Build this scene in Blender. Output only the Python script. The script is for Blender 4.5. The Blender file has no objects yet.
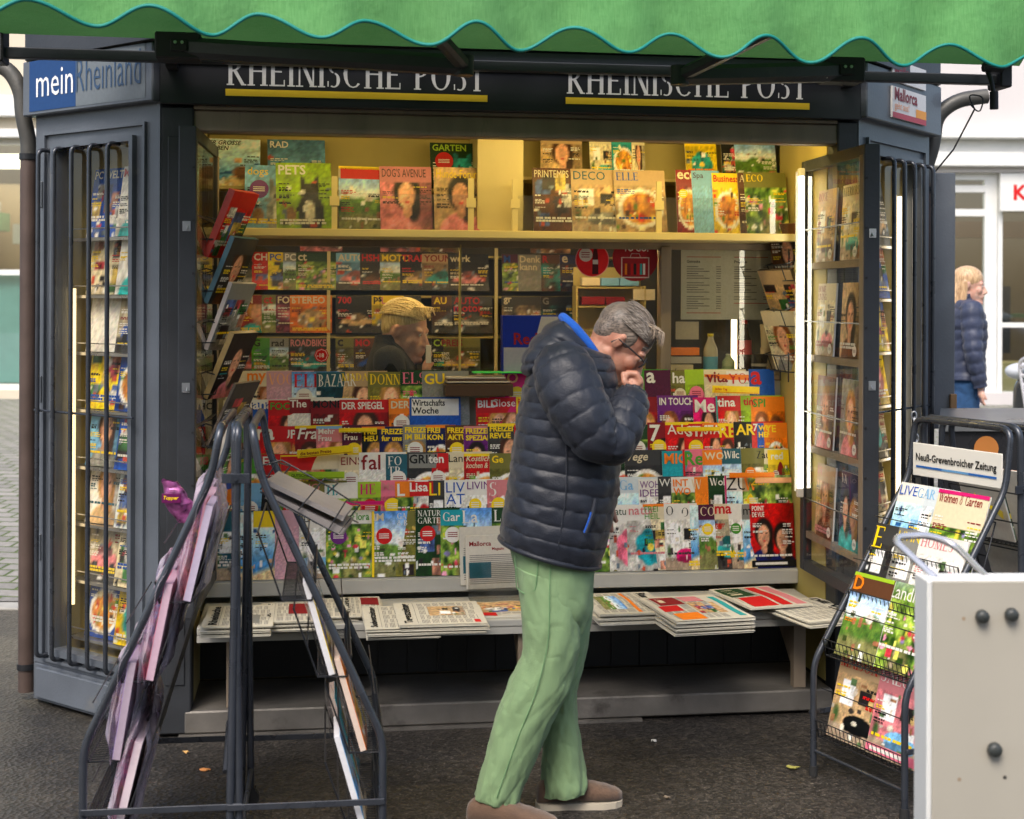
import bpy, math, random
import numpy as np
from mathutils import Vector, Matrix
R = math.radians
sc = bpy.context.scene
col = sc.collection
# ------------------------------------------------------------------ camera, sky, sun, exposure
F = 1422.0; EYE = 1.68; PYH = 300.0; ROLL = R(0.25)
cd = bpy.data.cameras.new('camera'); cam = bpy.data.objects.new('camera', cd); col.objects.link(cam)
cam.location = (0, 0, EYE)
cam.rotation_euler = (Matrix.Rotation(R(90), 3, 'X') @ Matrix.Rotation(ROLL, 3, 'Z')).to_euler()
cd.sensor_width = 36; cd.lens = 36 * F / 1024; cd.shift_y = -(409.5 - PYH) / 1024
cd.clip_end = 500; cd.clip_start = 0.05
cd.dof.use_dof = True; cd.dof.focus_distance = 5.5; cd.dof.aperture_fstop = 3.6
sc.camera = cam
w = bpy.data.worlds.new('World'); sc.world = w; w.use_nodes = True
nt = w.node_tree; bg = nt.nodes['Background']
sky = nt.nodes.new('ShaderNodeTexSky'); sky.sky_type = 'NISHITA'; sky.sun_disc = False
SUN_EL, SUN_AZ = R(52), R(200)
sky.sun_elevation = SUN_EL; sky.sun_rotation = SUN_AZ
sky.air_density = 1.0; sky.dust_density = 4.0; sky.ozone_density = 1.0
nt.links.new(sky.outputs[0], bg.inputs[0]); bg.inputs[1].default_value = 0.15
sd = bpy.data.lights.new('sun', 'SUN'); sun = bpy.data.objects.new('sun', sd); col.objects.link(sun)
sd.energy = 1.2; sd.angle = R(25); sd.color = (1, .96, .9)
# sun direction: azimuth measured from +Y towards +X
dv = Vector((math.sin(SUN_AZ) * math.cos(SUN_EL), math.cos(SUN_AZ) * math.cos(SUN_EL), math.sin(SUN_EL)))
sun.rotation_euler = dv.to_track_quat('Z', 'Y').to_euler()
vs = sc.view_settings; vs.view_transform = 'Standard'; vs.look = 'None'; vs.exposure = 0.95; vs.gamma = 1; vs.use_curve_mapping = False
sc.cycles.use_denoising = True; sc.cycles.max_bounces = 8; sc.cycles.transparent_max_bounces = 24
sc.cycles.caustics_reflective = False; sc.cycles.caustics_refractive = False

# ------------------------------------------------------------------ pixel -> point helpers (used to survey the place once)
UR = Vector((math.cos(ROLL), 0, -math.sin(ROLL))); UU = Vector((math.sin(ROLL), 0, math.cos(ROLL)))
def ray(px, py):
    return Vector((0, 1, 0)) + UR * ((px - 512) / F) - UU * ((py - PYH) / F)
def at(px, py, Y):
    d = ray(px, py); return Vector((0, 0, EYE)) + d * (Y / d.y)
KYAW = R(8.1)
KM = Matrix.Translation((0.04, 5.627, 0)) @ Matrix.Rotation(KYAW, 4, 'Z')
KI = KM.inverted()
def kat(px, py, y=0.0):
    o = KI @ Vector((0, 0, EYE)); d = KI.to_3x3() @ ray(px, py)
    return o + d * ((y - o.y) / d.y)

# ------------------------------------------------------------------ materials
def lin(c):
    return tuple(((x / 12.92) if x <= .04045 else ((x + .055) / 1.055) ** 2.4) for x in c)
def hx(s):
    s = s.lstrip('#'); return tuple(int(s[i:i + 2], 16) / 255 for i in (0, 2, 4))
def newmat(name):
    m = bpy.data.materials.new(name); m.use_nodes = True
    return m, m.node_tree, m.node_tree.nodes['Principled BSDF']
def N(nt, typ, **kw):
    n = nt.nodes.new(typ)
    for k, v in kw.items():
        if hasattr(n, k): setattr(n, k, v)
        else: n.inputs[k].default_value = v
    return n
def mat(name, c, rough=.5, metal=0, var=.12, scale=8, bump=0, bscale=60, spec=.5, coat=0, dirt=None, emit=None, es=1, stretch=(1, 1, 1), trans=0, sheen=0):
    m, nt, p = newmat(name)
    tc = N(nt, 'ShaderNodeTexCoord'); mp = N(nt, 'ShaderNodeMapping'); mp.inputs['Scale'].default_value = stretch
    nt.links.new(tc.outputs['Object'], mp.inputs[0])
    nz = N(nt, 'ShaderNodeTexNoise', Scale=scale, Detail=8.0); nt.links.new(mp.outputs[0], nz.inputs['Vector'])
    rp = N(nt, 'ShaderNodeValToRGB')
    e = rp.color_ramp.elements
    e[0].position = .3; e[1].position = .72
    e[0].color = (*[max(0, x * (1 - var)) for x in c], 1); e[1].color = (*[min(1, x * (1 + var)) for x in c], 1)
    nt.links.new(nz.outputs['Fac'], rp.inputs[0])
    out = rp.outputs[0]
    if dirt:
        n2 = N(nt, 'ShaderNodeTexNoise', Scale=dirt[1], Detail=10.0, Roughness=.7); nt.links.new(mp.outputs[0], n2.inputs['Vector'])
        r2 = N(nt, 'ShaderNodeValToRGB'); r2.color_ramp.elements[0].position = dirt[2]; r2.color_ramp.elements[1].position = min(1, dirt[2] + .2)
        nt.links.new(n2.outputs['Fac'], r2.inputs[0])
        mx = N(nt, 'ShaderNodeMix', data_type='RGBA'); nt.links.new(r2.outputs[0], mx.inputs[0]); nt.links.new(out, mx.inputs[6])
        mx.inputs[7].default_value = (*dirt[0], 1); out = mx.outputs[2]
    nt.links.new(out, p.inputs['Base Color'])
    p.inputs['Roughness'].default_value = rough; p.inputs['Metallic'].default_value = metal
    p.inputs['Specular IOR Level'].default_value = spec; p.inputs['Coat Weight'].default_value = coat
    if sheen: p.inputs['Sheen Weight'].default_value = sheen
    if trans: p.inputs['Transmission Weight'].default_value = trans
    rr = N(nt, 'ShaderNodeMapRange'); rr.inputs['To Min'].default_value = max(0, rough - .1); rr.inputs['To Max'].default_value = min(1, rough + .12)
    nt.links.new(nz.outputs['Fac'], rr.inputs[0]); nt.links.new(rr.outputs[0], p.inputs['Roughness'])
    if bump:
        n3 = N(nt, 'ShaderNodeTexNoise', Scale=bscale, Detail=4.0); nt.links.new(mp.outputs[0], n3.inputs['Vector'])
        b = N(nt, 'ShaderNodeBump', Strength=bump, Distance=.01); nt.links.new(n3.outputs['Fac'], b.inputs['Height']); nt.links.new(b.outputs[0], p.inputs['Normal'])
    if emit:
        p.inputs['Emission Color'].default_value = (*emit, 1); p.inputs['Emission Strength'].default_value = es
    return m
M = {}
M['paint'] = mat('kiosk_grey_paint', (.098, .112, .132), .42, .0, .14, 5, .12, 90, dirt=((.17, .165, .15), 4, .62), coat=.15)
M['paint_dark'] = mat('kiosk_dark_paint', (.028, .031, .036), .45, 0, .2, 6, .1, 60, dirt=((.07, .065, .06), 5, .64))
M['signblack'] = mat('sign_black', (.012, .013, .016), .35, 0, .2, 4, .04, 40)
M['brownmetal'] = mat('weathered_beam_metal', (.25, .195, .14), .55, .1, .25, 7, .15, 50, stretch=(1, 1, .2), dirt=((.05, .04, .03), 9, .6))
M['cream'] = mat('cream_enamel', (.64, .53, .24), .45, 0, .08, 4, .05, 30, dirt=((.36, .3, .17), 6, .66))
M['khaki'] = mat('khaki_wall', (.46, .37, .11), .55, 0, .12, 3, .05, 30, dirt=((.25, .21, .1), 5, .62))
M['ledge'] = mat('grey_ledge_enamel', (.42, .41, .37), .42, 0, .1, 6, .05, 40, dirt=((.18, .16, .13), 12, .62))
M['steelstep'] = mat('worn_steel_step', (.20, .185, .165), .42, .45, .22, 6, .2, 30, dirt=((.06, .05, .045), 5, .56))
M['black'] = mat('matt_black', (.012, .012, .013), .6, 0, .3, 6)
M['rubber'] = mat('black_rubber', (.015, .015, .015), .75)
M['rackmetal'] = mat('rack_grey_tube', (.042, .048, .060), .28, .35, .18, 10, .05, 60, dirt=((.14, .13, .12), 14, .68), coat=.2)
M['wire'] = mat('dark_wire', (.03, .032, .036), .35, .5, .2, 12)
M['steel'] = mat('bright_steel', (.55, .55, .56), .28, .9, .1, 12)
M['chrome'] = mat('silver_handle', (.72, .70, .71), .22, .7, .06, 12)
M['pipe'] = mat('brown_downpipe', (.085, .058, .048), .5, .1, .25, 6, .1, 30, dirt=((.14, .12, .11), 7, .6))
M['pipegrey'] = mat('grey_downpipe', (.075, .073, .066), .45, .3, .3, 6, .1, 30, dirt=((.17, .16, .14), 7, .6))
M['beige'] = mat('beige_board', (.40, .375, .315), .5, 0, .05, 3, .03, 20, dirt=((.36, .31, .24), 2.5, .6))
M['white'] = mat('white_paint', (.70, .70, .67), .45, 0, .05, 3)
M['whitecloth'] = mat('white_card', (.72, .70, .64), .6, 0, .04, 3)
M['facade'] = mat('cream_render', (.60, .53, .41), .8, 0, .05, 2, .1, 40)
M['facadew'] = mat('white_render', (.56, .53, .52), .8, 0, .03, 2, .1, 40)
M['plastic'] = mat('smooth_black_plastic', (.02, .02, .022), .28, 0, .1, 4)
M['lidgrey'] = mat('black_lid_sheen_grey', (.16, .165, .165), .3, 0, .2, 5, .08, 40)  # grey of the black lid carries its reflected sheen as colour
def flat(name, c, rough=.5, **k): return mat(name, c, rough, var=.04, **k)
def glass_mat(name, tint=(1, 1, 1), rough=.01, boost=1.0, dust_haze=.02, floor=0.0, dcol=(.6, .58, .52)):
    m, nt, p = newmat(name); nt.nodes.remove(p); out = nt.nodes['Material Output']
    tr = N(nt, 'ShaderNodeBsdfTransparent'); tr.inputs[0].default_value = (*tint, 1)
    gl = N(nt, 'ShaderNodeBsdfGlossy'); gl.inputs['Roughness'].default_value = rough
    df = N(nt, 'ShaderNodeBsdfDiffuse'); df.inputs[0].default_value = (*dcol, 1)
    fr = N(nt, 'ShaderNodeFresnel', IOR=1.45 * boost)
    ge = N(nt, 'ShaderNodeNewGeometry'); mb = N(nt, 'ShaderNodeMath', operation='SUBTRACT'); mb.inputs[0].default_value = 1; nt.links.new(ge.outputs['Backfacing'], mb.inputs[1])
    mm = N(nt, 'ShaderNodeMath', operation='MULTIPLY'); nt.links.new(fr.outputs[0], mm.inputs[0]); nt.links.new(mb.outputs[0], mm.inputs[1])
    mx = N(nt, 'ShaderNodeMixShader'); nt.links.new(mm.outputs[0], mx.inputs[0]); nt.links.new(tr.outputs[0], mx.inputs[1]); nt.links.new(gl.outputs[0], mx.inputs[2])
    nz = N(nt, 'ShaderNodeTexNoise', Scale=3.0, Detail=8.0); mr = N(nt, 'ShaderNodeMapRange'); mr.inputs['From Min'].default_value = .4; mr.inputs['To Max'].default_value = dust_haze * 2; mr.inputs['To Min'].default_value = floor
    nt.links.new(nz.outputs['Fac'], mr.inputs[0])
    m2 = N(nt, 'ShaderNodeMixShader'); nt.links.new(mr.outputs[0], m2.inputs[0]); nt.links.new(mx.outputs[0], m2.inputs[1]); nt.links.new(df.outputs[0], m2.inputs[2])
    nt.links.new(m2.outputs[0], out.inputs[0]); return m
M['glass'] = glass_mat('window_glass', (1, .98, .93), .01, 1.12, .04)  # dust haze raised so the panes read as more reflecting
M['shopglass'] = glass_mat('shop_window_glass', (.8, .85, .83), .02, 1.5)
M['film'] = glass_mat('clear_plastic_film', (.94, .92, .95), .14, 1.0, .10)
M['bagfilm'] = glass_mat('comic_bag_film', (.92, .86, .92), .20, 1.1, .45, .16, (.80, .70, .78))
M['doorglass'] = glass_mat('door_glass', (1, 1, 1), .01, .86, .0)
M['acrylic'] = glass_mat('clear_acrylic', (.93, .93, .92), .05, 1.15, .05)
def emis(name, c, s):
    m, nt, p = newmat(name); p.inputs['Base Color'].default_value = (*c, 1); p.inputs['Emission Color'].default_value = (*c, 1); p.inputs['Emission Strength'].default_value = s
    return m
M['tube'] = emis('fluorescent_white', (1, .93, .84), 2.2)
M['tubewarm'] = emis('fluorescent_warm', (1, .78, .44), 1.0)
# printed paper: colours come from the print itself (attribute Col)
def print_mat(name, rough, coat):
    m, nt, p = newmat(name); a = N(nt, 'ShaderNodeAttribute'); a.attribute_name = 'Col'
    nz = N(nt, 'ShaderNodeTexNoise', Scale=70.0, Detail=3.0); tc = N(nt, 'ShaderNodeTexCoord'); nt.links.new(tc.outputs['Object'], nz.inputs[0])
    hs = N(nt, 'ShaderNodeMapRange'); hs.inputs['To Min'].default_value = .86; hs.inputs['To Max'].default_value = 1.1; nt.links.new(nz.outputs['Fac'], hs.inputs[0])
    vm = N(nt, 'ShaderNodeVectorMath', operation='SCALE'); nt.links.new(a.outputs['Color'], vm.inputs[0]); nt.links.new(hs.outputs[0], vm.inputs['Scale'])
    nt.links.new(vm.outputs[0], p.inputs['Base Color']); p.inputs['Roughness'].default_value = rough; p.inputs['Coat Weight'].default_value = coat; p.inputs['Coat Roughness'].default_value = .15; p.inputs['Specular IOR Level'].default_value = .28
    n2 = N(nt, 'ShaderNodeTexNoise', Scale=9.0); nt.links.new(tc.outputs['Object'], n2.inputs[0])
    b = N(nt, 'ShaderNodeBump', Strength=.25, Distance=.01); nt.links.new(n2.outputs['Fac'], b.inputs['Height']); nt.links.new(b.outputs[0], p.inputs['Normal'])
    return m
M['print'] = print_mat('printed_gloss_paper', .45, .06)
M['news'] = print_mat('printed_newsprint', .85, 0)

# ------------------------------------------------------------------ objects and tags
def tag(o, label=None, cat=None, group=None, kind=None):
    if label: o['label'] = label
    if cat: o['category'] = cat
    if group: o['group'] = group
    if kind: o['kind'] = kind
    return o
def thing(name, label, cat, loc=(0, 0, 0), rz=0, group=None, mtx=None):
    o = bpy.data.objects.new(name, None); o.empty_display_size = .1; col.objects.link(o)
    if mtx is not None: o.matrix_world = mtx
    else: o.location = loc; o.rotation_euler = (0, 0, rz)
    return tag(o, label, cat, group)
def copy_tree(o, parent=None):
    c = o.copy(); col.objects.link(c)
    if parent: c.parent = parent
    for ch in [x for x in KIDS.get(o.name, [])]:
        n = copy_tree(ch, c)
        KIDS.setdefault(c.name, []).append(n)
    return c
KIDS = {}
class G:
    """collects geometry with a colour and material per face and becomes ONE mesh"""
    def __init__(s): s.v = []; s.f = []; s.c = []; s.m = []; s.sm = []; s.vc = {}
    def add(s, v, f, c=(.8, .8, .8), m=0, sm=False, X=None):
        b = len(s.v)
        s.v += [tuple(X @ Vector(p)) for p in v] if X is not None else [tuple(p) for p in v]
        for q in f: s.f.append(tuple(i + b for i in q)); s.c.append(c); s.m.append(m); s.sm.append(sm)
        return b
    def box(s, a, b, bev=0, **k):
        x0, y0, z0 = [min(a[i], b[i]) for i in range(3)]; x1, y1, z1 = [max(a[i], b[i]) for i in range(3)]
        e = min(bev, (x1 - x0) * .45, (y1 - y0) * .45, (z1 - z0) * .45)
        if e <= 0:
            v = [(x, y, z) for z in (z0, z1) for y in (y0, y1) for x in (x0, x1)]
            f = [(0, 2, 3, 1), (4, 5, 7, 6), (0, 1, 5, 4), (2, 6, 7, 3), (0, 4, 6, 2), (1, 3, 7, 5)]
            s.add(v, f, **k); return s
        # chamfered box
        v = []; idx = {}
        for ix, x in enumerate((x0, x1)):
            for iy, y in enumerate((y0, y1)):
                for iz, z in enumerate((z0, z1)):
                    sx, sy, sz = (1, -1)[ix], (1, -1)[iy], (1, -1)[iz]
                    idx[ix, iy, iz, 0] = len(v); v.append((x, y + sy * e, z + sz * e))
                    idx[ix, iy, iz, 1] = len(v); v.append((x + sx * e, y, z + sz * e))
                    idx[ix, iy, iz, 2] = len(v); v.append((x + sx * e, y + sy * e, z))
        f = []
        I = idx
        f += [(I[0,0,0,0], I[0,0,1,0], I[0,1,1,0], I[0,1,0,0]), (I[1,0,0,0], I[1,1,0,0], I[1,1,1,0], I[1,0,1,0])]
        f += [(I[0,0,0,1], I[1,0,0,1], I[1,0,1,1], I[0,0,1,1]), (I[0,1,0,1], I[0,1,1,1], I[1,1,1,1], I[1,1,0,1])]
        f += [(I[0,0,0,2], I[0,1,0,2], I[1,1,0,2], I[1,0,0,2]), (I[0,0,1,2], I[1,0,1,2], I[1,1,1,2], I[0,1,1,2])]
        for a_ in (0, 1):
            for b_ in (0, 1):
                f.append((I[a_,b_,0,0], I[a_,b_,0,1], I[a_,b_,1,1], I[a_,b_,1,0]))
                f.append((I[a_,0,b_,0], I[a_,0,b_,2], I[a_,1,b_,2], I[a_,1,b_,0]))
                f.append((I[0,a_,b_,1], I[0,a_,b_,2], I[1,a_,b_,2], I[1,a_,b_,1]))
                for c_ in (0, 1): f.append((I[a_,b_,c_,0], I[a_,b_,c_,1], I[a_,b_,c_,2]))
        s.add(v, f, **k); return s
    def tube(s, pts, r, n=8, caps=True, closed=False, **k):
        pts = [Vector(p) for p in pts]; rs = r if isinstance(r, (list, tuple)) else [r] * len(pts)
        k.setdefault('sm', True)
        m = len(pts); v = []; f = []
        t0 = (pts[1] - pts[0]).normalized(); up = Vector((0, 0, 1)) if abs(t0.z) < .9 else Vector((0, 1, 0))
        u = t0.cross(up).normalized()
        for i, p in enumerate(pts):
            if closed: t = (pts[(i + 1) % m] - pts[i - 1]).normalized()
            else:
                t = (pts[min(i + 1, m - 1)] - pts[max(i - 1, 0)])
                t = t.normalized() if t.length > 1e-9 else t0
            u = (u - t * u.dot(t)); u = u.normalized() if u.length > 1e-6 else t.orthogonal().normalized()
            w_ = t.cross(u)
            for j in range(n):
                a = 2 * math.pi * j / n; v.append(p + (u * math.cos(a) + w_ * math.sin(a)) * rs[i])
        for i in range(m if closed else m - 1):
            for j in range(n):
                a, b = i * n, ((i + 1) % m) * n
                f.append((a + j, a + (j + 1) % n, b + (j + 1) % n, b + j))
        s.add(v, f, **k)
        if caps and not closed:
            k2 = dict(k); k2['sm'] = False
            s.add(v[:n], [tuple(range(n))[::-1]], **k2); s.add(v[-n:], [tuple(range(n))], **k2)
        return s
    def prism(s, poly, y0, y1, **k):
        """polygon in x,z extruded along y"""
        n = len(poly); v = [(p[0], y0, p[1]) for p in poly] + [(p[0], y1, p[1]) for p in poly]
        f = [tuple(range(n)), tuple(range(2 * n - 1, n - 1, -1))] + [(i, i + n, (i + 1) % n + n, (i + 1) % n) for i in range(n)]
        s.add(v, f, **k); return s
    def lathe(s, prof, c=(0, 0, 0), n=20, cl=(.8, .8, .8), m=0, X=None):
        v = []; f = []
        for r, z in prof:
            for j in range(n):
                a = 2 * math.pi * j / n; v.append((c[0] + r * math.cos(a), c[1] + r * math.sin(a), c[2] + z))
        for i in range(len(prof) - 1):
            for j in range(n): f.append((i * n + j, i * n + (j + 1) % n, (i + 1) * n + (j + 1) % n, (i + 1) * n + j))
        s.add(v, f, c=cl, m=m, sm=True, X=X); return s
    def quad(s, x0, z0, x1, z1, y, **k):
        s.add([(x0, y, z0), (x1, y, z0), (x1, y, z1), (x0, y, z1)], [(0, 1, 2, 3)], **k); return s
    def disc(s, x, z, r, y, n=18, rz=None, **k):
        s.add([(x + r * math.cos(6.2832 * i / n), y, z + (rz or r) * math.sin(6.2832 * i / n)) for i in range(n)], [tuple(range(n))], **k); return s
    def grid(s, fn, H, W, img=None, **k):
        b = s.add([fn(j / W, i / H) for i in range(H + 1) for j in range(W + 1)],
              [(i * (W + 1) + j, (i + 1) * (W + 1) + j, (i + 1) * (W + 1) + j + 1, i * (W + 1) + j + 1) for i in range(H) for j in range(W)], **k)
        if img is not None: s.vc[b] = img.reshape(-1, 3)
        return s
    def mesh(s, name, mats):
        me = bpy.data.meshes.new(name); me.from_pydata(s.v, [], s.f); me.update()
        for m in mats: me.materials.append(m)
        me.polygons.foreach_set('material_index', s.m); me.polygons.foreach_set('use_smooth', s.sm)
        vcol = np.full((len(s.v), 4), 1.0, dtype=np.float32)
        for q, c in zip(s.f, s.c):
            for i in q: vcol[i, :3] = c
        for b, a in s.vc.items(): vcol[b:b + len(a), :3] = a
        at_ = me.color_attributes.new('Col', 'FLOAT_COLOR', 'POINT'); at_.data.foreach_set('color', vcol.ravel())
        return me
    def obj(s, name, mats, parent=None, loc=None):
        if not isinstance(mats, (list, tuple)): mats = [mats]
        mats = [M[x] if isinstance(x, str) else x for x in mats]
        if loc is not None: s.v = [(p[0] - loc[0], p[1] - loc[1], p[2] - loc[2]) for p in s.v]
        o = bpy.data.objects.new(name, s.mesh(name, mats)); col.objects.link(o)
        if parent:
            o.parent = parent; KIDS.setdefault(parent.name, []).append(o)
        elif loc is not None: o.location = loc
        return o
def fillet(pts, r, n=5, closed=False):
    pts = [Vector(p) for p in pts]; out = []
    m = len(pts)
    for i, p in enumerate(pts):
        if not closed and i in (0, m - 1): out.append(p); continue
        a, b = pts[i - 1], pts[(i + 1) % m]
        da, db = (a - p), (b - p); d = min(r, da.length * .48, db.length * .48)
        A, B = p + da.normalized() * d, p + db.normalized() * d
        for k in range(n + 1):
            t = k / n; out.append(A * (1 - t) ** 2 + p * 2 * t * (1 - t) + B * t * t)
    return out
_tc = {}
def text(s, off=0.0, shear=0.0, res=2):
    k = (s, off, shear)
    if k not in _tc:
        cu = bpy.data.curves.new('lettering', 'FONT'); cu.body = s; cu.offset = off; cu.shear = shear; cu.resolution_u = res; cu.space_line = .85
        o = bpy.data.objects.new('lettering', cu); me = o.to_mesh()
        v = np.array([tuple(x.co)[:2] for x in me.vertices]); f = [tuple(p.vertices) for p in me.polygons]
        o.to_mesh_clear(); bpy.data.objects.remove(o); bpy.data.curves.remove(cu)
        v -= v.min(0); _tc[k] = (v, f, v.max(0))
    return _tc[k]
# serif capitals drawn as strokes: thick stems T, thin hairlines H, bowls
def serif(s):
    k = ('serif', s)
    if k in _tc: return _tc[k]
    V = []; Fc = []; x = 0.0; T, H = .155, .055
    def quad(p):
        b = len(V); V.extend(p); Fc.append((b, b + 1, b + 2, b + 3))
    def line(x0, y0, x1, y1, w_):
        quad([(x0 - w_ / 2, y0), (x0 + w_ / 2, y0), (x1 + w_ / 2, y1), (x1 - w_ / 2, y1)])
    def hb(x0, x1, y, h=H): quad([(x0, y - h / 2), (x1, y - h / 2), (x1, y + h / 2), (x0, y + h / 2)])
    def sf(xc, y, w_=.30): hb(xc - w_ / 2, xc + w_ / 2, y, .045)
    def stem(xc, y0=0, y1=1, t=T): line(xc, y0, xc, y1, t); sf(xc, y0 + .022); sf(xc, y1 - .022)
    def arc(cx, cy, rx, ry, a0, a1, t=T, n=12):
        P = []
        for i in range(n + 1):
            a = R(a0 + (a1 - a0) * i / n); c_, s_ = math.cos(a), math.sin(a); w_ = H + (t - H) * abs(c_)
            P.append(((cx + (rx) * c_, cy + (ry) * s_), (cx + (rx - w_) * c_, cy + (ry - H * .9) * s_)))
        for i in range(n): quad([P[i][0], P[i + 1][0], P[i + 1][1], P[i][1]])
    for ch in s:
        w_ = .75
        if ch == ' ': x += .45; continue
        X = x
        if ch == 'R': stem(X + .14); arc(X + .22, .74, .36, .26, -90, 90); hb(X + .14, X + .25, .975); hb(X + .14, X + .25, .49); line(X + .66, 0, X + .32, .5, T); sf(X + .68, .022, .2); w_ = .78
        elif ch == 'H': stem(X + .14); stem(X + .66); hb(X + .14, X + .66, .5); w_ = .82
        elif ch == 'E': stem(X + .14); hb(X + .14, X + .58, .975); hb(X + .14, X + .50, .5); hb(X + .14, X + .60, .025); line(X + .57, .8, X + .57, 1, .045); line(X + .6, 0, X + .6, .22, .045); w_ = .68
        elif ch == 'F': stem(X + .14); hb(X + .14, X + .58, .975); hb(X + .14, X + .50, .5); line(X + .57, .8, X + .57, 1, .045); w_ = .64
        elif ch == 'I': stem(X + .14); w_ = .30
        elif ch == 'N': stem(X + .12, 0, 1, H * 1.2); line(X + .66, 0, X + .14, 1, T); stem(X + .68, 0, 1, H * 1.2); w_ = .82
        elif ch == 'S': arc(X + .3, .74, .24, .25, 60, 260, .13); arc(X + .28, .26, .26, .26, -120, 80, .14); line(X + .5, .8, X + .5, .97, .045); line(X + .05, .03, X + .05, .22, .045); w_ = .6
        elif ch in 'CG':
            arc(X + .42, .5, .40, .5, 45, 315); line(X + .72, .72, X + .72, .96, .045)
            if ch == 'G': stem(X + .68, 0, .4, .12)
            w_ = .82
        elif ch == 'P': stem(X + .14); arc(X + .22, .72, .36, .28, -90, 90); hb(X + .14, X + .25, .975); hb(X + .14, X + .25, .46); w_ = .64
        elif ch in 'OQ': arc(X + .42, .5, .40, .5, 0, 360, T, 22); w_ = .88
        elif ch == 'T': stem(X + .34); hb(X + .02, X + .66, .975); line(X + .03, .78, X + .03, 1, .045); line(X + .65, .78, X + .65, 1, .045); w_ = .70
        elif ch == 'A': line(X + .08, 0, X + .37, 1, H); line(X + .68, 0, X + .38, 1, T); hb(X + .17, X + .6, .36); sf(X + .08, .022, .2); sf(X + .68, .022, .24); w_ = .78
        elif ch == 'L': stem(X + .14); hb(X + .14, X + .60, .025); line(X + .6, 0, X + .6, .24, .045); w_ = .66
        elif ch == 'V': line(X + .36, 0, X + .08, 1, T); line(X + .38, 0, X + .66, 1, H); sf(X + .08, .978, .24); sf(X + .66, .978, .2); w_ = .74
        elif ch == 'D': stem(X + .14); arc(X + .22, .5, .48, .5, -90, 90); hb(X + .14, X + .25, .975); hb(X + .14, X + .25, .025); w_ = .78
        elif ch == 'B': stem(X + .14); arc(X + .22, .75, .32, .25, -90, 90); arc(X + .22, .26, .38, .26, -90, 90); hb(X + .14, X + .25, .975); hb(X + .14, X + .25, .025); w_ = .68
        elif ch == 'M': stem(X + .1, 0, 1, H * 1.2); line(X + .45, 0, X + .14, 1, T); line(X + .45, 0, X + .78, 1, H); stem(X + .82, 0, 1, T); w_ = .98
        elif ch == 'U': line(X + .14, .3, X + .14, 1, T); sf(X + .14, .978); line(X + .64, .3, X + .64, 1, H); sf(X + .64, .978, .2); arc(X + .365, .32, .30, .32, 180, 360); w_ = .78
        elif ch == 'Z': hb(X + .05, X + .62, .975); line(X + .12, 0, X + .55, 1, T); hb(X + .05, X + .64, .025); w_ = .7
        elif ch == 'K': stem(X + .14); line(X + .22, .45, X + .62, 1, H); line(X + .66, 0, X + .32, .55, T); w_ = .76
        elif ch == 'W': line(X + .32, 0, X + .08, 1, T); line(X + .34, 0, X + .54, 1, H); line(X + .76, 0, X + .52, 1, T); line(X + .78, 0, X + 1.0, 1, H); w_ = 1.08
        elif ch == '!': line(X + .1, .3, X + .1, 1, T); line(X + .1, 0, X + .1, .14, T); w_ = .25
        elif ch == '&': arc(X + .3, .75, .2, .25, 0, 360, .1); arc(X + .3, .28, .28, .28, 0, 360, .13); w_ = .7
        else:
            v, f, mx = text(ch, .01); sc_ = 1 / .73; b = len(V); V.extend([(X + p[0] * sc_, p[1] * sc_) for p in v]); Fc.extend([tuple(i + b for i in q) for q in f]); w_ = mx[0] * sc_
        x += w_ + .06
    v = np.array(V); _tc[k] = (v, Fc, v.max(0)); return _tc[k]
def put_text(g, s, x, z, wmax, hmax, y, c, style='b', m=0, stretch=True, X=None):
    """lettering in the x,z plane facing -y; x,z is the lower-left corner"""
    if style == 's': v, f, mx = serif(s)
    else: v, f, mx = text(s, {'b': .022, 'n': 0, 'x': .035, 'i': .015, 'l': -.008}[style], .25 if style == 'i' else 0)
    sz = hmax / mx[1]; sx = sz
    if mx[0] * sx > wmax: sx = wmax / mx[0]
    if not stretch: sz = sx = min(sx, sz)
    vv = [(x + p[0] * sx, y - (.00003 * (i % 40) if style == 's' else 0), z + p[1] * sz) for i, p in enumerate(v)] if style != 's' else None
    if vv is None:
        vv = [None] * len(v)
        for fi, q in enumerate(f):
            for i in q: vv[i] = (x + v[i][0] * sx, y - .00004 * (fi % 12), z + v[i][1] * sz)
    g.add(vv, f, c=c, m=m, X=X); return mx[0] * sx
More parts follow.
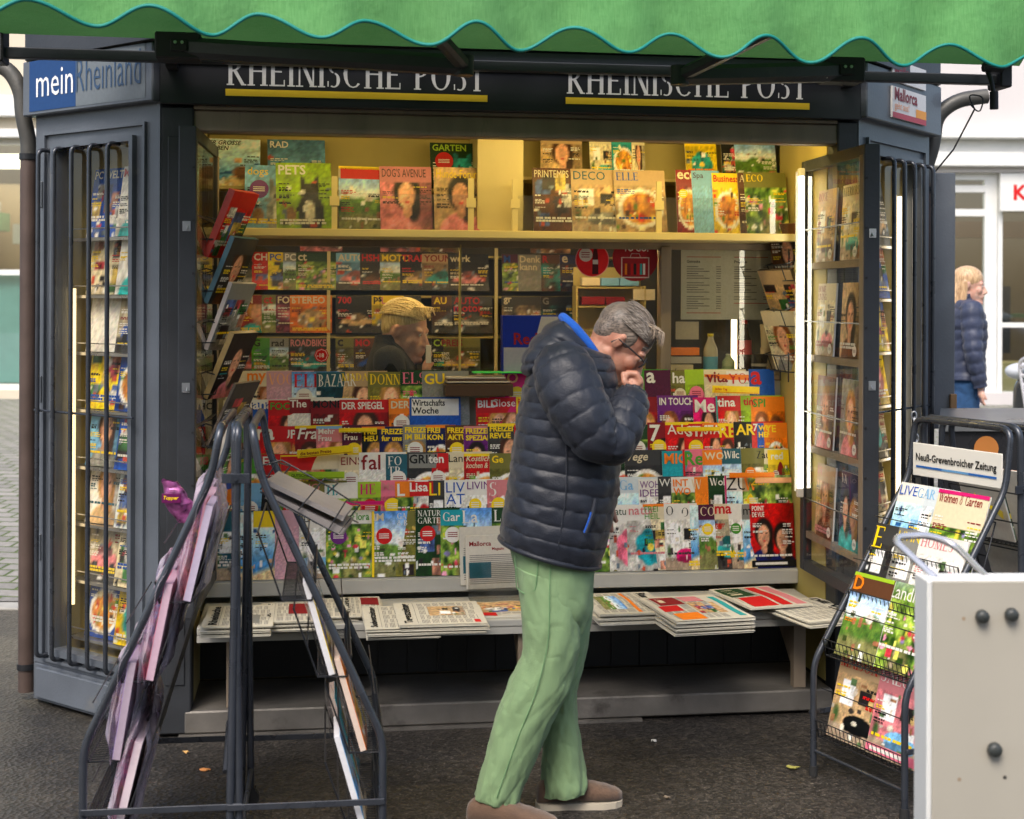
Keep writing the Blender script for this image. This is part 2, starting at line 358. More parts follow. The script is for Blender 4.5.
# ------------------------------------------------------------------ printed matter
def vnoise(H, W, n, rng):
    a = rng.random((n + 2, n + 2)); y = np.linspace(0, n, H); x = np.linspace(0, n, W)
    yi, xi = y.astype(int), x.astype(int); fy, fx = (y - yi)[:, None], (x - xi)[None]
    fy = fy * fy * (3 - 2 * fy); fx = fx * fx * (3 - 2 * fx)
    return (a[yi][:, xi] * (1 - fy) + a[yi + 1][:, xi] * fy) * (1 - fx) + (a[yi][:, xi + 1] * (1 - fy) + a[yi + 1][:, xi + 1] * fy) * fx
def fbm(H, W, n, rng): return (vnoise(H, W, n, rng) + .5 * vnoise(H, W, n * 2, rng) + .25 * vnoise(H, W, n * 4, rng)) / 1.75
def mixc(a, b, t): t = np.clip(t, 0, 1)[..., None]; return np.asarray(a) * (1 - t) + np.asarray(b) * t
def art(kind, H, W, rng, bgc, acc):
    """a printed picture, rows from the bottom up, sRGB"""
    v = np.linspace(0, 1, H)[:, None] * np.ones((1, W)); u = np.linspace(0, 1, W)[None] * np.ones((H, 1))
    n1, n2 = fbm(H, W, 4, rng), fbm(H, W, 9, rng); bgc = np.array(bgc); acc = np.array(acc)
    def ell(cx, cy, rx, ry, s=.12): return 1 - np.clip((np.hypot((u - cx) / rx, (v - cy) / ry) - 1 + s) / s, 0, 1)
    def blobs(img, k, r, cols, y0=0, y1=1):
        for i in range(k):
            img = mixc(img, cols[rng.integers(len(cols))], ell(rng.random(), y0 + (y1 - y0) * rng.random(), r * (.5 + rng.random()), r * .8 * (.5 + rng.random()), .5) * .9)
        return img
    if kind == 'garden':
        img = mixc((.12, .24, .06), (.66, .76, .34), (n2 - .25) * 2.0); img = blobs(img, 26, .05, [(.86, .5, .62), (.92, .9, .82), (.75, .2, .3), (.9, .8, .3), (.55, .5, .75)], 0, .6)
        img = mixc(img, (.68, .75, .80), np.clip((v - .88) * 6 + (n1 - .5), 0, 1) * .6); img = mixc(img, (.5, .42, .33), ell(.55, .05, .28, .3, .4) * .6)
    elif kind in ('face', 'couple', 'woman'):
        img = mixc(bgc, bgc * .8, n1); fs = [(.52, .56, 1)] if kind != 'couple' else [(.3, .52, .8), (.72, .45, .8)]
        for cx, cy, s in fs:
            hair = [(.25, .15, .08), (.65, .48, .25), (.12, .09, .08), (.5, .3, .15)][rng.integers(4)]; sk = np.array((.83, .62, .50)) * (.85 + .2 * rng.random())
            img = mixc(img, acc, ell(cx, cy - .62 * s, .45 * s, .36 * s, .1)); img = mixc(img, hair, ell(cx, cy + .03, .29 * s, .31 * s, .2)); img = mixc(img, hair, ell(cx + .12 * s, cy - .18, .16 * s, .3 * s, .3))
            img = mixc(img, sk * .9, ell(cx, cy - .27 * s, .09 * s, .12 * s)); img = mixc(img, sk, ell(cx - .01, cy - .02, .18 * s, .23 * s, .15))
            img = mixc(img, (.2, .12, .1), ell(cx - .07 * s, cy + .02, .035 * s, .014 * s, .5) + ell(cx + .07 * s, cy + .02, .035 * s, .014 * s, .5)); img = mixc(img, (.72, .22, .22), ell(cx, cy - .13 * s, .055 * s, .02 * s, .5))
            img = mixc(img, sk * .78, ell(cx + .015, cy - .055 * s, .02 * s, .035 * s, .6) * .7)
    elif kind == 'food':
        img = mixc(bgc, bgc * .7, n1); img = mixc(img, (.9, .88, .84), ell(.5, .38, .46, .33, .05)); sub = blobs(mixc((.7, .4, .15), (.85, .65, .25), n2), 24, .08, [(.75, .18, .1), (.35, .5, .15), (.93, .8, .4), (.5, .25, .1)])
        img = mixc(img, sub, ell(.5, .38, .38, .27, .1)); img = img if acc is None else img
    elif kind == 'room':
        img = mixc(bgc, bgc * .88, n1); img = mixc(img, (.62, .55, .47), np.clip((.2 - v) * 30, 0, 1)); img = mixc(img, (.93, .95, .96), ((abs(u - .3) < .14) & (v > .4) & (v < .7)).astype(float))
        img = mixc(img, acc, ell(.62, .22, .32, .11, .08)); img = mixc(img, acc * .7, ell(.62, .16, .32, .05, .1)); img = mixc(img, (.15, .14, .14), ((abs(u - .68) < .12) & (v > .45) & (v < .62)).astype(float)); img = mixc(img, (.25, .36, .2), ell(.12, .28, .09, .13, .7)); img = mixc(img, (.82, .7, .45), ell(.8, .5, .05, .06, .3))
    elif kind == 'land':
        img = mixc((.86, .9, .94), (.35, .55, .80), (v - .55) * 2.4 + (n1 - .5) * .5); h = .52 + .1 * (n1[:1] - .5) * 2; img = mixc(img, mixc((.22, .35, .16), (.48, .6, .25), n2), np.clip((h - v) * 20, 0, 1)); img = mixc(img, (.55, .5, .36), np.clip((.22 + .1 * n1 - v) * 14, 0, 1) * .7)
        img = mixc(img, (.78, .74, .7), ell(.65, .5, .1, .06, .1))
    elif kind == 'sea':
        img = mixc((.80, .9, .95), (.15, .45, .72), np.clip((.75 - v) * 1.4 + (n1 - .5) * .4, 0, 1)); img = mixc(img, (.85, .75, .58), np.clip((.25 + .25 * (u - .5) - v) * 12, 0, 1)); img = mixc(img, (.45, .30, .2), ell(.7, .32, .2, .16, .3))
    elif kind == 'car':
        img = mixc(bgc, bgc * .55, v * .6 + n1 * .5); img = mixc(img, (.25, .24, .23), np.clip((.25 - v) * 20, 0, 1)); img = mixc(img, acc, ell(.5, .3, .42, .13, .1)); img = mixc(img, acc * .6, ell(.5, .42, .24, .1, .1)); img = mixc(img, (.05, .05, .05), ell(.25, .2, .09, .07, .1) + ell(.76, .2, .09, .07, .1)); img = mixc(img, acc * .5 + .5, ell(.4, .36, .25, .02, .4))
    elif kind == 'flower':
        img = mixc(bgc, bgc * .6, n1)
        for i in range(7):
            a = i * .9; img = mixc(img, acc * (.8 + .2 * (i % 2)), ell(.52 + .2 * math.cos(a), .36 + .16 * math.sin(a), .17, .14, .25))
        img = mixc(img, (.92, .8, .3), ell(.52, .36, .09, .07, .3))
    elif kind == 'dog':
        img = mixc(bgc, bgc * .75, n1); img = mixc(img, acc, ell(.62, .22, .25, .34, .1)); img = mixc(img, acc, ell(.6, .55, .17, .15, .1)); img = mixc(img, acc * .7, ell(.47, .68, .05, .13, .2) + ell(.74, .68, .05, .13, .2)); img = mixc(img, (.88, .85, .8), ell(.6, .25, .1, .2, .3)); img = mixc(img, (.08, .07, .07), ell(.55, .51, .04, .03, .3)); img = mixc(img, (.55, .42, .3), ell(.25, .2, .12, .15, .3))
    elif kind == 'plain': img = mixc(bgc, bgc * .93, n1)
    elif kind == 'collage':
        img = mixc(bgc, bgc * .9, n1); cols = [(.8, .3, .35), (.3, .55, .3), (.9, .78, .4), (.35, .45, .7), (.85, .6, .5), (.25, .2, .2), (.9, .9, .88)]
        for i in range(9):
            x0, y0 = rng.random() * .8, rng.random() * .7; ww, hh = .2 + .2 * rng.random(), .12 + .15 * rng.random(); c1 = np.array(cols[rng.integers(7)]); msk = ((u > x0) & (u < x0 + ww) & (v > y0) & (v < y0 + hh)).astype(float); img = mixc(img, mixc(c1, c1 * .5, n2 * 1.6 - .3), msk)
    else:
        img = mixc(bgc, acc, (n1 - .3) * 2.2); img = mixc(img, (.1, .1, .1), (n2 - .6) * 3)
    if kind not in ('plain', 'face', 'woman', 'couple'):
        cols = dict(garden=[(.9, .6, .7), (.95, .93, .85), (.2, .3, .1), (.8, .25, .3), (.95, .85, .4)], food=[(.9, .85, .7), (.3, .2, .1), (.75, .2, .1), (.4, .55, .2)], room=[(.93, .92, .88), (.25, .22, .2), (.55, .4, .28), (.75, .72, .66), (.35, .45, .3)], land=[(.9, .9, .85), (.25, .3, .15), (.6, .4, .3)], sea=[(.95, .95, .95), (.1, .3, .5), (.8, .65, .5)]).get(kind, [(.9, .88, .85), (.15, .14, .15), (.7, .3, .2), (.4, .45, .5)])
        for i in range(16):
            cx, cy = rng.random(), rng.random() * .72; rx, ry = .015 + .06 * rng.random(), .012 + .045 * rng.random(); cc_ = cols[rng.integers(len(cols))]
            if rng.random() < .4: img = mixc(img, cc_, ((abs(u - cx) < rx) & (abs(v - cy) < ry)).astype(float))
            else: img = mixc(img, cc_, ell(cx, cy, rx, ry, .15))
    else:
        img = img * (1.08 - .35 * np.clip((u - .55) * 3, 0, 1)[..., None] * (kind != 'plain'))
    n3 = fbm(H, W, 13, rng)[..., None]
    if kind != 'plain': img = np.clip((img - .45) * 1.18 + .47, 0, 1) * (.72 + .56 * n3)
    img = img * (.90 + .2 * rng.random((H, W, 1))) + .04 * (rng.random((H, W, 3)) - .5)
    return np.clip(img, 0, 1)
P = dict(red=(.78, .08, .08), dred=(.52, .07, .09), white=(.90, .89, .86), cream=(.86, .81, .68), yellow=(.95, .82, .08), orange=(.93, .50, .08), pink=(.90, .45, .55), magenta=(.80, .08, .42), purple=(.42, .14, .48), plum=(.30, .07, .20), blue=(.10, .32, .68), navy=(.08, .11, .32), sky=(.48, .70, .86), teal=(.18, .62, .62), dteal=(.14, .36, .42), green=(.28, .58, .16), lime=(.62, .76, .16), dgreen=(.10, .24, .10), olive=(.45, .44, .20), grey=(.52, .52, .50), dgrey=(.22, .22, .22), black=(.07, .07, .07), brown=(.36, .22, .13), mauve=(.80, .62, .68), peach=(.93, .68, .48), tan=(.74, .62, .46), rose=(.82, .50, .52), lilac=(.68, .60, .80), turq=(.10, .60, .66), pale=(.80, .84, .86))
CN = dict(dred='dark red', dteal='dark teal', dgreen='dark green', dgrey='dark grey', turq='turquoise', pale='pale grey', navy='navy blue', sky='sky blue', lime='lime green')
KN = dict(garden='garden', face='portrait', woman='portrait', couple='two-portrait', food='food', room='interior', land='landscape', sea='seaside', car='car', flower='flower', dog='animal', plain='plain', collage='collage', abstract='photo')
_seed = [11]
def magazine(title, bgn, tcn, kind='face', w_=.21, h=.28, t=.004, acc=None, style='b', head=.24, full=False, extra='', res=(52, 38), th=None, name='magazine', tw=.92, pcol=None):
    """builds one magazine standing in the x,z plane, front to -y, lower-left corner at 0"""
    _seed[0] += 1; rng = np.random.default_rng(_seed[0]); rr = random.Random(_seed[0])
    g = G(); bgc = P[bgn]; tc_ = P[tcn]; accc = P[acc] if acc else tuple(np.clip(np.array(P[rr.choice(['tan', 'blue', 'rose', 'grey', 'teal', 'brown'])]), 0, 1))
    H, W = res; curve = rr.uniform(.000, .005)
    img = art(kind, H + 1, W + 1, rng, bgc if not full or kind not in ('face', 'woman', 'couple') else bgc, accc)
    if not full and head > 0:
        vv = np.linspace(0, 1, H + 1)[:, None] * np.ones((1, W + 1)); img = np.where((vv > 1 - head)[..., None], np.array(bgc), img)
    il = np.where(img <= .04045, img / 12.92, ((img + .055) / 1.055) ** 2.4)
    yc = lambda u: -curve * math.sin(math.pi * u)
    g.grid(lambda u, v: (u * w_, yc(u), v * h), H, W, img=il, sm=True)
    pc = lin(pcol or (.86, .84, .80)); b = lin(bgc)
    g.box((0, .0012, 0), (w_, t, h), c=pc)
    g.add([(0, 0, 0), (0, .0012, 0), (0, .0012, h), (0, 0, h), (w_, 0, 0), (w_, .0012, 0), (w_, .0012, h), (w_, 0, h)], [(0, 3, 2, 1), (4, 5, 6, 7), (3, 7, 6, 2), (0, 1, 5, 4)], c=b)
    yb = -curve - .0006
    # masthead
    lines = title.split('\n'); th = (th or (.135 if len(lines) == 1 else .10)) * (.86 if w_ < .225 else 1)
    z = h * .985 - h * .02
    for ln in lines:
        if not ln: continue
        hh = h * th; z -= hh
        put_text(g, ln, w_ * .045, z, w_ * tw * .92, hh, yb - .0006, lin(tc_), style); z -= h * .02
    # cover lines, badges
    dark = sum(bgc) < 1.3; lc = lin(P['white'] if (dark or kind in ('garden', 'car', 'food')) else P['black'])
    if kind not in ('plain',):
        for side in (0, 1):
            zz = h * rr.uniform(.55, .68)
            for i in range(rr.randint(2, 4)):
                ww = w_ * rr.uniform(.16, .32); x0 = w_ * .05 if side == 0 else w_ * .95 - ww; ch = rr.choice([lc, lc, lin(P['yellow']), lin(tc_)]) if not full else lc
                for k in range(rr.randint(1, 3)):
                    q = x0; e_ = x0 + ww * rr.uniform(.7, 1.15); hh = h * rr.choice([.011, .014, .02])
                    while q < e_: wd = w_ * rr.uniform(.03, .09); g.quad(q, zz, min(q + wd, e_ + .004), zz + hh, yb, c=ch); q += wd + w_ * .018
                    zz -= hh + h * .010
                zz -= h * .035
    ex = dict(q.split(':') for q in extra.split() if ':' in q)
    if kind != 'plain' and rr.random() < .75:
        ch = rr.choice([lin(P['yellow']), lin(P['white']), lin(tc_), lin(P['white'])]); zz = h * rr.uniform(.10, .30)
        for k in range(rr.randint(1, 2)):
            q = w_ * .06
            while q < w_ * .86:
                wd = w_ * rr.uniform(.04, .10)
                g.quad(q, zz, q + wd, zz + h * .032, yb - .0001, c=ch); q += wd + w_ * rr.choice([.010, .010, .035])
            zz -= h * .045
    if 'circle' in ex:
        cc = lin(P[ex['circle']]); g.disc(w_ * .26, h * .62, w_ * .17, yb - .0003, c=cc)
        for k in range(3): g.quad(w_ * .15, h * (.645 - .03 * k), w_ * .36, h * (.658 - .03 * k), yb - .0006, c=lin(P['white']) if sum(P[ex['circle']]) < 1.9 else lin(P['dred']))
    if 'foot' in ex:
        cc = lin(P[ex['foot']]); g.quad(0, h * .02, w_, h * .12, yb - .0003, c=cc); g.quad(w_ * .08, h * .05, w_ * .8, h * .09, yb - .0006, c=lin(P['white']))
    if 'top' in ex:
        cc = lin(P[ex['top']]); g.quad(0, h * .955, w_, h, yb - .0003, c=cc)
    if 'box' in ex:
        cc = lin(P[ex['box']]); g.quad(w_ * .04, h * (1 - head), w_ * .96, h * .975, yb - .0003, c=cc)
    if 'spine' in ex:
        cc = lin(P[ex['spine']]); g.quad(0, 0, w_ * .05, h, yb - .0003, c=cc)
    if 'lines' in ex:
        for k in range(4): g.quad(w_ * .06, h * (.2 + .055 * k), w_ * (.55 + .08 * (k % 2)), h * (.235 + .055 * k), yb - .0004, c=lin(P[ex['lines']]))
    if 'badge' in extra:
        g.disc(w_ * .82, h * .1, w_ * .10, yb - .0003, c=lin(P['white'])); 
        for k in range(6): g.quad(w_ * (.77 + .02 * k), h * .08, w_ * (.778 + .02 * k), h * .12, yb - .0006, c=(.01, .01, .01))
    o = g.obj(name, 'print')
    bn, tn = CN.get(bgn, bgn), CN.get(tcn, tcn)
    o['d'] = f"{bn} {KN.get(kind, kind)} magazine, {tn} title"
    return o
ORD = ['leftmost', 'second from left', 'third from left', 'fourth from left', 'fifth from left', 'sixth from left', 'seventh from left', 'eighth from left', 'ninth from left', 'tenth from left', 'eleventh from left', 'twelfth from left', 'thirteenth from left', 'fourteenth from left', 'fifteenth from left', 'sixteenth from left', 'seventeenth from left', 'eighteenth from left', 'nineteenth from left']
ORDR = [s.replace('left', 'right') for s in ORD]
def place(o, p, rz=0, lean=0, frame=None, ry=0):
    m = Matrix.Translation(Vector(p)) @ Matrix.Rotation(rz, 4, 'Z') @ Matrix.Rotation(-lean, 4, 'X') @ Matrix.Rotation(ry, 4, 'Y')
    o.matrix_world = (KM if frame is None else frame) @ m
    return o
def fin(o, where, group):
    d = o['d']; del o['d']
    tag(o, f"{d}, {where}", 'magazine', group)
# ------------------------------------------------------------------ ground
def gz(Y): return min(.36, max(0, (Y - 6.6)) * .068)
def ground_mat():
    m, nt, p = newmat('asphalt'); L = nt.links.new; tc = N(nt, 'ShaderNodeTexCoord')
    big = N(nt, 'ShaderNodeTexNoise', Scale=.9, Detail=9.0, Roughness=.6); L(tc.outputs['Object'], big.inputs[0])
    vor = N(nt, 'ShaderNodeTexVoronoi', Scale=62.0); L(tc.outputs['Object'], vor.inputs[0])
    fine = N(nt, 'ShaderNodeTexNoise', Scale=120.0, Detail=2.0); L(tc.outputs['Object'], fine.inputs[0])
    sp = N(nt, 'ShaderNodeValToRGB'); e = sp.color_ramp.elements; e[0].position = .0; e[0].color = (.018, .016, .014, 1); e[1].position = 1; e[1].color = (.15, .13, .11, 1)
    e2 = e.new(.55); e2.color = (.05, .044, .04, 1); L(vor.outputs['Color'], sp.inputs[0])
    # pale stone chips
    th = N(nt, 'ShaderNodeValToRGB'); th.color_ramp.elements[0].position = .60; th.color_ramp.elements[1].position = .70; L(fine.outputs['Fac'], th.inputs[0])
    m1 = N(nt, 'ShaderNodeMix', data_type='RGBA'); L(th.outputs[0], m1.inputs[0]); L(sp.outputs[0], m1.inputs[6]); m1.inputs[7].default_value = (.36, .33, .29, 1)
    # broad stains, greener and paler at the left
    sep = N(nt, 'ShaderNodeSeparateXYZ'); L(tc.outputs['Object'], sep.inputs[0])
    mr = N(nt, 'ShaderNodeMapRange'); mr.inputs['From Min'].default_value = -1.1; mr.inputs['From Max'].default_value = -2.1; L(sep.outputs['X'], mr.inputs[0])
    mo = N(nt, 'ShaderNodeMath', operation='MULTIPLY'); bm = N(nt, 'ShaderNodeMapRange'); bm.inputs['From Min'].default_value = .3; bm.inputs['From Max'].default_value = .6; L(big.outputs['Fac'], bm.inputs[0]); L(mr.outputs[0], mo.inputs[0]); L(bm.outputs[0], mo.inputs[1])
    m2 = N(nt, 'ShaderNodeMix', data_type='RGBA'); L(mo.outputs[0], m2.inputs[0]); L(m1.outputs[2], m2.inputs[6]); 
    gm = N(nt, 'ShaderNodeMix', data_type='RGBA'); L(vor.outputs['Color'], gm.inputs[0]); gm.inputs[6].default_value = (.12, .115, .08, 1); gm.inputs[7].default_value = (.26, .235, .18, 1); L(gm.outputs[2], m2.inputs[7])
    m3 = N(nt, 'ShaderNodeMix', data_type='RGBA', blend_type='MULTIPLY'); m3.inputs[0].default_value = 1; L(m2.outputs[2], m3.inputs[6])
    br = N(nt, 'ShaderNodeValToRGB'); br.color_ramp.elements[0].position = .32; br.color_ramp.elements[0].color = (.22, .215, .21, 1); br.color_ramp.elements[1].position = .72; br.color_ramp.elements[1].color = (.60, .585, .57, 1); L(big.outputs['Fac'], br.inputs[0]); L(br.outputs[0], m3.inputs[7])
    L(m3.outputs[2], p.inputs['Base Color']); rg = N(nt, 'ShaderNodeMapRange'); rg.inputs['To Min'].default_value = .32; rg.inputs['To Max'].default_value = .75; L(big.outputs['Fac'], rg.inputs[0]); L(rg.outputs[0], p.inputs['Roughness'])
    b = N(nt, 'ShaderNodeBump', Strength=.9, Distance=.006); L(vor.outputs['Distance'], b.inputs['Height']); b2 = N(nt, 'ShaderNodeBump', Strength=.35, Distance=.004); L(fine.outputs['Fac'], b2.inputs['Height']); L(b.outputs[0], b2.inputs['Normal']); L(b2.outputs[0], p.inputs['Normal'])
    return m
def cobble_mat():
    m, nt, p = newmat('cobbles'); L = nt.links.new; tc = N(nt, 'ShaderNodeTexCoord'); mp = N(nt, 'ShaderNodeMapping'); mp.inputs['Rotation'].default_value = (0, 0, .12); L(tc.outputs['Object'], mp.inputs[0])
    nz = N(nt, 'ShaderNodeTexNoise', Scale=5.0); L(mp.outputs[0], nz.inputs[0]); vm = N(nt, 'ShaderNodeVectorMath', operation='MULTIPLY_ADD'); L(nz.outputs['Color'], vm.inputs[0]); vm.inputs[1].default_value = (.03, .03, 0); L(mp.outputs[0], vm.inputs[2])
    br = N(nt, 'ShaderNodeTexBrick', Scale=1.0); br.inputs['Brick Width'].default_value = .19; br.inputs['Row Height'].default_value = .13; br.inputs['Mortar Size'].default_value = .011; br.inputs['Mortar Smooth'].default_value = .4
    br.inputs['Color1'].default_value = (.36, .34, .31, 1); br.inputs['Color2'].default_value = (.25, .24, .22, 1); br.inputs['Mortar'].default_value = (.10, .15, .035, 1)
    L(vm.outputs[0], br.inputs[0]); n2 = N(nt, 'ShaderNodeTexNoise', Scale=30.0, Detail=6.0); L(mp.outputs[0], n2.inputs[0])
    mx = N(nt, 'ShaderNodeMix', data_type='RGBA', blend_type='MULTIPLY'); mx.inputs[0].default_value = .5; L(br.outputs[0], mx.inputs[6]); L(n2.outputs['Fac'], mx.inputs[7]); L(mx.outputs[2], p.inputs['Base Color'])
    b = N(nt, 'ShaderNodeBump', Strength=.8, Distance=.02, ); b.invert = True; L(br.outputs['Fac'], b.inputs['Height']); L(b.outputs[0], p.inputs['Normal']); p.inputs['Roughness'].default_value = .75
    return m
MA, MC = ground_mat(), cobble_mat()
g = G(); Ys = [-30, -10, 0, 3, 6.6] + [6.6 + .25 * i for i in range(1, 24)] + [14, 20, 60, 300]; Xs = [-200, -40, -12, -6, -3, 0, 3, 6, 12, 40, 200]
g.add([(x, y, gz(y)) for y in Ys for x in Xs], [(i * len(Xs) + j, i * len(Xs) + j + 1, (i + 1) * len(Xs) + j + 1, (i + 1) * len(Xs) + j) for i in range(len(Ys) - 1) for j in range(len(Xs) - 1)])
o = g.obj('ground', MA); o['kind'] = 'structure'
g = G(); Yc = [7.55 + .3 * i for i in range(18)] + [14, 30]; Xc = [-30, -12, -5, -3, 0, 3, 5, 12, 30]
g.add([(x, y, gz(y) + .005) for y in Yc for x in Xc], [(i * len(Xc) + j, i * len(Xc) + j + 1, (i + 1) * len(Xc) + j + 1, (i + 1) * len(Xc) + j) for i in range(len(Yc) - 1) for j in range(len(Xc) - 1)])
o = g.obj('cobbled_path', MC); o['kind'] = 'structure'
g = G(); rnd = random.Random(5)
for i in range(40):
    x, y = -30 + i * 1.5, 7.4; g.box((x, y, gz(y) - .05), (x + 1.49, y + .145, gz(y) + .012), .006)
o = g.obj('edging_kerb', mat('kerb_stone', (.33, .32, .29), .75, 0, .2, 6, .2, 50)); o['kind'] = 'structure'
# small litter on the asphalt
def litter(px, py, c, name, lab, cat, s=.03):
    d = ray(px, py); t = -EYE / d.z; p = Vector((0, 0, EYE)) + d * t; rr = random.Random(px)
    g = G(); n = 9; v = []
    for i in range(n):
        a = 6.2832 * i / n; r = s * rr.uniform(.5, 1); v.append((p.x + r * math.cos(a) * 1.5, p.y + r * math.sin(a), .004 + .008 * rr.random()))
    v.append((p.x, p.y, .012)); f = [(i, (i + 1) % n, n) for i in range(n)]; v2 = [(a, b, c_ - .0025) for a, b, c_ in v]
    g.add(v, f, sm=True); g.add(v2, [q[::-1] for q in f], sm=True); o = g.obj(name, flat(name + str(px), c, .7)); tag(o, lab, cat)
litter(209, 774, (.55, .22, .06), 'fallen_leaf', 'small orange dry leaf on the asphalt between the left rack and kiosk step', 'leaf', .016)
litter(190, 757, (.6, .35, .12), 'fallen_leaf', 'tiny yellow brown leaf beside the kiosk base behind the left rack', 'leaf', .012)
litter(658, 741, (.7, .7, .66), 'paper_scrap', 'white paper scrap on dark asphalt in front of the kiosk step', 'paper', .01)
litter(797, 767, (.35, .33, .08), 'fallen_leaf', 'yellow green leaf on the asphalt under the right magazine rack', 'leaf', .02)
litter(672, 798, (.2, .16, .12), 'fallen_leaf', 'brown leaf lying on the asphalt to the right of the brown shoe', 'leaf', .013)

# ------------------------------------------------------------------ buildings across the street
def building(name, lab, x0, x1, Y, spec, base=.30, height=9, m='facade'):
    t = thing(name, lab, 'building', (x0, Y, base))
    W = x1 - x0; g = G(); ops = sorted(spec, key=lambda s: s[0])       # openings x0,z0,x1,z1
    xs = 0
    zt = max(s[3] for s in ops); zb = min(s[1] for s in ops)
    g.box((0, 0, zt), (W, .35, height))
    for a, b_, c, d in ops:
        if a > xs: g.box((xs, 0, 0), (a, .35, zt))
        if b_ > 0: g.box((a, 0, 0), (c, .35, b_))
        xs = c
    if xs < W: g.box((xs, 0, 0), (W, .35, zt))
    g.box((0, 5, 0), (W, 5.3, height)); g.box((0, .35, 0), (.2, 5, height)); g.box((W - .2, .35, 0), (W, 5, height)); g.box((.2, .35, height - .3), (W - .2, 5, height))
    g.obj('wall', m, t); return t
def winframe(t, a, b, c, d, y=.12, mull=(), trans=(), mt='white', fw=.07, gm='shopglass', panel=None):
    g = G(); g.box((a, y, b), (a + fw, y + .08, d)); g.box((c - fw, y, b), (c, y + .08, d)); g.box((a + fw, y, b), (c - fw, y + .08, b + fw)); g.box((a + fw, y, d - fw), (c - fw, y + .08, d))
    for x in mull: g.box((x - fw / 2, y - .003, b + fw), (x + fw / 2, y + .083, d - fw))
    for z in trans: g.box((a + fw, y + .003, z - fw / 2), (c - fw, y + .077, z + fw / 2))
    f = g.obj('window', mt, t); KIDS.setdefault(f.name, [])
    g = G(); g.box((a + fw, y + .03, b + fw), (c - fw, y + .045, d - fw)); g.obj('pane', gm, f); return f
# right shop: white front, base line at z .36, Y 18.2
YB = 18.2; S_ = YB / F
def bx(px): return (px - 512) * S_
def bz(py): return EYE + (PYH + 2 - py) * S_
t = building('shop_building', 'white fronted shop across the street with glass doors at the far right', bx(915), bx(1290), YB, [(.0, .16, bx(1290) - bx(915) - .4, bz(172) - .36)], .36, 9, 'facadew')
X0 = bx(915)
def rx(px): return bx(px) - X0
def rz_(py): return bz(py) - .36
f = winframe(t, rx(936), .0, rx(1000), rz_(172), mull=(rx(991),), trans=(rz_(188), rz_(212)), fw=.09)
f = winframe(t, rx(1001), .0, rx(1150), rz_(172), y=.13, mull=(rx(1060),), trans=(rz_(325),), fw=.06)
g = G(); g.box((0, -.12, rz_(167)), (rx(1280), -.01, rz_(153)), .01); g.box((0, -.22, rz_(140)), (rx(1280), -.01, rz_(133)), .01); g.box((0, -.05, rz_(153) + .003), (rx(1280), -.01, rz_(140) - .003))
g.obj('cornice', 'white', t)
g = G(); g.box((rx(1000), .0, rz_(211)), (rx(1130), .06, rz_(173)), .005); sg = g.obj('sign_board', 'white', t)
g = G(); put_text(g, 'KA', rx(1013), rz_(200), 1.0, .20, -.004, lin(P['red']), 'x'); g.obj('lettering', 'print', sg)
# things inside the shop, seen through the glass
g = G(); g.box((.3, 4.0, 0), (rx(1270), 4.2, 3.4), c=lin((.40, .34, .25))); g.obj('back_wall', 'print', t)
g = G(); rr = random.Random(3)
for i in range(14):
    x = rx(936) + i * .34; g.box((x, 1.6 + .3 * (i % 3), .6 + .5 * (i % 2)), (x + .26, 1.9 + .3 * (i % 3), 1.0 + .6 * rr.random()), c=lin(rr.choice([(.5, .36, .2), (.3, .4, .25), (.8, .76, .66), (.2, .2, .22), (.6, .3, .2), (.86, .84, .8)])))
g.box((rx(936), 1.2, 0), (rx(1150), 1.7, .5), c=lin((.78, .70, .50))); g.box((rx(936), 1.2, 2.2), (rx(1250), 1.5, 2.42), c=lin((.5, .36, .22)))
g.obj('shop_display', 'print', t)
g = G(); g.box((rx(930), .9, 3.3), (rx(1250), 2.6, 3.34)); g.obj('shop_fill_panel', emis('shop_fill_glow', (1, .93, .82), 3.0), t)  # unseen glowing ceiling panel, added to brighten the shop display
g = G(); g.disc(rx(986), rz_(293), .07, .118); g.obj('round_sticker', flat('green_sticker', (.02, .45, .25)), t)
# left shop
def lx(px): return bx(px) - bx(-260)
t = building('corner_building', 'cream building with turquoise lower shop glass at the far left', bx(-260), bx(420), YB + .3, [(lx(-200), .12, lx(60), rz_(140))], .36, 9, 'facade')
f = winframe(t, lx(-200), .12, lx(60), rz_(140), y=.1, mull=(lx(-90),), trans=(rz_(276),), fw=.07)
g = G(); g.box((lx(-200) + .08, .23, .2), (lx(60) - .08, .25, rz_(278))); g.obj('frosted_panel', flat('turquoise_glass', (.30, .56, .52), .15), t)
g = G(); g.box((0, -.16, rz_(119)), (lx(420), -.01, rz_(98)), .01); g.box((0, -.1, rz_(140)), (lx(420), -.01, rz_(131)), .01); g.obj('cornice', 'white', t)
g = G(); rr = random.Random(8)
g.box((lx(-190), 2.5, 0), (lx(55), 2.6, 3), c=lin((.66, .58, .46)))
for i in range(26):
    x = lx(-190) + rr.random() * 3.0; z = .9 + rr.random() * 1.9; g.box((x, 1 + rr.random(), z), (x + rr.uniform(.2, .6), 2.1, z + rr.uniform(.1, .5)), c=lin(rr.choice([(.75, .72, .66), (.6, .36, .25), (.45, .6, .45), (.8, .75, .4), (.5, .32, .2), (.72, .70, .68)])))
g.obj('shop_display', 'print', t)
g = G(); g.box((lx(-190), .5, 3.2), (lx(55), 2.2, 3.24)); g.obj('shop_fill_panel', emis('shop_fill_warm', (1, .88, .70), 3.0), t)  # added glowing panel out of view, lifts the dark left window
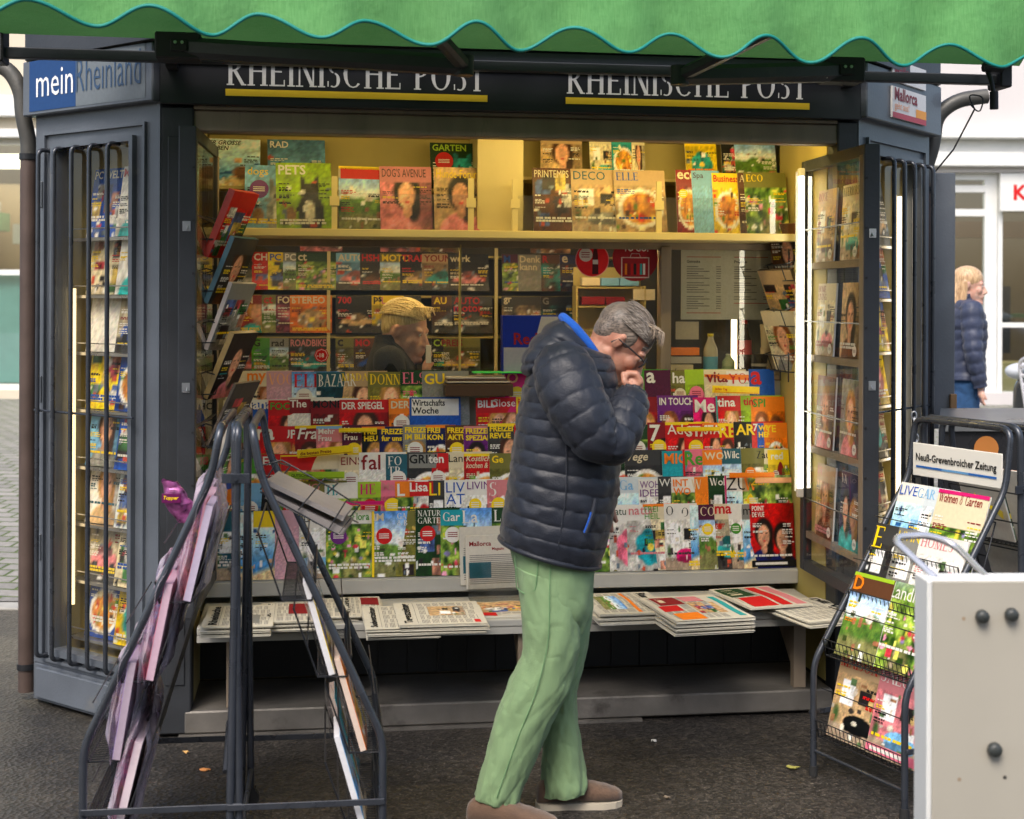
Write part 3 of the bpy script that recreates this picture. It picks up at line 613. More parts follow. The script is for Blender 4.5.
# facades behind the photographer, reflected in the glass and closing the street
t = building('street_building', 'ochre street house standing behind the photographer', -9, 9, -14, [(2, 1, 4, 3), (7, 1, 9, 3), (12, 1, 14, 3)], 0, 8, 'facade')
for a in (2, 7, 12): winframe(t, a, 1, a + 2, 3, y=.1)

# ------------------------------------------------------------------ kiosk
K = thing('newspaper_kiosk', 'grey octagonal newspaper kiosk with black sign and open front full of magazines', 'kiosk', mtx=KM)
XL, XR = -1.401, 1.39; OL, OR_ = -1.275, 1.30; CW = .79
c45 = math.sqrt(.5)
def local(o, m): o.matrix_local = m; return o
CLm = Matrix.Translation((XL - CW * c45, CW * c45, 0)) @ Matrix.Rotation(R(-45), 4, 'Z')
CRm = Matrix.Translation((XR, 0, 0)) @ Matrix.Rotation(R(45), 4, 'Z')
# front pilasters
for x0, x1 in ((XL, OL), (OR_, XR)):
    g = G(); g.box((x0 + .002, 0, .012), (x1, .12, 2.415), .006); g.box((x0 + .03, -.006, .2), (x1 - .025, .0, 2.3), .003); g.obj('pilaster', 'paint_dark', K)
# chamfer walls
def chamfer(mx_, mirror):
    f_ = (lambda a, b: (a, b)) if not mirror else (lambda a, b: (CW - b, CW - a))
    g = G(); wa, wb = f_(.15, .63)
    g.box((0.002, 0, .015), (CW, .05, .17), .006); g.box((.03, -.012, .03), (CW - .03, 0, .155), .004)
    g.box((.002, 0, .173), (wa, .05, 2.44)); g.box((wb, 0, .173), (CW, .05, 2.44)); g.box((wa, 0, .173), (wb, .05, .25)); g.box((wa, 0, 2.29), (wb, .05, 2.44))
    # raised door leaf frame
    fa, fb = f_(.065, .715)
    g.box((fa, -.014, .19), (fa + .012, 0, 2.36)); g.box((fb - .012, -.014, .19), (fb, 0, 2.36)); g.box((fa + .012, -.014, 2.348), (fb - .012, 0, 2.36)); g.box((fa + .012, -.014, .19), (fb - .012, 0, .202))
    ia, ib = wa, wb
    g.box((ia - .022, -.022, .222), (ia, -.001, 2.312)); g.box((ib, -.022, .222), (ib + .022, -.001, 2.312)); g.box((ia, -.022, 2.29), (ib, -.001, 2.312)); g.box((ia, -.022, .222), (ib, -.001, .25))
    for z in (2.05, 1.25, .6): g.box((fa - .012, -.022, z), (fa + .004, -.002, z + .11), .003)
    o = g.obj('side_panel', 'paint', K); local(o, mx_)
    g = G(); g.box((wa, .018, .25), (wb, .024, 2.29)); q = g.obj('glass_pane', 'glass', o)
    for s in (.095, .20, .315, .43, .545):
        s = s if not mirror else CW - s
        g = G(); p = fillet([(s, .0, 2.285), (s, -.055, 2.285), (s, -.055, .215), (s, .0, .215)], .03, 4); g.tube(p, .0095, 10); g.obj('window_bar', 'rackmetal', o)
    g = G(); g.tube([(.06, -.043, 1.22), (CW - .10, -.043, 1.22)], .005, 8); g.obj('cross_bar', 'rackmetal', o)
    # cabinet behind the glass
    g = G(); g.box((wa - .05, .20, .22), (wb + .05, .212, 2.30)); g.box((wa - .05, .052, .22), (wa - .04, .20, 2.30)); g.box((wb + .04, .052, .22), (wb + .05, .20, 2.30)); g.box((wa - .05, .052, .2), (wb + .05, .212, .22)); g.box((wa - .05, .052, 2.30), (wb + .05, .212, 2.32))
    g.obj('cabinet', 'khaki', o)
    for k in range(8):
        z = .27 + k * .235; g = G(); g.box((wa - .038, .09, z), (wb + .038, .198, z + .012)); g.tube([(wa - .038, .085, z + .05), (wb + .038, .085, z + .05)], .003, 6); g.obj('shelf', 'steel', o)
    tl = wa + .02 if not mirror else wb - .03
    for dx in ((0,) if not mirror else (0, -.055)):
        g = G(); g.tube([(tl + dx, .066, .42 if not mirror else .3), (tl + dx, .066, 1.72 if not mirror else 2.15)], .009, 10); g.obj('fluorescent_tube', 'tubewarm' if (not mirror or dx) else 'tube', o)
    return o, q
CLo, _ = chamfer(CLm, False); CRo, _ = chamfer(CRm, True)
# remaining walls of the octagon and the roof
g = G(); yb = CW * c45
pts = [(XL - yb, yb), (XL - yb, yb + 1.15), (XL + .1, 2 * yb + 1.0), (XR - .1, 2 * yb + 1.0), (XR + yb, yb + 1.15), (XR + yb, yb)]
for a, b in zip(pts[:-1], pts[1:]):
    a, b = Vector((*a, 0)), Vector((*b, 0)); d = (b - a).normalized(); n = Vector((d.y, -d.x, 0)) * .05
    v = [a, b, b + n, a + n]; g.add([(p.x, p.y, z) for z in (.02, 2.44) for p in v], [(0, 1, 5, 4), (1, 2, 6, 5), (2, 3, 7, 6), (3, 0, 4, 7), (4, 5, 6, 7)])
g.obj('outer_wall', 'paint', K)
rp = [(XL - .02, -.07), (XR + .02, -.07), (XR + yb + .04, yb - .03), (XR + yb + .04, yb + 1.2), (XR - .1, 2 * yb + 1.06), (XL + .1, 2 * yb + 1.06), (XL - yb - .04, yb + 1.2), (XL - yb - .04, yb - .03)]
g = G(); n = 8
g.add([(x, y, z) for z in (2.66, 2.86) for x, y in rp], [tuple(range(n))[::-1], tuple(range(n, 2 * n))] + [(i, (i + 1) % n, (i + 1) % n + n, i + n) for i in range(n)])
g.obj('roof', 'paint_dark', K)
g = G(); ip = [(XL + .02, .13), (XR - .02, .13), (XR + yb - .08, yb + .1), (XR + yb - .08, yb + 1.1), (XR - .1, 2 * yb + .9), (XL + .1, 2 * yb + .9), (XL - yb + .08, yb + 1.1), (XL - yb + .08, yb + .1)]
g.add([(x, y, z) for z in (2.41, 2.44) for x, y in ip], [tuple(range(n))[::-1], tuple(range(n, 2 * n))] + [(i, (i + 1) % n, (i + 1) % n + n, i + n) for i in range(n)]); g.obj('ceiling', 'khaki', K)
g = G(); g.add([(x, y, .03) for x, y in ip], [tuple(range(n))]); g.obj('inner_floor', 'black', K)
# fascia sign
g = G(); g.box((XL + .0, -.03, 2.42), (XR + .0, .10, 2.655), .004); FS = g.obj('fascia_sign', 'signblack', K)
g = G(); g.box((XL + .05, -.052, 2.578), (XR - .05, -.031, 2.65)); g.obj('trim_rail', 'paint_dark', K)
for xa, xb in ((-1.149, -.156), (.171, 1.158)):
    tot = serif('RHEINISCHE POST')[2][0]; w1, w2 = [serif(q)[2][0] / tot * (xb - xa) for q in ('RHEINISCHE', 'POST')]
    for word, x0_, ww_ in (('RHEINISCHE', xa, w1), ('POST', xb - w2, w2)):
        g = G(); put_text(g, word, x0_, 2.497, ww_, .112, -.0315, lin((.84, .84, .82)), 's'); g.obj('sign_lettering', 'print', FS)
    g = G(); g.box((xa - .005, -.0345, 2.456), (xb + .01, -.030, 2.482)); g.obj('sign_underline', flat('yellow_stripe', (.85, .58, .02)), FS)
# side fascias
def sidefascia(mx_, w0, w1):
    g = G(); g.box((w0, -.045, 2.43), (w1, .05, 2.655), .005); o = g.obj('side_sign', 'paint', K); return local(o, mx_)
a_ = sidefascia(CLm, -.03, CW + .01)
g = G(); g.quad(.02, 2.445, .33, 2.652, -.047, c=lin((.10, .25, .45))); g.quad(.33, 2.445, .76, 2.652, -.0465, c=lin((.42, .45, .47))); put_text(g, 'mein', .07, 2.50, .245, .11, -.049, lin((.9, .9, .9)), 'n'); put_text(g, 'Rheinland', .335, 2.50, .40, .135, -.049, lin((.20, .30, .42)), 'l'); g.obj('sign_lettering', 'print', a_)
b_ = sidefascia(CRm, -.02, CW + .03)
for k, z in enumerate((2.445, 2.60)):
    g = G(); g.box((.22, -.056, z + .01), (.60, -.047, z + (.142 if k == 0 else .10)), c=lin((.86, .85, .84))); 
    put_text(g, 'Mallorca', .24, z + .085 if k == 0 else z + .03, .33, .055, -.058, lin((.50, .08, .16)), 'b', stretch=True)
    if k == 0: put_text(g, 'geht aus!', .24, z + .038, .24, .042, -.058, lin((.90, .60, .40)), 'n'); g.quad(.22, z + .010, .60, z + .034, -.0575, c=lin((.72, .24, .30))); g.quad(.48, z + .034, .60, z + .07, -.0578, c=lin((.93, .62, .22)))
    g.obj('poster', 'print', b_)
# beam under the sign
g = G(); g.box((OL - .06, .012, 2.322), (OR_ + .02, .09, 2.405), .006); g.box((OL, .0, 2.406), (OR_, .03, 2.419)); g.obj('shutter_beam', 'brownmetal', K)
# inner side walls
g = G(); g.box((OL - .012, .12, .1), (OL, .72, 2.41)); g.obj('inner_wall', 'cream', K)
g = G(); g.box((OR_, .12, .1), (OR_ + .012, .72, 2.41)); g.obj('inner_wall', 'khaki', K)
# upper shelf compartment
g = G(); g.box((OL, .45, 1.943), (OR_, .87, 1.976), .003); g.obj('upper_shelf', 'cream', K)
g = G(); g.box((OL, .875, 1.98), (OR_, .89, 2.408)); g.obj('upper_back_panel', 'khaki', K)
g = G(); g.box((OL, .68, 2.155), (-.2, .87, 2.168)); g.box((-.03, .68, 2.215), (OR_, .87, 2.228)); g.obj('upper_ledge', 'cream', K)
g = G(); g.box((-.115, .55, 1.98), (.085, .865, 2.405)); g.obj('upper_post', 'cream', K)
for xa, xb in ((OL + .04, -.735), (-.725, -.15), (.03, .67), (.68, OR_ - .04)):
    g = G(); g.box((xa, .49, 1.978), (xb, .494, 2.13)); pn = g.obj('acrylic_guard', 'acrylic', K)
for x in (-.73, -.15, .04, .675):
    g = G(); g.box((x - .012, .484, 1.978), (x + .012, .50, 2.20)); g.box((x - .02, .478, 2.075), (x + .02, .483, 2.115)); g.obj('guard_clip', 'cream', K)
for xa, xb, es_ in ((OL + .08, -.05, 12), (.02, OR_ - .08, 24)):
    g = G(); g.tube([(xa, .14, 2.368), (xb, .14, 2.368)], .012, 10); g.obj('fluorescent_tube', emis('header_tube', (1, .78, .30), es_), K)
g = G(); g.tube([(1.255, .30, .88), (1.255, .30, 2.215)], .013, 12); g.obj('fluorescent_tube', emis('bright_tube', (1, .92, .70), 7.5), K)
g = G(); g.box((1.24, .285, 2.215), (1.27, .315, 2.25), .004); g.box((1.24, .285, .84), (1.27, .315, .88), .004); g.tube([(1.255, .32, .86), (1.255, .36, .86), (1.255, .36, 2.24), (1.255, .32, 2.24)], .006, 6); g.obj('tube_holder', 'whitecloth', K)
# window to the selling room
WF = G(); y0 = .70
WF.box((OL, y0, 1.318), (OR_, y0 + .05, 1.345), .004); WF.box((OL, y0, 1.912), (OR_, y0 + .05, 1.942)); WF.box((OL, y0 + .003, 1.345), (OL + .03, y0 + .05, 1.925)); WF.box((OR_ - .03, y0 + .003, 1.345), (OR_, y0 + .05, 1.925)); WF.box((.735, y0 - .01, 1.345), (.785, y0 + .06, 1.925), .004)
WFo = WF.obj('service_window', 'brownmetal', K)
for xa, xb, yy in ((OL + .03, -.16, .72), (-.19, .735, .735), (.785, OR_ - .03, .72)):
    g = G(); g.box((xa, yy, 1.346), (xb, yy + .005, 1.924)); g.obj('glass_pane', 'glass', WFo)
g = G(); g.box((-.175, .70, 1.346), (-.168, .74, 1.924)); g.obj('pane_edge', 'khaki', WFo)
# stickers on the glass
g = G(); X1 = kat(438 / 1 - 116 + 0, 356, .715)
c_ = kat(322, 357, .715)
g.disc(c_.x, c_.z, .032, .7165, 8, c=lin(P['red'])); g.disc(c_.x, c_.z, .027, .7160, 8, c=lin(P['white'])); g.disc(c_.x, c_.z, .025, .7155, 8, c=lin(P['red'])); put_text(g, '-18', c_.x - .02, c_.z - .009, .04, .018, .715, lin(P['white']), 'b'); g.obj('sticker', 'print', WFo)
c_ = kat(592, 259, .73); g = G(); g.disc(c_.x, c_.z, .078, .7325, 28, c=lin((.85, .55, .55))); g.disc(c_.x, c_.z, .074, .7322, 28, c=lin((.92, .10, .10))); g.disc(c_.x - .03, c_.z + .022, .031, .7315, 18, c=lin((.88, .84, .80)))
g.prism([(c_.x + .0, c_.z - .065), (c_.x + .028, c_.z - .065), (c_.x + .026, c_.z + .02), (c_.x + .018, c_.z + .068), (c_.x + .010, c_.z + .068), (c_.x + .002, c_.z + .02)], .7312, .7316, c=lin((.30, .03, .03))); g.quad(c_.x + .002, c_.z - .02, c_.x + .026, c_.z + .0, .7308, c=lin((.85, .8, .78)))
for k in range(3): g.quad(c_.x - .05, c_.z + .030 - .01 * k, c_.x - .012, c_.z + .034 - .01 * k, .7308, c=lin((.6, .1, .1)))
g.obj('sticker', 'print', WFo)
c_ = kat(635, 257, .73); g = G(); g.disc(c_.x, c_.z, .105, .7332, 32, c=lin((.62, .07, .11))); put_text(g, 'TO GO!', c_.x - .055, c_.z + .030, .115, .03, .7315, lin((1, .96, .92)), 'b')
w_ = lin((.85, .75, .72))
for a in ((-.065, -.085, -.06, .0), (.06, -.085, .065, .0), (-.065, -.09, .065, -.085), (-.065, .0, .065, .004)): g.quad(c_.x + a[0], c_.z + a[1], c_.x + a[2], c_.z + a[3], .7318, c=w_)
g.tube([(c_.x - .025, .731, c_.z), (c_.x - .018, .731, c_.z + .02), (c_.x + .018, .731, c_.z + .02), (c_.x + .025, .731, c_.z)], .0015, 5, c=w_)
for k, cc in enumerate(('orange', 'dred', 'red', 'black', 'red', 'teal', 'white')): g.quad(c_.x - .048 + k * .014, c_.z - .075, c_.x - .038 + k * .014, c_.z - .025, .7316, c=lin(P[cc]))
g.obj('sticker', 'print', WFo)
# sloping display
ROWZ = [.505 + .116 * j for j in range(6)]; ROWY = [.462 + .034 * j for j in range(6)]
g = G()
for j in range(6):
    g.box((OL, ROWY[j] - .004, ROWZ[j] - .012), (OR_, ROWY[j] + .038, ROWZ[j])); g.box((OL, ROWY[j] + .0385, ROWZ[j]), (OR_, ROWY[j] + .042, ROWZ[j] + .03))
g.obj('sloping_rack', 'ledge', K)
g = G(); g.box((OL, .70, .1), (OR_, .716, 1.316)); g.obj('inner_back_board', 'ledge', K)
g = G(); g.box((OL, .445, .44), (OR_, .468, .500), .003); g.obj('display_lip', 'ledge', K)
# newspaper counter
g = G(); g.box((OL + .02, .0, .388), (OR_ - .02, .445, .418), .004); g.box((OL + .02, .002, .36), (OR_ - .02, .016, .387)); g.obj('counter', 'ledge', K)
for x in (-1.12, .02, 1.16):
    g = G(); g.box((x - .025, .03, .1), (x + .025, .07, .385)); g.add([(x - .012, .07, .385), (x + .012, .07, .385), (x + .012, .36, .385), (x - .012, .36, .385), (x - .012, .07, .15), (x + .012, .07, .15)], [(0, 1, 2, 3), (0, 3, 4), (1, 5, 2), (0, 4, 5, 1), (3, 2, 5, 4)]); g.obj('bracket', 'brownmetal', K)
g = G(); x = OL
while x < OR_ - .01:
    g.box((x, .44, .105), (x + .11, .452, .386)); g.box((x + .11, .432, .105), (x + .125, .452, .386)); x += .125
g.obj('recess_panel', 'black', K)  # black finish puts the shade under the counter into the colour
g = G(); g.box((XL + .10, -.004, .012), (XR - .10, .44, .098), .006); g.obj('base_step', 'steelstep', K)
g = G(); g.box((XL + .06, .05, .0), (XR - .06, .9, .012)); g.box((XL + .08, -.02, 0), (XR - .9, .02, .01)); g.obj('plinth', 'steelstep', K)
# rear rack wall in the selling room
g = G(); g.box((XL, 1.72, .05), (XR, 1.74, 2.4)); g.obj('rear_wall', mat('rear_wall_brown', (.10, .085, .05), .7), K)
RR = []
for z in (1.30, 1.50, 1.70, 1.90, 2.1):
    g = G(); g.box((XL, 1.50, z - .012), (.72, 1.71, z)); g.obj('rear_shelf', 'khaki', K)
for x in (-.74, .09):
    g = G(); g.box((x - .008, 1.475, .3), (x + .008, 1.495, 2.35)); g.obj('rear_upright', 'cream', K)
g = G(); g.tube([(-1.2, .82, 1.937), (.7, .82, 1.937)], .012, 10); g.obj('fluorescent_tube', emis('room_tube_glow', (1, .78, .42), 16), K)
# doors folded open
def door(A, B, z0, z1, th, side):
    """A far inner corner, B near corner; local x from A to B, front -y"""
    a, b = Vector((*A, 0)), Vector((*B, 0)); d = b - a; W = d.length
    m = Matrix.Translation(a) @ Matrix.Rotation(math.atan2(d.y, d.x), 4, 'Z'); m = m.copy()
    g = G(); fw = .045
    g.box((0, 0, z0), (fw, th, z1), .003); g.box((W - fw, 0, z0), (W, th, z1), .003); g.box((fw, .002, z0), (W - fw, th - .002, z0 + fw)); g.box((fw, .002, z1 - fw), (W - fw, th - .002, z1))
    o = g.obj('open_door', 'paint_dark', K); o.matrix_local = KI @ m
    g = G(); g.box((W - fw + .0, -.003, z0 + .04), (W - .004, -.0005, z1 - .04)); g.obj('edge_strip', 'brownmetal', o)
    g = G(); g.box((fw, .008, z0 + fw), (W - fw, .011, z1 - fw)); g.obj('glass_pane', 'doorglass', o)
    g = G(); g.box((fw, th - .011, z0 + fw), (W - fw, th - .008, z1 - fw)); g.obj('glass_pane', 'doorglass', o)
    for z in (.70, 1.07, 1.455, 1.845): 
        g = G(); g.box((fw, .012, z - .03), (W - fw, th - .012, z - .002)); g.obj('shelf_bar', 'brownmetal', o)
        g = G(); g.tube([(fw, .004, z + .14), (W - fw, .004, z + .14)], .003, 6); g.obj('retaining_wire', 'wire', o)
    ex = W if side > 0 else 0
    for z in (1.94, 1.36):
        g = G(); g.box((ex, th * .3, z - .018), (ex + .004 * side, th * .75, z + .018), .001); g.tube([(ex + .002 * side, th * .45, z), (ex + .014 * side, th * .45, z - .012)], .003, 6); g.obj('latch', 'steel', o)
    g = G(); 
    for k in range(9): z = z0 + .1 + k * .19; g.tube([(ex, th * .12, z), (ex + .005 * side, th * .12, z)], .005, 8)
    g.obj('rivets', 'black', o)
    return m, o, W
DRm, DRo, DRW = door((1.245, 6.13), (1.337, 5.40), .53, 2.28, .062, 1)
DLm, DLo, DLW = door((-1.165 + .03, 5.10), (-1.205, 5.83), .53, 2.30, .062, -1)
# side shutter leaf at the right corner
a = at(936, 172, 6.55); 
g = G(); p0 = Vector((1.955, 6.52, 0)); 
g.box((0, 0, 1.10), (.10, .02, 2.27), .003); g.box((.0, -.006, 1.15), (.004, 0, 2.2)); o = g.obj('shutter_leaf', 'paint', K); o.matrix_local = KI @ Matrix.Translation((1.925, 6.50, 0))
g = G(); g.box((.075, -.02, 1.19), (.105, -.002, 1.26), .003); g.obj('hinge', mat('rusty_hinge', (.25, .15, .07), .7, .3), o)
# drain pipes
def downpipe(pts_upper, pts_low, r, label, clampz):
    t = thing('drain_pipe', label, 'drain pipe', (pts_low[0][0], pts_low[0][1], 0)); L_ = Vector(t.location)
    g = G(); g.tube(fillet(pts_upper, .09, 5), r, 14); 
    for p in pts_upper[1:-1]: pass
    g.obj('pipe_bend', 'pipegrey', t, loc=L_)
    g = G(); g.tube(pts_low, r * 1.02, 14); g.obj('pipe_shaft', 'pipe', t, loc=L_)
    for z in clampz:
        g = G(); p = pts_low[0]; g.tube([(p[0], p[1], z - .012), (p[0], p[1], z + .012)], r * 1.18, 14); g.box((p[0] + r, p[1] - .01, z - .008), (p[0] + r + .05, p[1] + .01, z + .008)); g.obj('pipe_clamp', 'wire', t, loc=L_)
Yp = 5.95
A = [at(x, y, Yp) for x, y in ((-14, 66), (8, 74), (20, 96), (21, 118), (29, 146), (29, 162))]
low = [at(29, 160, Yp), at(28, 680, Yp)]; low[0].x = low[1].x = (low[0].x + low[1].x) / 2; low[1].z = .035
A[-1] = Vector((low[0].x, Yp, low[0].z)); A[-2].x = low[0].x
downpipe(A, low, .033, 'brown drain pipe left of the kiosk ending above the mossy asphalt', (2.27, .14))
g = G()
Yp = 6.6
A = [at(x, y, Yp) for x, y in ((985, 92), (955, 96), (934, 112), (932, 140), (924, 165), (924, 185))]
low = [at(924, 180, Yp), Vector((0, Yp, gz(Yp)))]; low[1].x = low[0].x; A[-1].x = low[0].x
downpipe(A, low, .035, 'drain pipe right of the kiosk curving away under the awning bar', (2.2, 1.2))
g = G(); a0 = at(973, 105, 5.65); a1 = at(934, 168, 6.5); g.tube([a0, (a0 + a1) / 2 + Vector((0, 0, -.03)), a1], .004, 6); g.tube(fillet([a0, a0 + Vector((-.03, 0, .06)), a0 + Vector((.04, 0, .05)), a0 + Vector((.02, 0, -.02)), a0 + Vector((-.02, 0, .02))], .03), .003, 6)
tag(g.obj('hanging_cable', 'wire', loc=a0), 'thin dark cable hanging from the awning bar to the right drain pipe', 'cable')

# ------------------------------------------------------------------ awning
AW = thing('awning', 'green fabric awning with scalloped valance and teal trim over the kiosk', 'awning', mtx=KM)
def fabric_mat():
    m, nt, p = newmat('green_awning_fabric'); L = nt.links.new; tc = N(nt, 'ShaderNodeTexCoord')
    wv = N(nt, 'ShaderNodeTexNoise', Scale=260.0); mp = N(nt, 'ShaderNodeMapping'); mp.inputs['Scale'].default_value = (1, 1, .08); L(tc.outputs['Object'], mp.inputs[0]); L(mp.outputs[0], wv.inputs[0])
    nz = N(nt, 'ShaderNodeTexNoise', Scale=3.5, Detail=8.0); L(tc.outputs['Object'], nz.inputs[0])
    r = N(nt, 'ShaderNodeValToRGB'); r.color_ramp.elements[0].position = .25; r.color_ramp.elements[0].color = (.085, .30, .08, 1); r.color_ramp.elements[1].position = .75; r.color_ramp.elements[1].color = (.165, .44, .145, 1); 
    a = N(nt, 'ShaderNodeMath', operation='MULTIPLY_ADD'); a.inputs[1].default_value = .6; L(wv.outputs['Fac'], a.inputs[0]); sb = N(nt, 'ShaderNodeMath', operation='MULTIPLY'); sb.inputs[1].default_value = .4; L(nz.outputs['Fac'], sb.inputs[0]); L(sb.outputs[0], a.inputs[2]); L(a.outputs[0], r.inputs[0])
    bgn_ = N(nt, 'ShaderNodeTexNoise', Scale=1.3, Detail=5.0); L(tc.outputs['Object'], bgn_.inputs[0]); sr = N(nt, 'ShaderNodeMapRange'); sr.inputs['From Min'].default_value = .3; sr.inputs['From Max'].default_value = .7; sr.inputs['To Min'].default_value = .72; sr.inputs['To Max'].default_value = 1.15; L(bgn_.outputs['Fac'], sr.inputs[0]); sv = N(nt, 'ShaderNodeVectorMath', operation='SCALE'); L(r.outputs[0], sv.inputs[0]); L(sr.outputs[0], sv.inputs['Scale'])  # broad lighter and darker folds put into the cloth colour
    L(sv.outputs[0], p.inputs['Base Color']); p.inputs['Roughness'].default_value = .8
    out = nt.nodes['Material Output']; tl = N(nt, 'ShaderNodeBsdfTranslucent'); L(r.outputs[0], tl.inputs[0]); mx = N(nt, 'ShaderNodeMixShader'); mx.inputs[0].default_value = .14; L(p.outputs[0], mx.inputs[1]); L(tl.outputs[0], mx.inputs[2]); L(mx.outputs[0], out.inputs[0])
    b = N(nt, 'ShaderNodeBump', Strength=.7, Distance=.04); L(nz.outputs['Fac'], b.inputs['Height']); b2 = N(nt, 'ShaderNodeBump', Strength=.3, Distance=.002); L(wv.outputs['Fac'], b2.inputs['Height']); L(b.outputs[0], b2.inputs['Normal']); L(b2.outputs[0], p.inputs['Normal'])
    return m
M['fabric'] = fabric_mat()
# valance line: scallop troughs and peaks along the front bar
D0, D1 = Vector((-1.50, 3.87, 0)), Vector((1.86, 4.74, 0)); dirv = (D1 - D0); LEN = dirv.length; dirv.normalize(); VM = Matrix.Translation(D0) @ Matrix.Rotation(math.atan2(dirv.y, dirv.x), 4, 'Z')
def val_s(px):                       # distance along the bar whose pixel column is px
    lo, hi = -1, 5
    for _ in range(40):
        mi = (lo + hi) / 2; q = D0 + dirv * mi
        if 512 + F * q.x / q.y < px: lo = mi
        else: hi = mi
    return lo
keys = [(-60, 30), (-20, 10 + 8), (28, 1), (96, 25), (148, 6), (210, 34), (258, 12), (320, 38), (366, 20), (430, 45), (474, 23), (518, 50), (572, 28), (625, 53), (672, 33), (720, 58), (765, 36), (812, 62), (857, 39), (903, 65), (950, 44), (997, 67), (1045, 50), (1090, 70)]
ks = []
for px, py in keys:
    s = val_s(px); q = D0 + dirv * s; z = EYE + (PYH + (px - 512) * math.tan(ROLL) - py) * q.y / F; ks.append((s, z))
def edge(s):
    for (a, za), (b, zb) in zip(ks[:-1], ks[1:]):
        if a <= s <= b: t = (s - a) / (b - a); return za + (zb - za) * (.5 - .5 * math.cos(math.pi * t))
    return ks[0][1] if s < ks[0][0] else ks[-1][1]
s0, s1 = ks[0][0], ks[-1][0]; TOPZ = 2.78
def vfn(u, v):
    s = s0 + (s1 - s0) * u; z = edge(s) * (1 - v) + TOPZ * v
    return (s, -.020 * math.sin(s * 14.5) * (1 - v) - .008 * math.sin(s * 3.1 + 2) - .004 * math.sin(s * 41 + z * 9) * (1 - v) - .006 * math.sin(s * 5 + 1), z)
g = G(); g.grid(vfn, 14, 420, sm=True); o = g.obj('valance', 'fabric', AW); o.matrix_local = KI @ VM
g = G(); g.tube([Vector(vfn(i / 420, 0)) for i in range(421)], .0058, 6); q = g.obj('teal_trim', flat('teal_piping', (.0, .21, .18), .6), o)
g = G(); g.tube([(s0, -.0, TOPZ), (s1, -.0, TOPZ)], .022, 10); q = g.obj('front_bar', 'paint_dark', AW); q.matrix_local = KI @ VM
# canopy from the front bar back to the roller
bl, br = KM @ Vector((-1.95, -.19, 2.64)), KM @ Vector((1.99, -.19, 2.63)); fl, fr = VM @ Vector((s0, 0, TOPZ)), VM @ Vector((s1, 0, TOPZ))
def cfn(u, v):
    a = fl.lerp(fr, u); b = bl.lerp(br, u); p = a.lerp(b, v); p.z += .03 * math.sin(math.pi * v) + .006 * math.sin(u * 60) * math.sin(math.pi * v); return KI @ p
g = G(); g.grid(cfn, 16, 60, sm=True); g.obj('canopy', 'fabric', AW)
g = G(); g.tube([(-1.95, -.11, 2.70), (1.99, -.11, 2.70)], .04, 12); g.obj('roller', 'paint_dark', AW)
tl, tr = kat(4, 53, -.14), kat(992, 84, -.14); zz = (tl.z + tr.z) / 2 + .008
g = G(); g.box((tl.x - .05, -.16, zz - .02), (tr.x + .03, -.12, zz + .02), .004); TB = g.obj('torsion_bar', 'paint_dark', AW)
def arm(ps, pe, pf, nm='folding_arm'):
    g = G()
    for a, b, r0 in ((ps, pe, .042), (pe, pf, .026)):
        a, b = Vector(a), Vector(b); d = (b - a).normalized(); u = d.cross(Vector((0, 0, 1))).normalized(); w_ = u.cross(d)
        c8 = [(r0 * x, r0 * .9 * y) for x, y in ((-1, -.5), (-.5, -1), (.5, -1), (1, -.5), (1, .5), (.5, 1), (-.5, 1), (-1, .5))]
        v = [a + u * x + w_ * y for x, y in c8] + [b + u * x * .9 + w_ * y * .9 for x, y in c8]
        g.add(v, [(i, (i + 1) % 8, (i + 1) % 8 + 8, i + 8) for i in range(8)] + [tuple(range(8))[::-1], tuple(range(8, 16))])
    g.tube([Vector(pe) + Vector((0, 0, -.035)), Vector(pe) + Vector((0, 0, .035))], .034, 14)
    o = g.obj(nm, 'paint_dark', AW)
    g = G(); c = Vector(ps); g.box(c - Vector((.085, .05, .045)), c + Vector((.075, .05, .05)), .006); g.box(c + Vector((-.03, -.062, -.02)), c + Vector((.03, -.051, .02)), .003); g.obj('arm_joint', 'black', o)
    g = G(); [g.tube([c + Vector((dx, -.063, .01)), c + Vector((dx, -.068, .01))], .006, 8) for dx in (-.012, .012)]; g.obj('bolt', 'steel', o)
def kp(px, py, Y): return KI @ at(px, py, Y)
arm(kp(178, 51, 5.10), kp(462, 66, 4.93), KI @ (VM @ Vector((val_s(352), .03, 2.73))))
arm(kp(840, 69, 5.44), kp(678, 74, 5.10), KI @ (VM @ Vector((val_s(885), .03, 2.73))))
g = G(); a = kp(818, 72, 5.36); g.box(a - Vector((.03, .002, .012)), a + Vector((.03, .002, .012))); g.obj('type_plate', 'white', TB)
g = G(); e = Vector((tr.x, -.14, zz)); g.box(e + Vector((-.0, -.06, -.035)), e + Vector((.05, .06, .10)), .006); g.tube(fillet([e + Vector((-.06, -.06, .03)), e + Vector((-.055, -.09, -.02)), e + Vector((-.045, -.09, -.08))], .02), .009, 8); g.tube([e + Vector((-.045, -.09, -.06)), e + Vector((-.044, -.09, -.13))], .017, 10); g.tube([e + Vector((-.08, -.07, .04)), e + Vector((-.0, -.07, .04))], .02, 8); g.obj('crank_gear', 'black', TB)
g = G(); e = Vector((tl.x, -.14, zz)); g.box(e + Vector((-.06, -.06, -.04)), e + Vector((.0, .06, .12)), .006); g.obj('end_bracket', 'black', TB)
for x in (-1.35, 1.32):
    g = G(); g.box((x - .02, -.12, zz - .03), (x + .02, -.03, zz + .04)); g.obj('wall_bracket', 'black', TB)
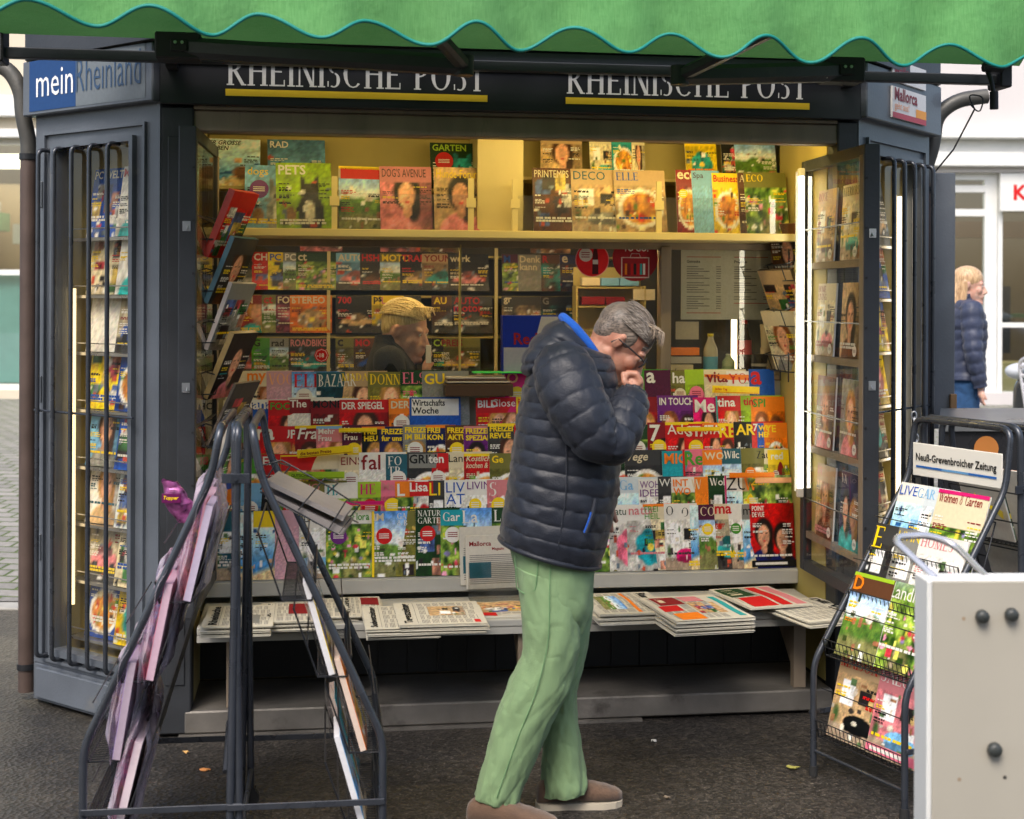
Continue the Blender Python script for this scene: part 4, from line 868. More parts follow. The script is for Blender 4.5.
# ------------------------------------------------------------------ magazines on the sloping rack
# rows from the bottom (0) to the top (5): (left pixel, title, ground, title colour, picture, options)
ROWS = {
5: ([(226,'S','cream','red','woman',{}),(246,'my','cream','orange','woman',dict(th=.2)),(268,'VOGUE','mauve','peach','plain',dict(style='s',th=.2)),(293,'ELLE','sky','red','land',dict(style='s',th=.24,full=True)),(318,'BAZAAR','dteal','white','car',dict(style='s',th=.22)),(341,'MADAME','tan','yellow','woman',dict(style='s')),(369,'DONNA','olive','yellow','woman',dict(style='s',th=.19)),(402,'ELSA','dgreen','pink','garden',dict(style='s',th=.2)),(424,'GU','grey','yellow','plain',dict(th=.2)),(507,'O','magenta','peach','plain',dict(th=.2))],
    [(628,'y','green','white','plain',{}),(647,'a','plum','white','plain',dict(th=.2,extra='foot:red',w_=.19)),(673,'ha','olive','white','flower',dict(th=.2,extra='circle:cream',w_=.16)),(688,'','lime','magenta','flower',dict(acc='pink',extra='circle:pink')),(707,'vita','cream','dred','plain',dict(th=.2)),(729,'YOGA','white','red','plain',dict(style='s',th=.2,w_=.20)),(752,'a','blue','red','plain',dict(th=.25,w_=.12))]),
4: ([(224,'BORSE','cream','black','plain',{}),(241,'mana','blue','white','plain',dict(extra='top:white')),(269,'FOC','red','green','face',dict(extra='')),(289,'The','white','white','plain',dict(extra='box:dred')),(312,'MONEY','dred','black','abstract',dict(extra='top:white')),(341,'DER SPIEGEL','red','white','face',dict(w_=.215,head=.2)),(391,'DER A','orange','cream','flower',dict(acc='yellow')),(411,'Wirtschafts\nWoche','blue','black','plain',dict(w_=.225,extra='box:white',head=.28,tw=.7)),(478,'BILD','red','white','woman',{}),(492,'Closer','magenta','white','woman',dict(style='n',extra='foot:orange')),(519,'in','yellow','red','woman',{})],
    [(615,'UNS','red','white','couple',dict(extra='')),(636,'NS','dred','white','couple',{}),(660,'IN TOUCH','purple','white','couple',dict(w_=.19)),(696,'Me','magenta','white','woman',dict(th=.24,w_=.14)),(719,'tina','red','white','woman',dict(w_=.14,extra='spine:teal',th=.16)),(744,'tina Mai','lime','red','flower',dict(acc='red',th=.14)),(773,'SPI','orange','green','couple',dict(th=.16,w_=.16))]),
3: ([(238,'Fra','red','white','woman',{}),(256,'ra','red','white','face',dict(th=.2)),(276,'SUPER','red','white','couple',dict(th=.16)),(297,'Frau','dred','white','couple',dict(style='i',th=.2,extra='top:yellow')),(318,'Mehr\nFrau','rose','white','woman',dict(extra='top:sky')),(344,'Neues\nFrau','plum','white','woman',{}),(364,'FREI\nHEU','black','yellow','couple',dict(style='x',extra='top:orange')),(381,'FREIZEIT\nfur uns','navy','yellow','couple',dict(style='x')),(405,'FREIZEIT\nIM BLICK','grey','yellow','couple',dict(style='x')),(428,'FREI\nKON','navy','yellow','food',dict(style='x',extra='top:orange',w_=.13)),(447,'FREIZEIT\nAKTUELL','brown','yellow','food',dict(style='x')),(466,'FREIZEIT\nSPEZIAL','purple','yellow','couple',dict(style='x',extra='top:rose')),(490,'FREIZEIT\nREVUE','dgrey','yellow','woman',dict(style='x',extra='top:yellow'))],
    [(628,'dos','dgreen','lime','garden',{}),(650,'7','dred','white','face',dict(th=.3)),(668,'Adel','red','white','woman',dict(style='n',th=.18,extra='top:yellow')),(687,'STAR','red','white','couple',dict(style='x',th=.2)),(706,'STAR','red','white','woman',dict(th=.17,w_=.12,extra='top:orange')),(721,'RE','red','yellow','couple',dict(th=.22,w_=.15,extra='top:yellow')),(737,'AR','black','yellow','car',dict(th=.2)),(755,'7 Me','red','white','plain',dict(w_=.15)),(771,'WO\nHENE','blue','yellow','woman',dict(style='x',w_=.14)),(787,'YE','orange','yellow','food',dict(w_=.11))]),
2: ([(232,'BI','green','red','food',{}),(262,'Eat','red','white','food',dict(th=.15)),(281,'','yellow','red','collage',dict(extra='box:red')),(299,'','cream','pink','collage',dict(w_=.2)),(341,'EINS','cream','dred','plain',dict(style='n',th=.14)),(361,'fal','white','dred','plain',dict(style='s',th=.26,extra='foot:dred')),(388,'FO\nTR','dteal','white','plain',dict(style='s',th=.16)),(409,'GRILL','dgrey','black','food',dict(th=.16,extra='box:grey')),(429,'ten','red','white','food',{}),(449,'Landi','cream','black','food',dict(style='n')),(466,'Kostlich\nkochen & backen','red','cream','food',dict(style='i',extra='top:yellow')),(492,'Ge','olive','yellow','food',{})],
    [(606,'Vege','dgreen','white','food',dict(style='i')),(628,'Vege','dgrey','cream','food',dict(style='i',th=.2,w_=.19)),(665,'MIO','turq','orange','plain',dict(th=.2,extra='foot:orange')),(686,'Re','pink','green','flower',dict(th=.25,extra='spine:red')),(706,'wor','orange','cream','land',dict(style='n',th=.14)),(725,'Wilc','dteal','white','land',dict(style='s')),(745,'','olive','orange','food',dict(w_=.15,extra='circle:orange')),(758,'Zaub','cream','black','garden',dict(style='s',w_=.16)),(775,'red','dred','white','plain',dict(w_=.09)),(786,'','yellow','green','flower',dict(w_=.10))]),
1: ([(214,'B','orange','red','food',{}),(240,'','sky','white','flower',{}),(262,'O','black','orange','flower',{}),(281,'','olive','green','garden',{}),(303,'BIO','olive','rose','garden',dict(style='n')),(327,'H.','white','teal','garden',dict(style='s',th=.18,extra='foot:magenta')),(360,'HE','lime','magenta','garden',dict(style='s',th=.18)),(382,'Ma','pink','rose','flower',dict(extra='circle:yellow')),(398,'L','orange','white','garden',dict(th=.22)),(411,'Lisa','white','white','flower',dict(acc='red',extra='box:red',th=.16,w_=.14)),(430,'LI','dgrey','yellow','room',dict(style='n',th=.22,w_=.15)),(447,'LIV\nAT','white','blue','room',dict(style='n',w_=.16,th=.18)),(468,'LIVING','white','purple','room',dict(style='n',extra='circle:yellow',w_=.16)),(490,'S','rose','white','room',dict(style='s',th=.24)),(512,'L','green','white','garden',dict(style='s'))],
    [(601,'Ga','pale','blue','room',dict(style='s',th=.18)),(621,'Ga','pale','sky','sea',dict(style='s',th=.18)),(642,'WOHN\nIDEE','white','purple','room',dict(style='n',w_=.14,th=.13)),(661,'WO','dgrey','white','room',dict(style='n',w_=.13)),(675,'INT\nWO','white','orange','garden',dict(w_=.16,th=.13)),(694,'W','orange','cream','plain',dict(style='s',th=.18,w_=.14)),(712,'Woh','dgreen','white','room',dict(style='s',w_=.14)),(728,'ZU','white','black','sea',dict(style='n',th=.22,extra='spine:magenta',w_=.15)),(746,'W','tan','orange','garden',dict(style='s',th=.22,extra='circle:yellow')),(765,'ZEIT','dgreen','yellow','garden',dict(style='i',full=True,w_=.20))]),
0: ([(213,'B','dteal','white','room',dict()),(236,'SEA','sky','white','sea',dict(full=True)),(255,'','yellow','red','sea',{}),(277,'','mauve','black','plain',{}),(301,'IDEE','white','black','room',dict(style='n',acc='sky')),(328,'GartenFlora','white','green','garden',dict(w_=.205,head=.2,style='s',extra='circle:purple')),(374,'IM','dgreen','cream','land',dict(full=True,extra='spine:yellow circle:red')),(398,'GA\n& B','olive','white','collage',dict(style='s',extra='')),(418,'NATUR\nGARTEN','dgreen','white','collage',dict(full=True,style='s')),(443,'Gar','turq','white','garden',dict(style='s',th=.16,extra='circle:white')),(463,'La','sky','white','land',dict(style='s',th=.22,full=True)),(495,'L','dgreen','white','garden',dict(style='s',th=.2))],
    [(597,'','pale','green','garden',{}),(612,'naturlich','white','dgreen','flower',dict(acc='pink',w_=.17,head=.28,style='n',extra='')),(630,'natur','white','rose','flower',dict(acc='turq',style='s')),(647,'FREI\nHEIL','cream','green','collage',dict(style='n',extra='top:orange',w_=.16)),(668,'O','white','dgrey','room',dict(style='s',th=.16,acc='magenta',w_=.15)),(684,'O','pale','dgrey','sea',dict(style='s',th=.16,full=True,w_=.15)),(702,'CO','plum','cream','land',dict(style='s',th=.16,w_=.15)),(717,'ma','cream','red','car',dict(th=.14,w_=.13)),(731,'','white','green','room',dict(acc='turq',w_=.14,extra='circle:green')),(746,'mai','grey','black','sea',dict(style='n',th=.15,w_=.13)),(763,'POINT\nDE VUE','red','white','couple',dict(w_=.205,full=True,acc='navy',th=.09,tw=.3,extra='foot:black'))]),
}
NT = {}
rowname = ['bottom rack row', 'second rack row from bottom', 'third rack row from bottom', 'third rack row from top', 'second rack row from top', 'top rack row']
topref = {5: (384, 383), 4: (408, 404), 3: (430, 428), 2: (457, 451), 1: (484, 479), 0: (513, 507)}
FT = ['Natur', 'GLUCK', 'Haus', 'Zeit', 'mein', 'Leben']; FB = [('green', 'white', 'garden'), ('cream', 'red', 'food'), ('sky', 'white', 'sea'), ('red', 'yellow', 'woman'), ('white', 'blue', 'room'), ('navy', 'yellow', 'couple')]
for j, (left, right) in ROWS.items():
    y0 = ROWY[j]; q = left[-1][0] + 27; n_ = 0
    while q < right[0][0] - 8: fb = FB[(j + n_) % 6]; left.append((q, FT[(j * 2 + n_) % 6], *fb, {})); q += 27; n_ += 1
    for side, lst in ((0, left), (1, right)):
        rr = random.Random(j * 7 + side)
        for i, (px, ti, bgn, tcn, kd, op) in enumerate(lst):
            op = dict(op); op.setdefault('w_', .19 + .02 * rr.random())
            h = .275 + .012 * rr.random()
            if bgn != 'white' and 'extra' not in op and rr.random() < .3: op['extra'] = rr.choice(['circle:yellow', 'circle:red', 'foot:white', 'circle:white'])
            o = magazine(ti, bgn, tcn, kd, h=h, t=.0032, **op)
            p = kat(px, topref[j][side] + 20, y0)
            x = min(p.x, OR_ - op['w_'] - .003); x = max(x, OL + .005)
            place(o, (x, y0 - .006 + rr.uniform(-.001, .001), ROWZ[j] + .003), rz=R(2.6), lean=R(8 + rr.uniform(-.4, .4)), ry=R(rr.uniform(-.5, .5)))
            where = ORD[i] + ' ' + f"in {rowname[j]}" if side == 0 else f"{ORDR[len(lst) - 1 - i]} in {rowname[j]}"
            fin(o, where, 'magazines on the sloping rack')
# shelf talkers, little printed strips in front of the rows
def strip(px0, py0, px1, py1, y, bgc, txt, tc_, lab, rz=0, txt2=None):
    a, b = kat(px0, py1, y), kat(px1, py0, y); w_, h = b.x - a.x, b.z - a.z
    g = G(); g.box((0, 0, 0), (w_, .003, h), c=lin(P[bgc])); g.grid(lambda u, v: (u * w_, -.001 - .002 * math.sin(u * 3.14), v * h), 2, 10, c=lin(P[bgc]))
    if txt: put_text(g, txt, w_ * .05, h * .3, w_ * .9, h * .42, -.0042, lin(P[tc_]), 'b')
    g.quad(w_ * .03, h * .1, w_ * .97, h * .16, -.0040, c=lin(P[tc_]))
    o = g.obj('shelf_card', 'print'); place(o, (a.x, y, a.z), ry=R(rz)); tag(o, lab, 'card', 'printed strips on the sloping rack')
strip(299, 451, 355, 460, ROWY[2] - .02, 'yellow', 'die besten Preise', 'dred', 'yellow strip card with red line slanting above the food magazines at left', -5)
strip(290, 473, 346, 481, ROWY[1] - .018, 'lime', 'GUTSCHEIN', 'dgreen', 'lime green strip card below the photo collage magazine at left')
strip(328, 502, 386, 508, ROWY[0] - .018, 'magenta', '', 'yellow', 'magenta strip card above the large garden magazine at left')
strip(340, 429, 378, 434, ROWY[3] - .018, 'yellow', '', 'dgreen', 'thin yellow strip card under the red news magazine')
strip(713, 383, 760, 391, ROWY[5] - .02, 'yellow', 'jeden Tag', 'red', 'yellow strip card in front of the white yoga magazine at top right', 2)
strip(678, 425, 720, 430, ROWY[3] - .018, 'yellow', '', 'red', 'thin yellow strip card right of the man above a red magazine')
strip(731, 470, 776, 476, ROWY[1] - .018, 'orange', '', 'red', 'orange strip card at the right in front of the home magazines')
strip(757, 475, 793, 481, ROWY[1] - .019, 'peach', '', 'rose', 'pale peach strip card at the far right in front of the home magazines')
strip(705, 372, 750, 382, ROWY[5] + .03, 'orange', '', 'green', 'orange box top standing on the sill above the white yoga magazine', 1)
# tilted white newspaper in the bottom row (with red lettering)
def newspaper(w_, h, t, seed, head=None, hc='black', photo=None, blocks=(), accent=None, hv=False, name='newspaper'):
    """folded newspaper lying in the x,y plane, top face up; head lettering along x at far edge (or along y)"""
    g = G(); rr = random.Random(seed); rng = np.random.default_rng(seed); pc = lin((.80, .78, .72))
    nl = 4
    for k in range(nl):
        dx, dy = rr.uniform(-.004, .004), rr.uniform(-.003, .003); z0, z1 = t * k / nl, t * (k + .92) / nl
        g.box((dx, dy, z0), (w_ + dx, h + dy, z1), min(.0015, t / nl * .4), c=pc)
    bow = lambda u, v: t + .0006 + .004 * math.sin(u * 3.1) * math.sin(v * 3.1) + .0015 * math.sin(u * 9 + seed)
    g.grid(lambda u, v: (u * w_, v * h, bow(u, v)), 12, 12, c=pc, sm=True)
    g.grid(lambda u, v: (u * w_, v * .003 - .0015, t * .1 + (bow(u, 0) - t * .1) * v), 1, 12, c=pc)
    def patch(x0, y0, x1, y1, c, dz=.0004, img=None, n=6):
        g.grid(lambda u, v: (x0 + (x1 - x0) * u, y0 + (y1 - y0) * v, bow((x0 + (x1 - x0) * u) / w_, (y0 + (y1 - y0) * v) / h) + dz), n, n, c=c, sm=True, img=img)
    ink = lin((.25, .24, .24))
    # columns of print
    n = 5; cw = w_ * .9 / n
    for c in range(n):
        y = h * .72
        while y > h * .06:
            L_ = rr.uniform(.03, .10) * h
            k = 0
            while k < L_ and y > h * .06:
                patch(w_ * .05 + c * cw, y, w_ * .05 + (c + .88) * cw, y + .0022, lin((.45, .44, .43)), .0003, n=2); y -= .0052; k += .0052
            y -= .008
    for (a, b, c_, d, cc) in blocks: patch(a * w_, b * h, c_ * w_, d * h, lin(P[cc]) if isinstance(cc, str) else lin(cc), .0007)
    if photo:
        a, b, c_, d, kd = photo; im = art(kd, 25, 31, rng, P['tan'], P['dgrey']); im = np.where(im <= .04045, im / 12.92, ((im + .055) / 1.055) ** 2.4)
        x0, y0, x1, y1 = a * w_, b * h, c_ * w_, d * h
        g.grid(lambda u, v: (x0 + (x1 - x0) * u, y0 + (y1 - y0) * v, bow((x0 + (x1 - x0) * u) / w_, (y0 + (y1 - y0) * v) / h) + .001), 24, 30, img=im, sm=True)
    if head:
        v, f, mx = text(head, .03, 0, 2); hh = h * .13 if not hv else w_ * .13
        L_ = (w_ if not hv else h) * .86
        X = Matrix.Identity(4)
        vv = []
        for q in v:
            a, b = q[0] / mx[0] * L_, q[1] / mx[1] * hh
            xx, yy = (w_ * .07 + a, h * .80 + b)
            vv.append((xx, yy, bow(xx / w_, yy / h) + .0016))
        g.add(vv, f, c=lin(P[hc]))
        patch(w_ * .05, h * .775, w_ * .95, h * .779, ink, .0009)
    return g.obj(name, 'news')
def lay(o, x, y, z, rz, lab, grp='newspapers on the counter', flip=True):
    o.matrix_world = KM @ Matrix.Translation((x, y, z)) @ Matrix.Rotation(rz, 4, 'Z'); tag(o, lab, 'newspaper', grp)
CZ = .4185
def cat_(px, py, z=.44):                 # point on the counter (kiosk coordinates)
    d = ray(px, py); p = Vector((0, 0, EYE)) + d * ((z - EYE) / d.z); return KI @ p
# each: lower-left pixel, width, depth, rz, stack layers
# left pile
def stack(n, t, **k):
    pass
def pile(px, py, w_, h, rzd, n, t, spec, lab, dz=0, grp='newspapers on the counter', under='plain folded newspaper under '):
    p = cat_(px, py, CZ + .02); rr = random.Random(int(px * 3)); z = CZ + dz
    for k in range(n):
        top = k == n - 1
        o = newspaper(w_, h, t, int(px) + k, **(spec if top else {}))
        ords = ['lowest', 'second', 'third', 'fourth', 'fifth'][k]
        lay(o, p.x + (0 if top else rr.uniform(-.012, .012)), p.y + (0 if top else rr.uniform(-.012, .006)), z, R(rzd + (0 if top else rr.uniform(-1.5, 1.5))), lab if top else f"{ords} folded paper from the bottom in the pile under the {under}", grp)
        z += t * 1.0 + .0065
# papers lie with their headline towards the right: built turned by -90 degrees
def pileR(px, py, w_, h, n, t, spec, lab, under, rzd=-90, dz=0):
    # px,py: near-left corner; after -90 turn the near-left corner is the paper's lower-left rotated
    p = cat_(px, py, CZ + .015 * n); rr = random.Random(int(px * 3)); z = CZ + dz
    for k in range(n):
        top = k == n - 1; o = newspaper(w_, h, t, int(px) + k, **(spec if top else {}))
        ords = ['lowest', 'second', 'third', 'fourth', 'fifth'][k]
        j = (0 if top else rr.uniform(-.014, .014), 0 if top else rr.uniform(-.016, .008))
        # rotate by +90: x->y, headline (far y) goes to the left ; by -90 headline to the right
        if rzd < 0: off = Vector((0, w_, 0))
        else: off = Vector((h, 0, 0))
        lay(o, p.x + off.x + j[0], p.y + off.y + j[1], z, R(rzd + (0 if top else rr.uniform(-1.5, 1.5))), lab if top else f"{ords} paper from the bottom in the pile under the {under}")
        z += t + .0066
pileR(205, 628, .36, .26, 3, .008, dict(head='Rheinische', blocks=((.1, .2, .5, .5, 'grey'),)), 'folded newspaper at the left end of the counter behind the left rack', 'leftmost counter newspaper', rzd=90)
pileR(262, 622, .34, .24, 3, .007, dict(head='Zeitung', blocks=((.35, .12, .9, .55, 'dred'),)), 'newspaper with dark red block near the left end of the counter', 'red block newspaper', rzd=90)
pileR(312, 617, .34, .20, 2, .007, dict(head='Morgen', blocks=((.2, .3, .4, .5, 'grey'),)), 'plain newspaper between the red block papers on the left counter', 'plain left newspaper', rzd=90, dz=.0)
pileR(345, 614, .33, .16, 2, .007, dict(head='heute', blocks=((.5, .05, .9, .5, 'dred'),)), 'narrow newspaper with red block left of the large white newspapers', 'narrow left newspaper', rzd=90, dz=.0)
pileR(369, 630, .40, .27, 3, .009, dict(head='Sudwestzeitung', blocks=()), 'white newspaper with large gothic headline on the left counter', 'gothic headline newspaper', rzd=90)
pileR(402, 629, .40, .33, 3, .008, dict(head='Tageszeitung', photo=(.35, .2, .72, .62, 'room'), blocks=((.05, .06, .18, .13, 'red'),)), 'white newspaper with dark photograph and red mark, overhanging the left counter', 'newspaper with dark photograph', rzd=90, dz=.016)
pileR(599, 613, .40, .30, 3, .009, dict(head='Rundschau', photo=(.2, .15, .8, .45, 'land'), blocks=((.05, .55, .95, .60, 'orange'),)), 'newspaper with green photo and orange stripe just right of the man', 'newspaper with orange stripe', rzd=-88)
pileR(668, 620, .44, .32, 4, .009, dict(head=None, photo=(.35, .45, .75, .8, 'collage'), blocks=((.05, .10, .4, .42, 'dred'), (.08, .15, .3, .22, 'cream'), (.42, .05, .62, .30, 'red'), (.7, .1, .96, .42, 'orange'), (.05, .46, .3, .72, 'rose'), (.1, .86, .9, .95, 'teal'))), 'thick tabloid with red, pink and orange blocks on the right counter', 'thick red tabloid', rzd=-84)
pileR(790, 619, .40, .30, 2, .006, dict(head='DIE WELT', blocks=((.1, .1, .45, .4, 'grey'),)), 'white newspaper with black headline at the right end of the counter', 'right end newspaper', rzd=-76)
pileR(738, 612, .38, .28, 1, .008, dict(head=None, blocks=((.05, .05, .5, .45, 'dgreen'), (.1, .12, .4, .3, 'cream'), (.55, .1, .95, .5, 'red'), (.05, .55, .95, .72, 'red'), (.05, .78, .95, .95, 'rose'))), 'red and green tabloid on top of the right white newspapers', 'x', rzd=-80, dz=.027)
# clear holder with a small red and orange paper
hx0 = cat_(487, 614, .42)
g = G(); g.box((0, 0, 0), (.24, .004, .03)); g.box((0, .10, 0), (.24, .104, .15)); g.add([(0, 0, 0), (0, .104, 0), (0, .104, .15), (0, 0, .03)], [(0, 1, 2, 3)]); g.add([(.24, 0, 0), (.24, .104, 0), (.24, .104, .15), (.24, 0, .03)], [(3, 2, 1, 0)]); g.box((0, .004, 0), (.24, .10, .003))
o = g.obj('leaflet_holder', 'acrylic'); o.matrix_world = KM @ Matrix.Translation((hx0.x - .03, .31, CZ)); tag(o, 'clear plastic leaflet holder standing on the counter behind the man', 'leaflet holder')
o = newspaper(.22, .26, .008, 77, photo=(.05, .2, .95, .95, 'collage'), blocks=((.0, .0, .3, .2, 'red'),)); lay(o, hx0.x - .02, .03, CZ, R(2), 'small colourful paper in red and orange lying left of the man on the counter')
# large white newspaper leaning in the bottom row
def lean_paper(px, py, w_, h, title, lab, y):
    p = kat(px, py, y); g = G(); g.box((0, 0, 0), (w_, .006, h), .001, c=lin((.80, .78, .73)))
    if title: put_text(g, title, w_ * .06, h * .80, w_ * .72, h * .09, -.0006, lin(P['dred']), 'b'); put_text(g, 'Magazin', w_ * .42, h * .70, w_ * .38, h * .07, -.0006, lin(P['dred']), 'b'); g.quad(w_ * .84, h * .72, w_ * .97, h * .88, -.0005, c=lin(P['red']))
    for k in range(16): g.quad(w_ * .06, h * (.62 - .035 * k), w_ * .9, h * (.635 - .035 * k), -.0005, c=lin((.5, .49, .47)))
    g.quad(w_ * .05, h * .2, w_ * .4, h * .5, -.0008, c=lin(P['dteal']))
    o = g.obj('newspaper', 'news'); place(o, (p.x, y, p.z), lean=R(6), ry=R(-1)); tag(o, lab, 'newspaper', 'newspapers leaning in the rack')
lean_paper(463, 586, .27, .245, '', 'plain white newspaper leaning behind the red titled paper left of the man', .437)
lean_paper(469, 590, .27, .225, 'Mallorca', 'white newspaper with large red title leaning in the rack behind the man', .428)

# ------------------------------------------------------------------ upper shelf magazines
US = [
 (0, 2.158, .700, [(200,'DER GROSSE\nGRABEN','cream','black','sea',dict(w_=.25,style='i',full=True,th=.09)),(267,'RAD','sky','white','car',dict(w_=.25,full=True,acc='dred')),(430,'GARTEN','dgreen','lime','dog',dict(w_=.24,full=True,extra='circle:red'))], 'ledge above left shelf'),
 (1, 2.218, .700, [(540,'BAZAAR','tan','white','woman',dict(w_=.19,style='s')),(590,'PRO','cream','dgrey','room',dict(w_=.11)),(612,'OK','teal','white','food',dict(w_=.11)),(632,'MO','cream','rose','face',dict(w_=.06)),(686,'BE','yellow','orange','flower',dict(w_=.15,acc='teal')),(722,'STARS','black','orange','collage',dict(w_=.16)),(760,'POST','olive','black','land',dict(w_=.20,style='i',full=True))], 'ledge above right shelf'),
 (2, 1.978, .535, [(243,'dogs','sky','yellow','dog',dict(w_=.235,full=True,acc='grey',extra='circle:purple',style='n',th=.16)),(276,'PETS','lime','white','dog',dict(w_=.235,acc='dgrey',full=True,th=.15)),(338,'tiere','cream','red','land',dict(w_=.20,extra='box:red top:yellow',head=.2)),(380,"DOG'S AVENUE",'rose','dgrey','woman',dict(w_=.225,style='n')),(434,'Hunde-Forum','tan','yellow','woman',dict(w_=.225,full=True,style='n'))], 'left upper shelf'),
 (3, 1.978, .535, [(533,'PRINTEMPS','brown','cream','collage',dict(w_=.18,full=True,style='n')),(572,'DECO','tan','dteal','room',dict(w_=.23,style='n')),(616,'ELLE','tan','blue','food',dict(w_=.235,style='s',extra='',th=.13)),(677,'eco','dred','cream','food',dict(w_=.12,extra='circle:yellow')),(694,'Spa','sky','plum','plain',dict(w_=.13,style='n')),(714,'Business','yellow','red','food',dict(w_=.14)),(740,'AD','brown','cream','flower',dict(w_=.16,style='s',acc='yellow')),(760,'ECO','olive','yellow','garden',dict(w_=.20,style='s'))], 'right upper shelf')]
for gi, zb, y, lst, nm in US:
    rr = random.Random(gi)
    for i, (px, ti, bgn, tcn, kd, op) in enumerate(lst):
        op = dict(op); h = .285 - .012 * rr.random(); 
        if gi < 2: h = .22
        o = magazine(ti, bgn, tcn, kd, h=h, t=.005, res=(30, 24), **op); p = kat(px, 200, y)
        place(o, (min(p.x, OR_ - op['w_'] - .01), y, zb + .002), rz=R(4.5 if i else 2), lean=R(9), ry=R(rr.uniform(-1, 1)))
        fin(o, f"{ORD[i]} on the {nm}", 'magazines on the upper shelf')
# ------------------------------------------------------------------ magazines on the rear racks of the selling room
REAR = [
 (1.725, [(228,'HOT','black','cream','car'),(252,'CHIP','red','white','collage'),(268,'PC','yellow','blue','collage'),(283,'PCCo','grey','white','land'),(296,'ct','dgreen','cream','garden'),(336,'AUTO','sky','cream','car'),(360,'HSH','dgrey','red','car'),(380,'MOTO','olive','yellow','land'),(400,'TRAK','black','red','car'),(422,'YOUNG','tan','dred','car'),(448,'werk','black','cream','car'),(502,'M','plum','blue','garden'),(518,'Denk\nkann','grey','cream','plain'),(541,'R','brown','red','abstract'),(560,'e','navy','cream','abstract')]),
 (1.515, [(236,'ON','dred','cream','face'),(262,'ct','olive','red','land'),(276,'FOTO','plum','cream','abstract'),(290,'STEREO','orange','cream','flower'),(336,'700','black','red','car'),(372,'ps','yellow','black','car'),(380,'L','dgrey','rose','car'),(432,'AU','brown','yellow','car'),(452,'AUTO\nmotor','dgrey','red','car'),(502,'gr','dgrey','cream','abstract'),(541,'G','black','grey','abstract')]),
 (1.305, [(232,'B','dred','cream','car'),(252,'G','green','black','dog'),(270,'rad','grey','black','land'),(289,'ROADBIKE','dgrey','rose','car'),(336,'c','olive','black','car'),(354,'MO','brown','red','car'),(432,'CC','black','lime','car'),(440,'PREIS','olive','dred','car'),(502,'k','dgrey','red','abstract')]),
 (1.915, [(300,'KO','dgrey','grey','abstract'),(380,'OR','black','orange','abstract'),(420,'Z','olive','red','abstract'),(530,'ZE','tan','red','abstract')])]
rn = ['second', 'third', 'lowest', 'topmost']
for r_, (zb, lst) in enumerate(REAR):
    for i, (px, ti, bgn, tcn, kd) in enumerate(lst):
        p = kat(px, 300, 1.48); o = magazine(ti, bgn, tcn, kd, w_=.205, h=.185 if r_ != 3 else .18, t=.004, th=.22, res=(18, 18)); nx = kat(lst[i + 1][0], 300, 1.48).x if i + 1 < len(lst) else 9
        place(o, (p.x, 1.465, zb), rz=R(2.8), lean=R(7)); fin(o, f"{ORD[i] if i < 14 else 'far right'} in back room's {rn[r_]} row" if i < 14 else "rightmost in back room's second row", 'magazines in the back room')
# orange price tag and cigarette style packets
def plate(px0, py0, px1, py1, y, c, name, lab, cat, th=.004, d=None, txt=None, tc_='black', grp=None, matn='print'):
    a, b = kat(px0, py1, y), kat(px1, py0, y); g = G(); g.box((a.x, y, a.z), (b.x, y + th, b.z), min(.002, th / 3), c=lin(c))
    if txt: put_text(g, txt, a.x + (b.x - a.x) * .08, a.z + (b.z - a.z) * .35, (b.x - a.x) * .84, (b.z - a.z) * .4, y - .0008, lin(P[tc_]), 'b')
    if d: d(g, a, b, y)
    o = g.obj(name, matn, loc=((a.x + b.x) / 2, y, a.z)); o.matrix_world = KM @ Matrix.Translation(((a.x + b.x) / 2, y, a.z)); return tag(o, lab, cat, grp)
plate(388, 240, 410, 248, 1.46, P['orange'], 'price_card', 'orange price card on the top row of the dim back room', 'card')
plate(633, 288, 655, 299, 1.1, P['cream'], 'price_card', 'cream handwritten card hanging behind the glass above the man\'s head', 'card')
for k, (a, b, c, cc) in enumerate(((582, 277, 601, 'cream'), (601, 277, 620, 'sky'), (620, 277, 640, 'sky'), (582, 296, 606, 'dred'), (606, 296, 626, 'dred'))):
    plate(a, b, c - 1, b + 8, 1.12, P[cc], 'sweets_packet', f"{['cream', 'left pale blue', 'right pale blue', 'left dark red', 'right dark red'][k]} packet on the small counter rack behind the glass", 'packet', th=.06, grp='packets on the counter rack')
# small wire counter rack that carries the packets
g = G()
for z in (kat(600, 286, 1.12).z, kat(600, 305, 1.12).z): g.box((kat(578, 280, 1.11).x, 1.10, z - .008), (kat(642, 280, 1.11).x, 1.2, z - .001))
a = kat(576, 240, 1.12); b = kat(644, 240, 1.12)
for x in (a.x, b.x): g.box((x - .004, 1.10, 1.33), (x + .004, 1.2, 1.75))
g.box((a.x, 1.2, 1.33), (b.x, 1.205, 1.84), c=(.05, .06, .03)); tag(g.obj('packet_rack', 'khaki', loc=(0, 0, 0)), 'small olive rack of packets behind the glass under the round stickers', 'rack').matrix_world = KM
# blue and silver drinks box
def rb(g, a, b, y):
    w_, h = b.x - a.x, b.z - a.z
    g.add([(a.x + w_ * .62, y - .0008, b.z - .005), (b.x - .005, y - .0008, b.z - .005), (b.x - .005, y - .0008, a.z + h * .47), (a.x + w_ * .50, y - .0008, a.z + h * .47)], [(3, 2, 1, 0)], c=lin((.62, .62, .64)))
    g.quad(a.x + .005, a.z + .005, b.x - .005, a.z + h * .45, y - .0009, c=lin((.58, .58, .62))); put_text(g, 'Red', a.x + w_ * .18, a.z + h * .50, w_ * .40, h * .2, y - .0016, lin(P['dred']), 'b')
plate(503, 315, 565, 374, .60, (.03, .14, .55), 'drinks_box', 'blue and silver drinks box with red lettering standing behind the man', 'drinks box', th=.07, d=rb)
